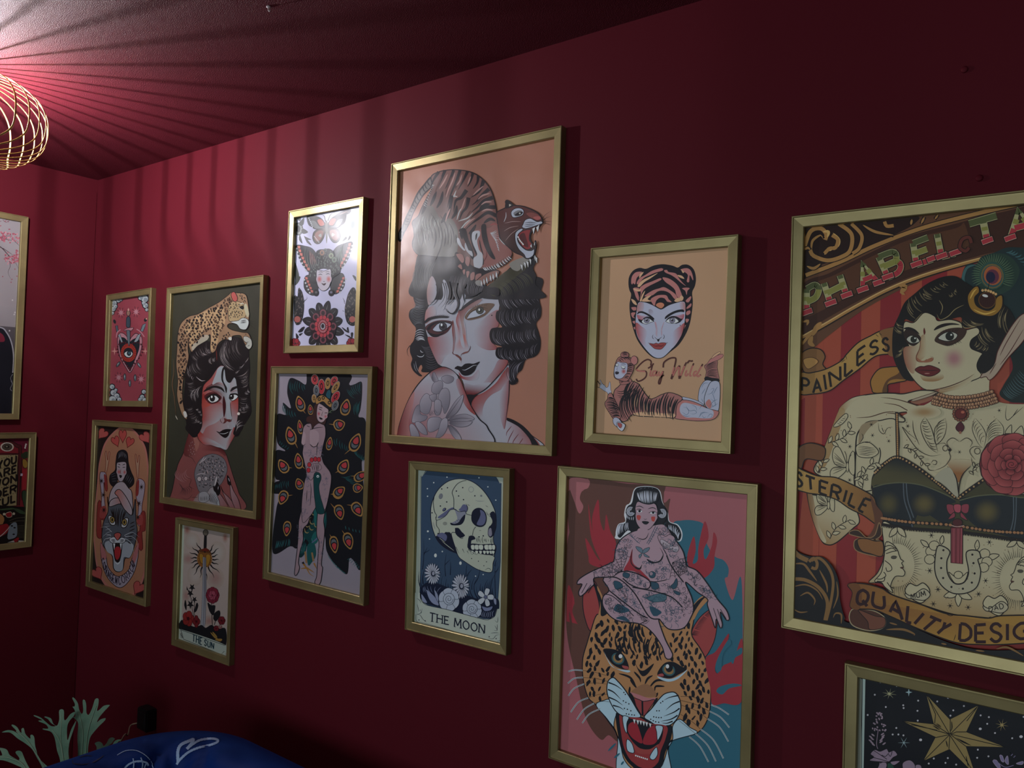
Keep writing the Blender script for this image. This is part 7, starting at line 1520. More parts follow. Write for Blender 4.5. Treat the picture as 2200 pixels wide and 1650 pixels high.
A.s('#8a7850', 7, '1440,1120 1470,1170 1540,1140 1600,1080 1680,1040', '1460,1000 1490,1060 1470,1130', '1640,1160 1680,1240 1790,1230', '1240,1190 1330,1110 1420,1150', t='b')
# jewel clasp
A.p('#8a6424', '1710,960 1760,890 1800,880 1810,930 1770,980 1790,1050 1880,1090 1940,1060 1960,980 2010,960 2010,1060 1950,1130 1870,1140 1770,1110 1720,1050', line=DKP, lw=9); A.s('#c09a48', 14, '1730,990 1760,930 1790,900', '1760,1080 1860,1120 1960,1090', t='b'); A.e('#32140f', 1880, 1000, 74, 70, line='#5a3a18', lw=8); A.e('#d0ccc0', 1862, 962, 26, 12, 15); A.dots('#c49a64', '1840,915 1866,913 1890,918 1912,926 1934,936 1955,948', 12)
# face
SKF, SKS = '#b0a584', '#8f6c46'
A.at(1660, 780, 4.074)
A.p(SKF, '1440,250 1560,180 1700,100 1890,0 1900,260 1980,340 2200,360 2600,330 2600,1200 900,1200 950,700 1070,560 1130,470 1400,330')
A.at(1660, 400, 4.074)
A.p(SKF, '1160,1190 1240,1195 1330,1110 1420,1140 1450,1180 1560,1170 1650,1200 1680,1260 1790,1240 1810,1290 1740,1350 1740,1420 1850,1480 1800,1590 1830,1660 1760,1700 1640,1740 1500,1780 1360,1785 1280,1740 1200,1640 1160,1550 1150,1440 1200,1420 1150,1290', line=DKP, lw=8)
A.se('#9c6c6c', SKF, 1590, 1510, 110, 110); A.p(('#8f5a44', SKF, 1170, 1490, 1290, 1480), '1152,1420 1230,1400 1290,1400 1280,1480 1260,1560 1240,1640 1200,1620 1160,1540')
A.p(('#9a7a58', SKF, 1310, 1420, 1350, 1420), '1290,1340 1330,1300 1350,1400 1340,1490 1280,1530 1262,1500 1295,1420'); A.p((SKS, SKF, 1440, 1700, 1440, 1640), '1300,1640 1400,1660 1480,1640 1500,1680 1420,1710 1320,1700')
A.s('#6a3a28', 9, '1300,1330 1290,1420 1262,1490 1270,1530 1320,1540 1350,1520 1400,1530 1410,1500 1380,1490', t='b'); A.p('#8f5a40', '1265,1500 1310,1530 1350,1520 1400,1500 1405,1530 1350,1545 1280,1535')
A.p('#2c1c16', '1150,1290 1180,1250 1230,1260 1290,1310 1300,1350 1240,1400 1180,1370'); A.p('#b0ae9c', '1175,1340 1210,1310 1260,1320 1290,1360 1240,1378 1200,1370', line=DKP, lw=6); A.e('#23241c', 1238, 1343, 28, 30); A.e('#c8c8bc', 1250, 1333, 7)
A.p('#3a261c', '1420,1350 1460,1290 1540,1250 1640,1240 1700,1260 1680,1320 1620,1370 1540,1400 1460,1380'); A.p('#b0ae9c', '1450,1330 1500,1290 1560,1275 1620,1300 1600,1340 1540,1360 1480,1350', line=DKP, lw=7); A.e('#1d1e18', 1553, 1315, 38, 38); A.e('#c8c8bc', 1566, 1303, 8); A.fan(DKP, 6, '1510,1375 1560,1380 1640,1350', '1520,1400 1570,1405 1670,1370', 9, 0, 'e'); A.fan(DKP, 6, '1480,1290 1540,1268 1620,1275', '1470,1270 1540,1245 1650,1250', 9, 0, 'e')
A.p(DKP, '1415,1265 1440,1230 1500,1205 1580,1200 1640,1215 1560,1218 1480,1240'); A.p(DKP, '1150,1250 1190,1235 1250,1255 1290,1300 1230,1268'); A.p('#5a2018', '1322,1270 1330,1240 1342,1280 1330,1305'); A.dots(DKP, '1459,1548', 6)
A.p('#5c1a1a', '1250,1610 1290,1580 1330,1580 1360,1570 1400,1575 1470,1610 1430,1650 1370,1665 1310,1650', line='#2c0c0e', lw=6); A.s('#2c0c0e', 7, '1258,1612 1330,1612 1400,1615 1465,1610', t='b'); A.s('#a06a60', 9, '1330,1640 1380,1640', t='b')
# chin shadow, neck, arm behind the head
A.at(1660, 780, 4.074)
A.p((SKS, SKF, 1500, 250, 1560, 300), '1340,235 1480,230 1640,180 1770,100 1740,160 1640,220 1500,260 1400,300'); A.s('#4a2a1a', 9, '1240,150 1340,235 1440,230 1560,200 1680,150 1770,95', t='b')
A.p('#8c5a44', '1440,235 1470,225 1400,320 1260,360 1220,330 1380,260'); A.p('#16201e', '1990,280 2020,200 2100,60 2140,-100 2600,-100 2600,380 2200,350 2080,340'); A.fan('#3a4f50', 9, '2010,240 2080,160 2160,60', '2100,320 2200,260 2350,160', 12, 0.12)
A.p('#a08c78', '1820,130 1850,80 1940,10 1980,-120 2100,-330 2200,-430 2300,-400 2200,-200 2060,-40 1960,100 1900,150 1870,120', line='#4a1c18', lw=7); A.s('#4a1c18', 7, '2180,-400 2050,-180 1990,-60', '2200,-300 2080,-100 1990,20', '1900,100 1960,0', t='b'); A.p(HRP, '1790,0 1850,-90 1930,-60 1940,20 1860,90 1800,70')
# pearl choker, pendant
for r, (q, n, sz) in enumerate((('1440,270 1560,300 1700,300 1830,280 1930,250', 22, 15), ('1420,300 1560,335 1700,335 1840,315 1950,280', 23, 15), ('1405,330 1550,365 1700,370 1850,345 1965,310', 24, 15), ('1400,352 1550,388 1700,395 1860,370 1975,335', 25, 12))):
    C = smooth_px(pts_of(q), False, 1, 14)
    for k in range(n):
        x, y = C[int((k+.5)/n*(len(C)-1))]; A.e('#2e150e', x, y, sz+5, sz+5, 0, 10); A.e('#94684a', x-1, y-1, sz, sz, 0, 10); A.e('#b8946c', x-4, y-4, sz*.4, sz*.4, 0, 7)
for k in range(16): a = 2*math.pi*k/16; A.e('#7a4a34', 1650+62*math.cos(a), 445+58*math.sin(a), 13, 13, 0, 8, '#2e150e', 4)
A.e('#5c1c18', 1650, 445, 50, 46, line='#2e0c0c', lw=6); A.e('#a85a44', 1668, 430, 16, 12); A.p('#4a1620', '1645,515 1680,560 1660,600 1630,600 1605,565', line='#2e0c0c', lw=6); A.e('#8a5a44', 1645, 608, 12)
# raised hand and arm
A.p(SKF, '1060,265 1150,270 1300,240 1440,250 1420,280 1200,330 1240,360 1390,420 1440,440 1420,458 1330,440 1340,450 1200,430 1110,440 1160,490 1150,515 1060,510 920,505 830,520 770,580 740,650 730,800 725,1060 700,1060 380,960 440,800 500,640 580,440 600,390 700,310 820,280 950,265', line=DKP, lw=10)
A.p(SKF, '775,580 830,522 930,505 1092,512 1098,830 960,900 890,1000 872,1110 728,1080 735,800 742,650', line=DKP, lw=9)
A.p((SKS, SKF, 600, 390, 680, 400), '590,400 700,310 820,285 720,330 640,420 600,480'); A.s('#4a2a1a', 8, '950,300 1100,320 1260,370 1390,420', '975,350 1100,370 1200,420 1330,440', '735,480 860,470 1000,430 1120,430', '1000,440 1080,445 1150,490', t='b'); A.p('#a09078', '1230,320 1380,270 1440,250 1400,285 1240,335', line='#4a2a1a', lw=5)
A.p('#8c7a5c', '770,570 830,520 930,505 860,560 800,640 760,720')
# upper arm, chest lines
A.s(DKP, 9, '740,640 735,760 730,900 728,1080', '940,740 950,800 920,920 880,1000 870,1100'); A.s(DKP, 30, '1092,430 1095,600 1100,830'); A.s('#7a5a3a', 14, '1092,440 1097,600 1100,820')
for k in range(22): A.e('#a87c4c', 1094+k*.3, 450+k*18, 7, 7, 0, 7)
# corset
A.p('#3c3820', '880,1110 890,1000 960,900 1100,820 1250,900 1400,1010 1520,1100 1620,1190 1700,1130 1850,1020 2000,1080 2200,1150 2600,1120 2600,1700 1900,1620 1500,1590 1100,1500 960,1470 900,1300', line=DKP, lw=9)
A.p(('#1a1d1c', '#4a4428', 1100, 860, 1080, 980), '900,980 1100,830 1260,910 1400,1020 1500,1110 1300,1060 1100,1040 890,1080'); A.p('#181c20', '885,1090 980,1060 1150,1045 1320,1070 1600,1200 1560,1240 1600,1350 1500,1400 1300,1300 1200,1480 1000,1440 930,1290'); A.p('#181c20', '1640,1200 1800,1160 2000,1150 2200,1180 2600,1160 2600,1600 2000,1500 1750,1400')
A.se('#4e4626', '#181c20', 1020, 1230, 110, 120); A.se('#5c502a', '#181c20', 1330, 1230, 120, 110); A.se('#5c502a', '#181c20', 1880, 1300, 130, 120)
A.s('#56563c', 10, '885,1085 1000,1055 1150,1045 1320,1070 1500,1140 1600,1190', '1640,1200 1800,1160 2000,1150 2200,1175 2500,1160'); A.s('#4a5258', 10, '1150,1050 1160,1200 1210,1350 1230,1440', '1175,1050 1190,1200 1240,1350', '2110,1170 2110,1350 2080,1480', '2135,1170 2130,1350 2110,1480')
for q in ('900,960 1000,870 1100,825 1250,900 1400,1010 1500,1090 1610,1180', '1630,1180 1720,1110 1850,1020 1880,1000'):
    A.s(DKP, 34, q); C = smooth_px(pts_of(q), False, 1, 30); n = int(sum(np.linalg.norm(b-a) for a, b in zip(C, C[1:]))/26)
    for k in range(n): x, y = C[int(k/n*(len(C)-1))]; A.e('#a48054', x, y, 9, 9, 0, 7)
A.p(('#8a5a30', SKF, 1630, 960, 1640, 830), '1530,860 1640,840 1760,860 1700,930 1650,1020 1625,1040 1580,950'); A.s(DKP, 10, '1530,900 1600,980 1625,1080 1625,1180', '1740,900 1670,970 1640,1060 1632,1180', t='b'); A.p('#9e9880', '1540,910 1600,990 1622,1100 1618,1170 1500,1060 1420,1000')
A.se('#94744a', SKF, 1330, 430, 150, 60); A.p(('#977a50', SKF, 560, 700, 640, 720), '590,410 640,420 600,560 540,720 470,900 400,950 440,800 500,640')
# swallows, sprigs, stars, moth tattoos
def wing(x, y, dx, dy, n, L):
    for k in range(n):
        f = k/n; A.p(SKF, [(x+dx*f, y+dy*f), (x+dx*f-L*.4, y+dy*f-L*.7*(1-f*.4)), (x+dx*f-L*.3, y+dy*f-L*.9*(1-f*.4)), (x+dx*f+16, y+dy*f-12)], 1, DKP, 5)
A.s(DKP, 6, '1340,470 1300,540 1320,640 1380,740 1450,790', '1340,475 1380,540 1410,620 1450,780', '1515,480 1430,560 1420,660 1440,710 1500,650 1525,560 1515,480', '1430,720 1500,700 1550,740 1570,760 1550,780 1560,830 1510,900 1420,940', '1480,800 1380,810 1280,760 1200,660 1140,560 1200,620 1280,680', '1230,500 1240,600 1290,720', '1390,880 1410,850 1440,860 1430,890 1400,880', '1420,940 1370,930 1360,870', t='b')
A.fan(DKP, 5, '1310,500 1320,600 1390,740', '1350,500 1400,620 1450,770', 10, 0.2); A.fan(DKP, 5, '1510,490 1520,560 1480,650', '1440,560 1430,620 1445,700', 6, 0.2)
A.s(DKP, 6, '1770,480 1750,580 1800,700 1840,740', '1775,480 1840,560 1870,640 1850,740', '1965,480 1890,560 1870,660', '1965,490 2020,560 2010,640 1900,700', '1840,740 1770,730 1730,760 1740,800 1780,850', '1550,740 1530,690 1580,655 1640,690', '1730,740 1750,690 1700,655 1640,690', '1740,820 1760,900 1800,960', t='b'); A.fan(DKP, 5, '1780,500 1830,560 1860,640', '1760,560 1790,640 1830,720', 6, 0.2); A.fan(DKP, 5, '1960,500 2010,570 2000,640', '1890,580 1880,640 1880,700', 7, 0.2)
A.e(DKP, 1552, 760, 12); A.e(None, 1515, 745, 22, 24, line=DKP, lw=5); A.e(None, 1795, 770, 26, line=DKP, lw=5)
def sprig(q, n, L=46, w=6, fill=SKF):
    A.s(DKP, w, q); C = smooth_px(pts_of(q), False, 1, 20)
    for k in range(n):
        i = int((k+.5)/n*(len(C)-1)); x, y = C[i]; t = C[min(i+2, len(C)-1)]-C[max(i-2, 0)]; a = math.atan2(t[1], t[0])+(0.9 if k % 2 else -0.9)
        A.p(fill, [(x, y), (x+L*.5*math.cos(a-.5), y+L*.5*math.sin(a-.5)), (x+L*math.cos(a), y+L*math.sin(a)), (x+L*.5*math.cos(a+.5), y+L*.5*math.sin(a+.5))], 1, DKP, w)
sprig('490,700 560,680 640,640 700,560', 7, 66); sprig('400,960 440,900 460,820', 5, 60); sprig('740,1000 800,980 850,900 920,870', 6, 64); sprig('790,1100 800,1020 760,990', 3, 60); sprig('1150,740 1230,760 1290,830 1350,900', 7, 44); sprig('1760,980 1760,920 1800,880', 4, 44)
def moth(x, y, k, fl=1):
    for q in ('-10,-10 -70,-150 -120,-140 -130,-60 -100,0 -20,20', '-15,25 -110,20 -150,60 -140,120 -90,120 -20,60', '10,-20 30,-100 60,-110 62,80 20,60'): A.p(SKF, [(x+fl*a*k, y+b*k) for a, b in pts_of(q)], 1, DKP, 6)
    A.fan(DKP, 5, [(x-fl*20*k, y-10*k), (x-fl*20*k, y+30*k)], [(x-fl*120*k, y-110*k), (x-fl*130*k, y+90*k)], 8); A.e(SKF, x, y+20*k, 12, 44*k, 0, 12, DKP, 5); A.s(DKP, 5, [(x-5, y-20*k), (x-fl*10, y-80*k), (x-fl*25, y-120*k)], [(x+5, y-20*k), (x+20, y-70*k), (x+36, y-90*k)])
moth(662, 890, 1.0)
A.p(SKF, '745,720 840,690 920,750 930,790 870,825 770,820 740,780', line=DKP, lw=6); A.fan(DKP, 5, '760,720 750,760 760,800', '900,740 920,780 860,815', 6); A.s(DKP, 6, '770,700 800,650 785,615', '790,690 850,695 860,680', t='b'); A.p(SKF, '540,550 600,480 650,440 665,470 620,530 560,560', line=DKP, lw=6); A.fan(DKP, 5, '570,530 620,480', '600,540 650,480', 4); A.s(DKP, 6, '930,520 940,590 980,620 1010,570 1060,560', '960,560 980,610', t='b')
for x, y in ((870, 538), (880, 632), (1022, 682), (682, 730), (1187, 552), (1985, 415), (1638, 778), (680, 1022), (415, 952)): A.twinkle(DKP, 6, x, y, 22, 3, 1)
rnd = random.Random(6)
for k in range(40): A.e('#6a4a30', rnd.choice((rnd.uniform(560, 720), rnd.uniform(950, 1070), rnd.uniform(1150, 1500), rnd.uniform(1700, 2000))), rnd.uniform(420, 700), 4, 4, 0, 6)
A.s(DKP, 6, '2050,370 2040,460 2060,500 2120,450 2200,380', '2100,470 2150,400', t='b'); A.p(SKF, '2040,620 2090,540 2100,620 2180,550 2190,660', line=DKP, lw=6)
# rose on the breast
def bigrose(x, y, r):
    A.e('#6a2024', x, y, r*1.04, r, line='#2c0a0c', lw=10)
    for rr, n, o in ((.96, 9, 0), (.74, 7, .3), (.52, 6, .1), (.33, 5, .5)):
        for k in range(n):
            a = 2*math.pi*k/n+o; P = [(x+r*rr*f*math.cos(a+t), y+r*rr*f*math.sin(a+t)) for f, t in ((.55, -.5), (.95, -.5), (1.06, 0), (.95, .5), (.55, .5))]
            A.p(('#a04a48', '#6a1e24', P[2][0], P[2][1], x+(P[2][0]-x)*.55, y+(P[2][1]-y)*.55), P, 1, '#3c0e12', 5)
    A.e('#8a3236', x, y, r*.2, r*.17, line='#3c0e12', lw=6); A.s('#3c0e12', 6, [(x+r*.16*math.cos(t)*f, y+r*.13*math.sin(t)*f) for t, f in zip(np.linspace(0, 9, 14), np.linspace(1, .1, 14))])
bigrose(2095, 885, 270)
# bow and tassel
A.at(1660, 1090, 4.074)
A.p('#843440', '1530,-30 1590,-20 1600,30 1560,60 1530,20', line=DKP, lw=7); A.p('#843440', '1660,-25 1720,-30 1715,40 1680,50 1650,20', line=DKP, lw=7); A.p('#a04450', '1590,-25 1650,-25 1645,40 1600,35', line=DKP, lw=6); A.p('#843440', '1590,40 1540,100 1600,80', line=DKP, lw=6); A.p('#843440', '1655,40 1710,110 1650,80', line=DKP, lw=6)
# ribbon STERILE and elbow
A.at(1660, 780, 4.074)
A.p(('#93744a', SKF, 460, 1600, 560, 1300), '300,1120 340,1150 560,1180 700,1240 760,1380 700,1450 560,1570 480,1590 420,1540 340,1330', line=DKP, lw=10); A.p(('#8a6038', SKF, 340, 1300, 420, 1300), '305,1130 350,1160 400,1400 470,1560 420,1540 340,1330')
moth(490, 1230, 0.8); sprig('500,1540 560,1440 680,1370', 6, 70)
A.p('#6a4428', '215,800 250,730 330,700 430,720 470,760 440,850 300,840 260,920 220,900', line=DKP, lw=9)
A.p((TAN2, '#7a5028', 300, 1040, 860, 1280), '205,900 260,930 400,985 560,1000 700,1060 800,1110 890,1170 920,1250 960,1330 940,1420 800,1330 680,1270 560,1190 420,1150 300,1130 205,1080', line=DKP, lw=10); A.p('#5a3624', '860,1160 920,1250 970,1320 960,1420 930,1560 860,1600 820,1540 870,1480 900,1380')
A.text(DKP, 22, 'STERILE', ['225,950 320,990 470,1040 600,1085 740,1150 868,1200', '215,1070 330,1100 460,1150 580,1190 700,1250 800,1305'], 0.28)
A.at(1660, 1090, 4.074)
A.p('#33221a', '680,230 700,200 760,200 830,260 900,240 940,130 960,230 900,280 830,290 760,270 720,300 750,380 960,420 970,300 830,270', line='#8a6a48', lw=8); A.p('#80542e', '750,280 830,270 900,290 970,300 965,420 860,400 780,370', line=DKP, lw=8)
# belly panel: lace, profile heads, horseshoe, hearts
A.p(('#94784c', SKF, 1500, 960, 1520, 560), '970,130 1100,170 1300,190 1560,210 1900,250 2100,280 2600,300 2600,1050 1890,960 1600,930 1300,840 1060,760 960,660 850,650 930,560 985,400', line=DKP, lw=8)
A.s(DKP, 36, '960,150 1200,185 1560,210 1900,250 2200,290 2600,300'); A.s(DKP, 30, '960,90 1200,125 1560,150 1900,200 2200,220 2600,240')
C = smooth_px(pts_of('960,90 1200,125 1560,150 1900,200 2200,220 2600,240'), False, 1, 40)
for k in range(46): x, y = C[int((k+.5)/46*(len(C)-1))]; A.e('#9a6c46', x, y, 15, 12, 10, 9)
C = smooth_px(pts_of('960,150 1200,185 1560,210 1900,250 2200,290 2600,300'), False, 1, 40)
for k in range(60): x, y = C[int((k+.5)/60*(len(C)-1))]; A.s('#9a9070', 4, [(x-11, y+8), (x, y+22), (x+11, y+10)])
A.p('#5c1c22', '1565,170 1670,170 1668,490 1565,480', 0, DKP, 6); A.fan('#9a4a50', 5, '1575,180 1665,180', '1575,475 1660,485', 9, 0, ''); A.e('#4a1a1c', 1622, 130, 44, 34, line=DKP, lw=6); A.s('#b89088', 6, '1570,155 1620,165 1680,155')
def leaves(x, y, l):
    for a, L in l: A.p(SKF, [(x, y), (x+L*.5*math.cos(R(a-28)), y+L*.5*math.sin(R(a-28))), (x+L*math.cos(R(a)), y+L*math.sin(R(a))), (x+L*.5*math.cos(R(a+28)), y+L*.5*math.sin(R(a+28)))], 1, DKP, 7)
leaves(1100, 170, ((130, 110), (50, 110))); leaves(2140, 290, ((150, 100), (40, 100)))
HS = '1440,360 1480,330 1555,380 1530,470 1540,580 1600,660 1680,650 1720,560 1700,390 1800,375 1825,440 1800,450 1825,560 1790,690 1690,745 1570,740 1470,660 1425,540'
leaves(1630, 740, ((165, 130), (90, 120), (25, 130))); leaves(1370, 340, ((220, 90),)); leaves(1480, 320, ((280, 80),)); leaves(1790, 370, ((275, 90),)); leaves(1880, 440, ((345, 110),))
for x, y in ((1390, 380), (1380, 450), (1420, 330), (1860, 400), (1880, 470), (1850, 520)): A.e(SKF, x, y, 46, 42, 0, 12, DKP, 6)
A.p('#a49c80', HS, 1, DKP, 10); A.p(SKF, '1545,560 1600,655 1680,645 1712,560 1660,600 1600,600', line=DKP, lw=6); A.e(SKF, 1630, 585, 38, 32, 0, 12, DKP, 6); A.dots(DKP, '1500,370 1482,440 1480,525 1498,612 1570,690 1670,705 1748,652 1772,572 1762,482 1752,408', 10)
def profile(x, y, fl):
    f = lambda q: [(x+fl*(a-1100), y+b-480) for a, b in pts_of(q)]
    for k in range(38):
        a = R(-100+200*k/37); r0, r1 = (150, 205) if k % 2 else (150, 235)
        A.s(DKP, 5, [(x-10*fl+fl*r0*math.cos(a)*1.05, y+20+r0*1.25*math.sin(a)), (x-10*fl+fl*r1*math.cos(a), y+20+r1*1.2*math.sin(a))], t='e')
    A.p(SKF, f('1000,300 1060,320 1100,370 1110,400 1130,450 1155,465 1135,480 1150,510 1145,530 1165,560 1150,595 1080,600 1040,680 1060,740 990,690 960,650 900,640 960,560 985,420'), 1, DKP, 7)
    A.s(DKP, 7, f('985,340 1040,330 1100,370 1060,380 1000,400'), f('985,380 1050,350 1090,375'), f('990,460 1040,500 1050,540 1010,555 1000,520'), f('980,560 1000,590 960,620 920,620'), f('990,600 980,640 920,640'), f('1050,430 1080,420 1095,430'), f('1010,650 1040,690 1070,700'), f('1130,525 1150,530')); A.e('#4a4438', x-32*fl, y-48, 26, 16); A.p('#4a3026', f('1120,520 1155,512 1145,535'), 1)
profile(1100, 480, 1); profile(2140, 600, -1)
def ribheart(x, y, txt):
    A.p(SKF, [(x-110, y-10), (x-70, y-75), (x-10, y-55), (x+50, y-80), (x+105, y-20), (x+90, y+40), (x+30, y+95), (x-60, y+50)], 1, DKP, 8); A.p('#a89e82', [(x-110, y+10), (x-50, y+30), (x+50, y-30), (x+110, y+20), (x+60, y+70), (x-30, y+60), (x-90, y+50)], 1, DKP, 7); A.text(DKP, 7, txt, [(x-60, y+18), (x+60, y-14), (x+72, y+30), (x-56, y+60)], 0.3)
ribheart(1275, 735, 'MUM'); ribheart(1955, 845, 'DAD')
for x, y in ((1395, 240), (1900, 300), (1380, 548), (1452, 712), (1412, 838), (1558, 855), (1715, 868), (1806, 752), (1868, 635)): A.twinkle(DKP, 8, x, y, 32, 3, 1)
for k in range(50): A.e('#5a4028', rnd.uniform(1000, 2200), rnd.uniform(260, 900), 4, 4, 0, 6)
# scroll corner bottom left
A.p('#1b1a1c', '150,300 230,380 330,420 450,430 540,520 590,650 600,800 640,950 700,1010 1300,1150 1900,1250 2600,1330 2600,1500 150,1400')
A.p('#1b1a1c', '680,1000 1000,930 1300,1070 1600,1190 1900,1240 2600,1250 2600,1500 700,1300')
for q, w in (('190,370 240,420 320,460', 40), ('330,470 370,440 400,480 390,530 350,520', 26), ('350,460 420,440 500,520 540,640 520,820 480,980', 24), ('190,490 280,490 340,560 400,640', 20), ('185,620 300,630 420,700 490,820 470,980', 30), ('185,690 300,670 400,720 450,800', 14), ('250,770 320,740 380,800 370,850', 16), ('190,880 250,910 320,905', 12), ('570,640 580,760 540,880', 14), ('420,540 480,660 490,740', 18), ('540,960 560,920 610,930 610,1010', 16), ('1000,1060 1150,1060 1250,1100 1240,1110', 20), ('1030,1000 1100,1020', 14), ('1960,1230 2060,1215 2200,1290', 18), ('1480,1180 1530,1190', 14), ('1780,1240 1860,1250', 14)):
    A.s('#7a5a34', w, q, t='b' if w < 24 else '')
# ribbon QUALITY DESIGN
A.p('#4a2c22', '700,890 680,960 720,1030 860,1070 980,1040 990,960 900,900 760,880', line='#9a8a6a', lw=8); A.p('#6a4030', '760,890 900,940 990,960 980,1040 860,1060 840,990', line=DKP, lw=6)
A.p(('#7a4e28', '#9a7434', 800, 760, 1500, 1000), '670,670 800,660 960,700 1060,760 1300,840 1520,920 1700,940 1890,960 2000,940 2300,930 2600,900 2600,1130 2300,1170 2000,1190 1820,1190 1600,1170 1300,1060 1050,950 900,890 760,880 690,860 710,740', line=DKP, lw=11)
A.p('#6a4224', '670,670 760,665 790,760 770,880 690,860 710,740'); A.s(DKP, 6, '1520,920 1560,940 1600,930', '1890,960 1920,945', '1590,1160 1610,1100', t='b')
A.text('#2c1418', 27, 'QUALITY', ['760,715 880,725 1010,780 1180,850 1330,920 1480,985 1570,1010', '740,840 860,850 1020,900 1170,990 1250,1010 1370,1080 1480,1095'], 0.26); A.text('#2c1418', 27, 'DESIGN', ['1650,1010 1780,1020 1930,1010 2080,1010 2260,1000 2360,980', '1640,1150 1780,1165 1930,1165 2080,1150 2260,1130 2370,1110'], 0.22)
# ---- left wall: figure under cherry blossom
A = G['geisha'].at(0, 440, 3.4375)
GE = '#8d888a'
A.p((GE, '#6e6769', 60, 700, 60, 1000), [A.uv(-.02, .45), A.uv(1.02, .45), A.uv(1.02, .72), A.uv(-.02, .72)], 0); A.p(('#6a6365', '#2a262c', 60, 780, 60, 980), [A.uv(-.02, .55), A.uv(1.02, .55), A.uv(1.02, .8), A.uv(-.02, .8)], 0)
A.p('#14151d', [(104, 1600), (110, 1500), (102, 1250), (90, 1060), (60, 960), (0, 905), (-120, 900), (-300, 980), (-420, 1150), (-480, 1650), (104, 1650)], 1); A.s('#8c8a90', 9, '-160,900 0,905 50,945 85,1020 100,1120 95,1240'); A.s('#6a686e', 4, '95,1250 78,1280 90,1320 75,1360 90,1375', '80,1300 98,1330')
A.p('#a09490', [(-220, 900), (-260, 780), (-230, 640), (-150, 600), (-90, 640), (-70, 760), (-110, 880)], 1); A.p('#18161b', [(-280, 800), (-270, 600), (-180, 520), (-80, 560), (-50, 700), (-90, 640), (-170, 620), (-240, 680)], 1); A.p('#8a2c34', '-170,830 -140,820 -130,835 -155,850')
A.p('#6a2030', '-40,930 20,960 30,1010 -60,1000'); A.s('#3c2e30', 9, '-200,180 -80,230 0,240 60,258 140,270', '-100,280 0,310 60,370 110,420 138,480', t='e'); A.s('#3c2e30', 5, '20,320 80,360 110,385', '60,375 75,450 60,500 85,560', '0,240 60,230 110,235', '70,420 90,440', '100,260 150,310', t='e')
rnd = random.Random(12)
for (x0, y0, x1, y1, n) in ((-200, 190, 150, 290, 120), (40, 350, 145, 440, 55), (-60, 200, 40, 280, 40), (-250, 120, -50, 260, 60)):
    for k in range(n): A.e(rnd.choice(('#a0606a', '#93505c', '#b07c84', '#8a4854')), rnd.uniform(x0, x1), rnd.gauss((y0+y1)/2, (y1-y0)/4), rnd.uniform(4, 10), rnd.uniform(4, 9), 0, 7)
A.dots('#8a5058', '32,400 20,530 110,475 125,527 88,550 82,572 40,120 60,125 50,110 5,155', 5); A.dots('#b0acac', '92,704 110,795 105,810 70,930', 6); A.s('#6a4a50', 4, '20,110 45,130 70,115', '-20,130 10,120')
# ---- left wall: You Are Wonderful
A = G['wonder'].at(0, 900, 5.157)
CRM, BW, RW = '#8a7c58', '#17110f', '#7a1c24'
A.p('#5a1428', '-700,200 330,205 310,350 220,330 100,250 -300,250'); A.s(BW, 40, '-420,900 -420,420 -300,290 -100,240 80,250 190,300 225,370 200,960'); A.s('#4a1a1c', 26, '-420,900 -420,420 -300,290 -100,240 80,250 190,300 225,370 200,960'); A.s(BW, 8, '-380,380 -100,380 215,385')
for k in range(22): a = 2*math.pi*k/22; A.e('#b8b0a0', 78+66*math.cos(a), 310+44*math.sin(a), 10, 8, 0, 8)
A.e('#4a4034', 78, 310, 54, 36, line=BW, lw=6); A.e(BW, 76, 308, 28, 18); A.e('#7a7460', 74, 306, 12, 8)
A.p(CRM, '-400,400 200,395 195,500 185,960 0,975 -400,990', 0, BW, 8)
LINES = (('YOU', 415, 50, 500), ('ARE', 520, 50, 610), ('WON', 620, 60, 715), ('DER', 735, 60, 840), ('FUL', 845, 60, 940))
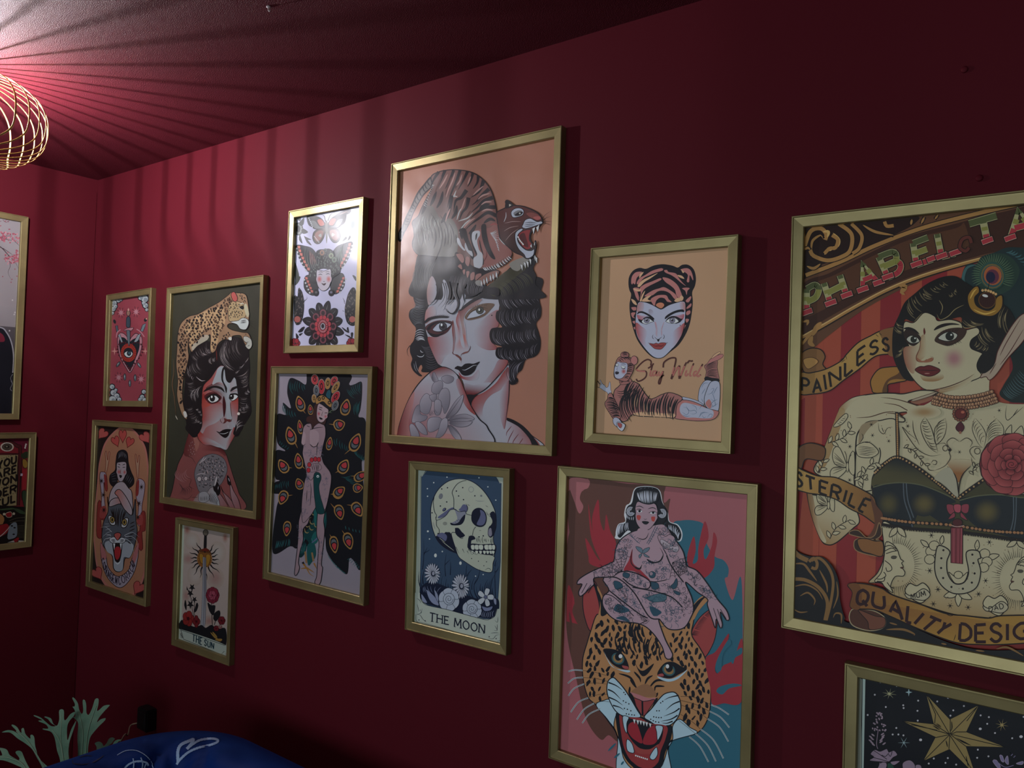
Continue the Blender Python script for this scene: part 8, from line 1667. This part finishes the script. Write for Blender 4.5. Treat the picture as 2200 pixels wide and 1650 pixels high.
for k, (t_, y, sl, y2) in enumerate(LINES):
    x0 = (-25, -38, -75, -50, -60)[k]; x1 = (180, 182, 182, 178, 172)[k]
    A.text(BW, 22, t_, [(x0, y+(x1-x0)*.33-6), (x1, y-6), (x1-2, y+70), (x0, y+(x1-x0)*.33+72)], 0.3, 0.1)
    for j in range(16): A.e(BW, -205+25*j, y+119-8.2*j-20, 5, 5, 0, 6)
A.p('#8a2028', '245,560 305,560 300,770 240,790', 0); A.s(BW, 6, '240,560 238,900', '228,570 215,960'); A.dots('#c0bcb4', '288,282 283,300 278,320', 10); A.p('#a89cac', '228,605 252,605 250,632 226,632', 0); A.p('#8a6a2c', '250,450 285,450 310,500 290,545 255,530', line=BW, lw=6); A.p('#26301f', '230,400 300,360 320,420 260,440'); A.p('#2c3a28', '250,800 300,820 290,1010 250,900', line=BW, lw=6)
A.p(BW, '-420,990 190,970 290,1030 280,1350 -420,1400'); A.p('#33412c', '140,990 220,1000 290,1050 220,1050', line='#14100e', lw=5); A.p('#3a4a30', '0,1000 140,985 150,1000 10,1012'); A.p('#7e1a20', '60,1050 120,1030 130,1080 80,1090', line='#b0a890', lw=5); A.e('#b0a890', 45, 1055, 14); A.e('#b0a890', 152, 1050, 14)
A.p('#96683c', '-60,1030 20,1060 50,1110 20,1180 -60,1200', line=BW, lw=7); A.p('#7e1a20', '-60,1200 20,1170 80,1160 105,1210 60,1280 -60,1320', line=BW, lw=7)
for k in range(18): A.e('#c0bcb4', -60+10*k, 1330-3*k-(k*k)*.32, 6, 6, 0, 6)
A.p('#6e7880', '110,1180 180,1150 185,1290 120,1330 80,1320'); A.dots(BW, '160,1205 150,1278 130,1185', 14, 9)
for k in range(9): A.s('#4a4436', 5, [(185, 1190+16*k), (235, 1180+17*k), (285, 1185+17*k)])
A.p('#7e1a20', '140,1350 200,1310 205,1340 170,1370'); A.p('#a8a49c', '80,1370 150,1345 160,1365', 0); A.p('#a8a49c', '205,1345 270,1350 265,1368 200,1368', 0); A.s('#4a4436', 6, '100,1130 180,1100 280,1090', '110,1150 200,1130 270,1130')
for a in G.values(): a.done()
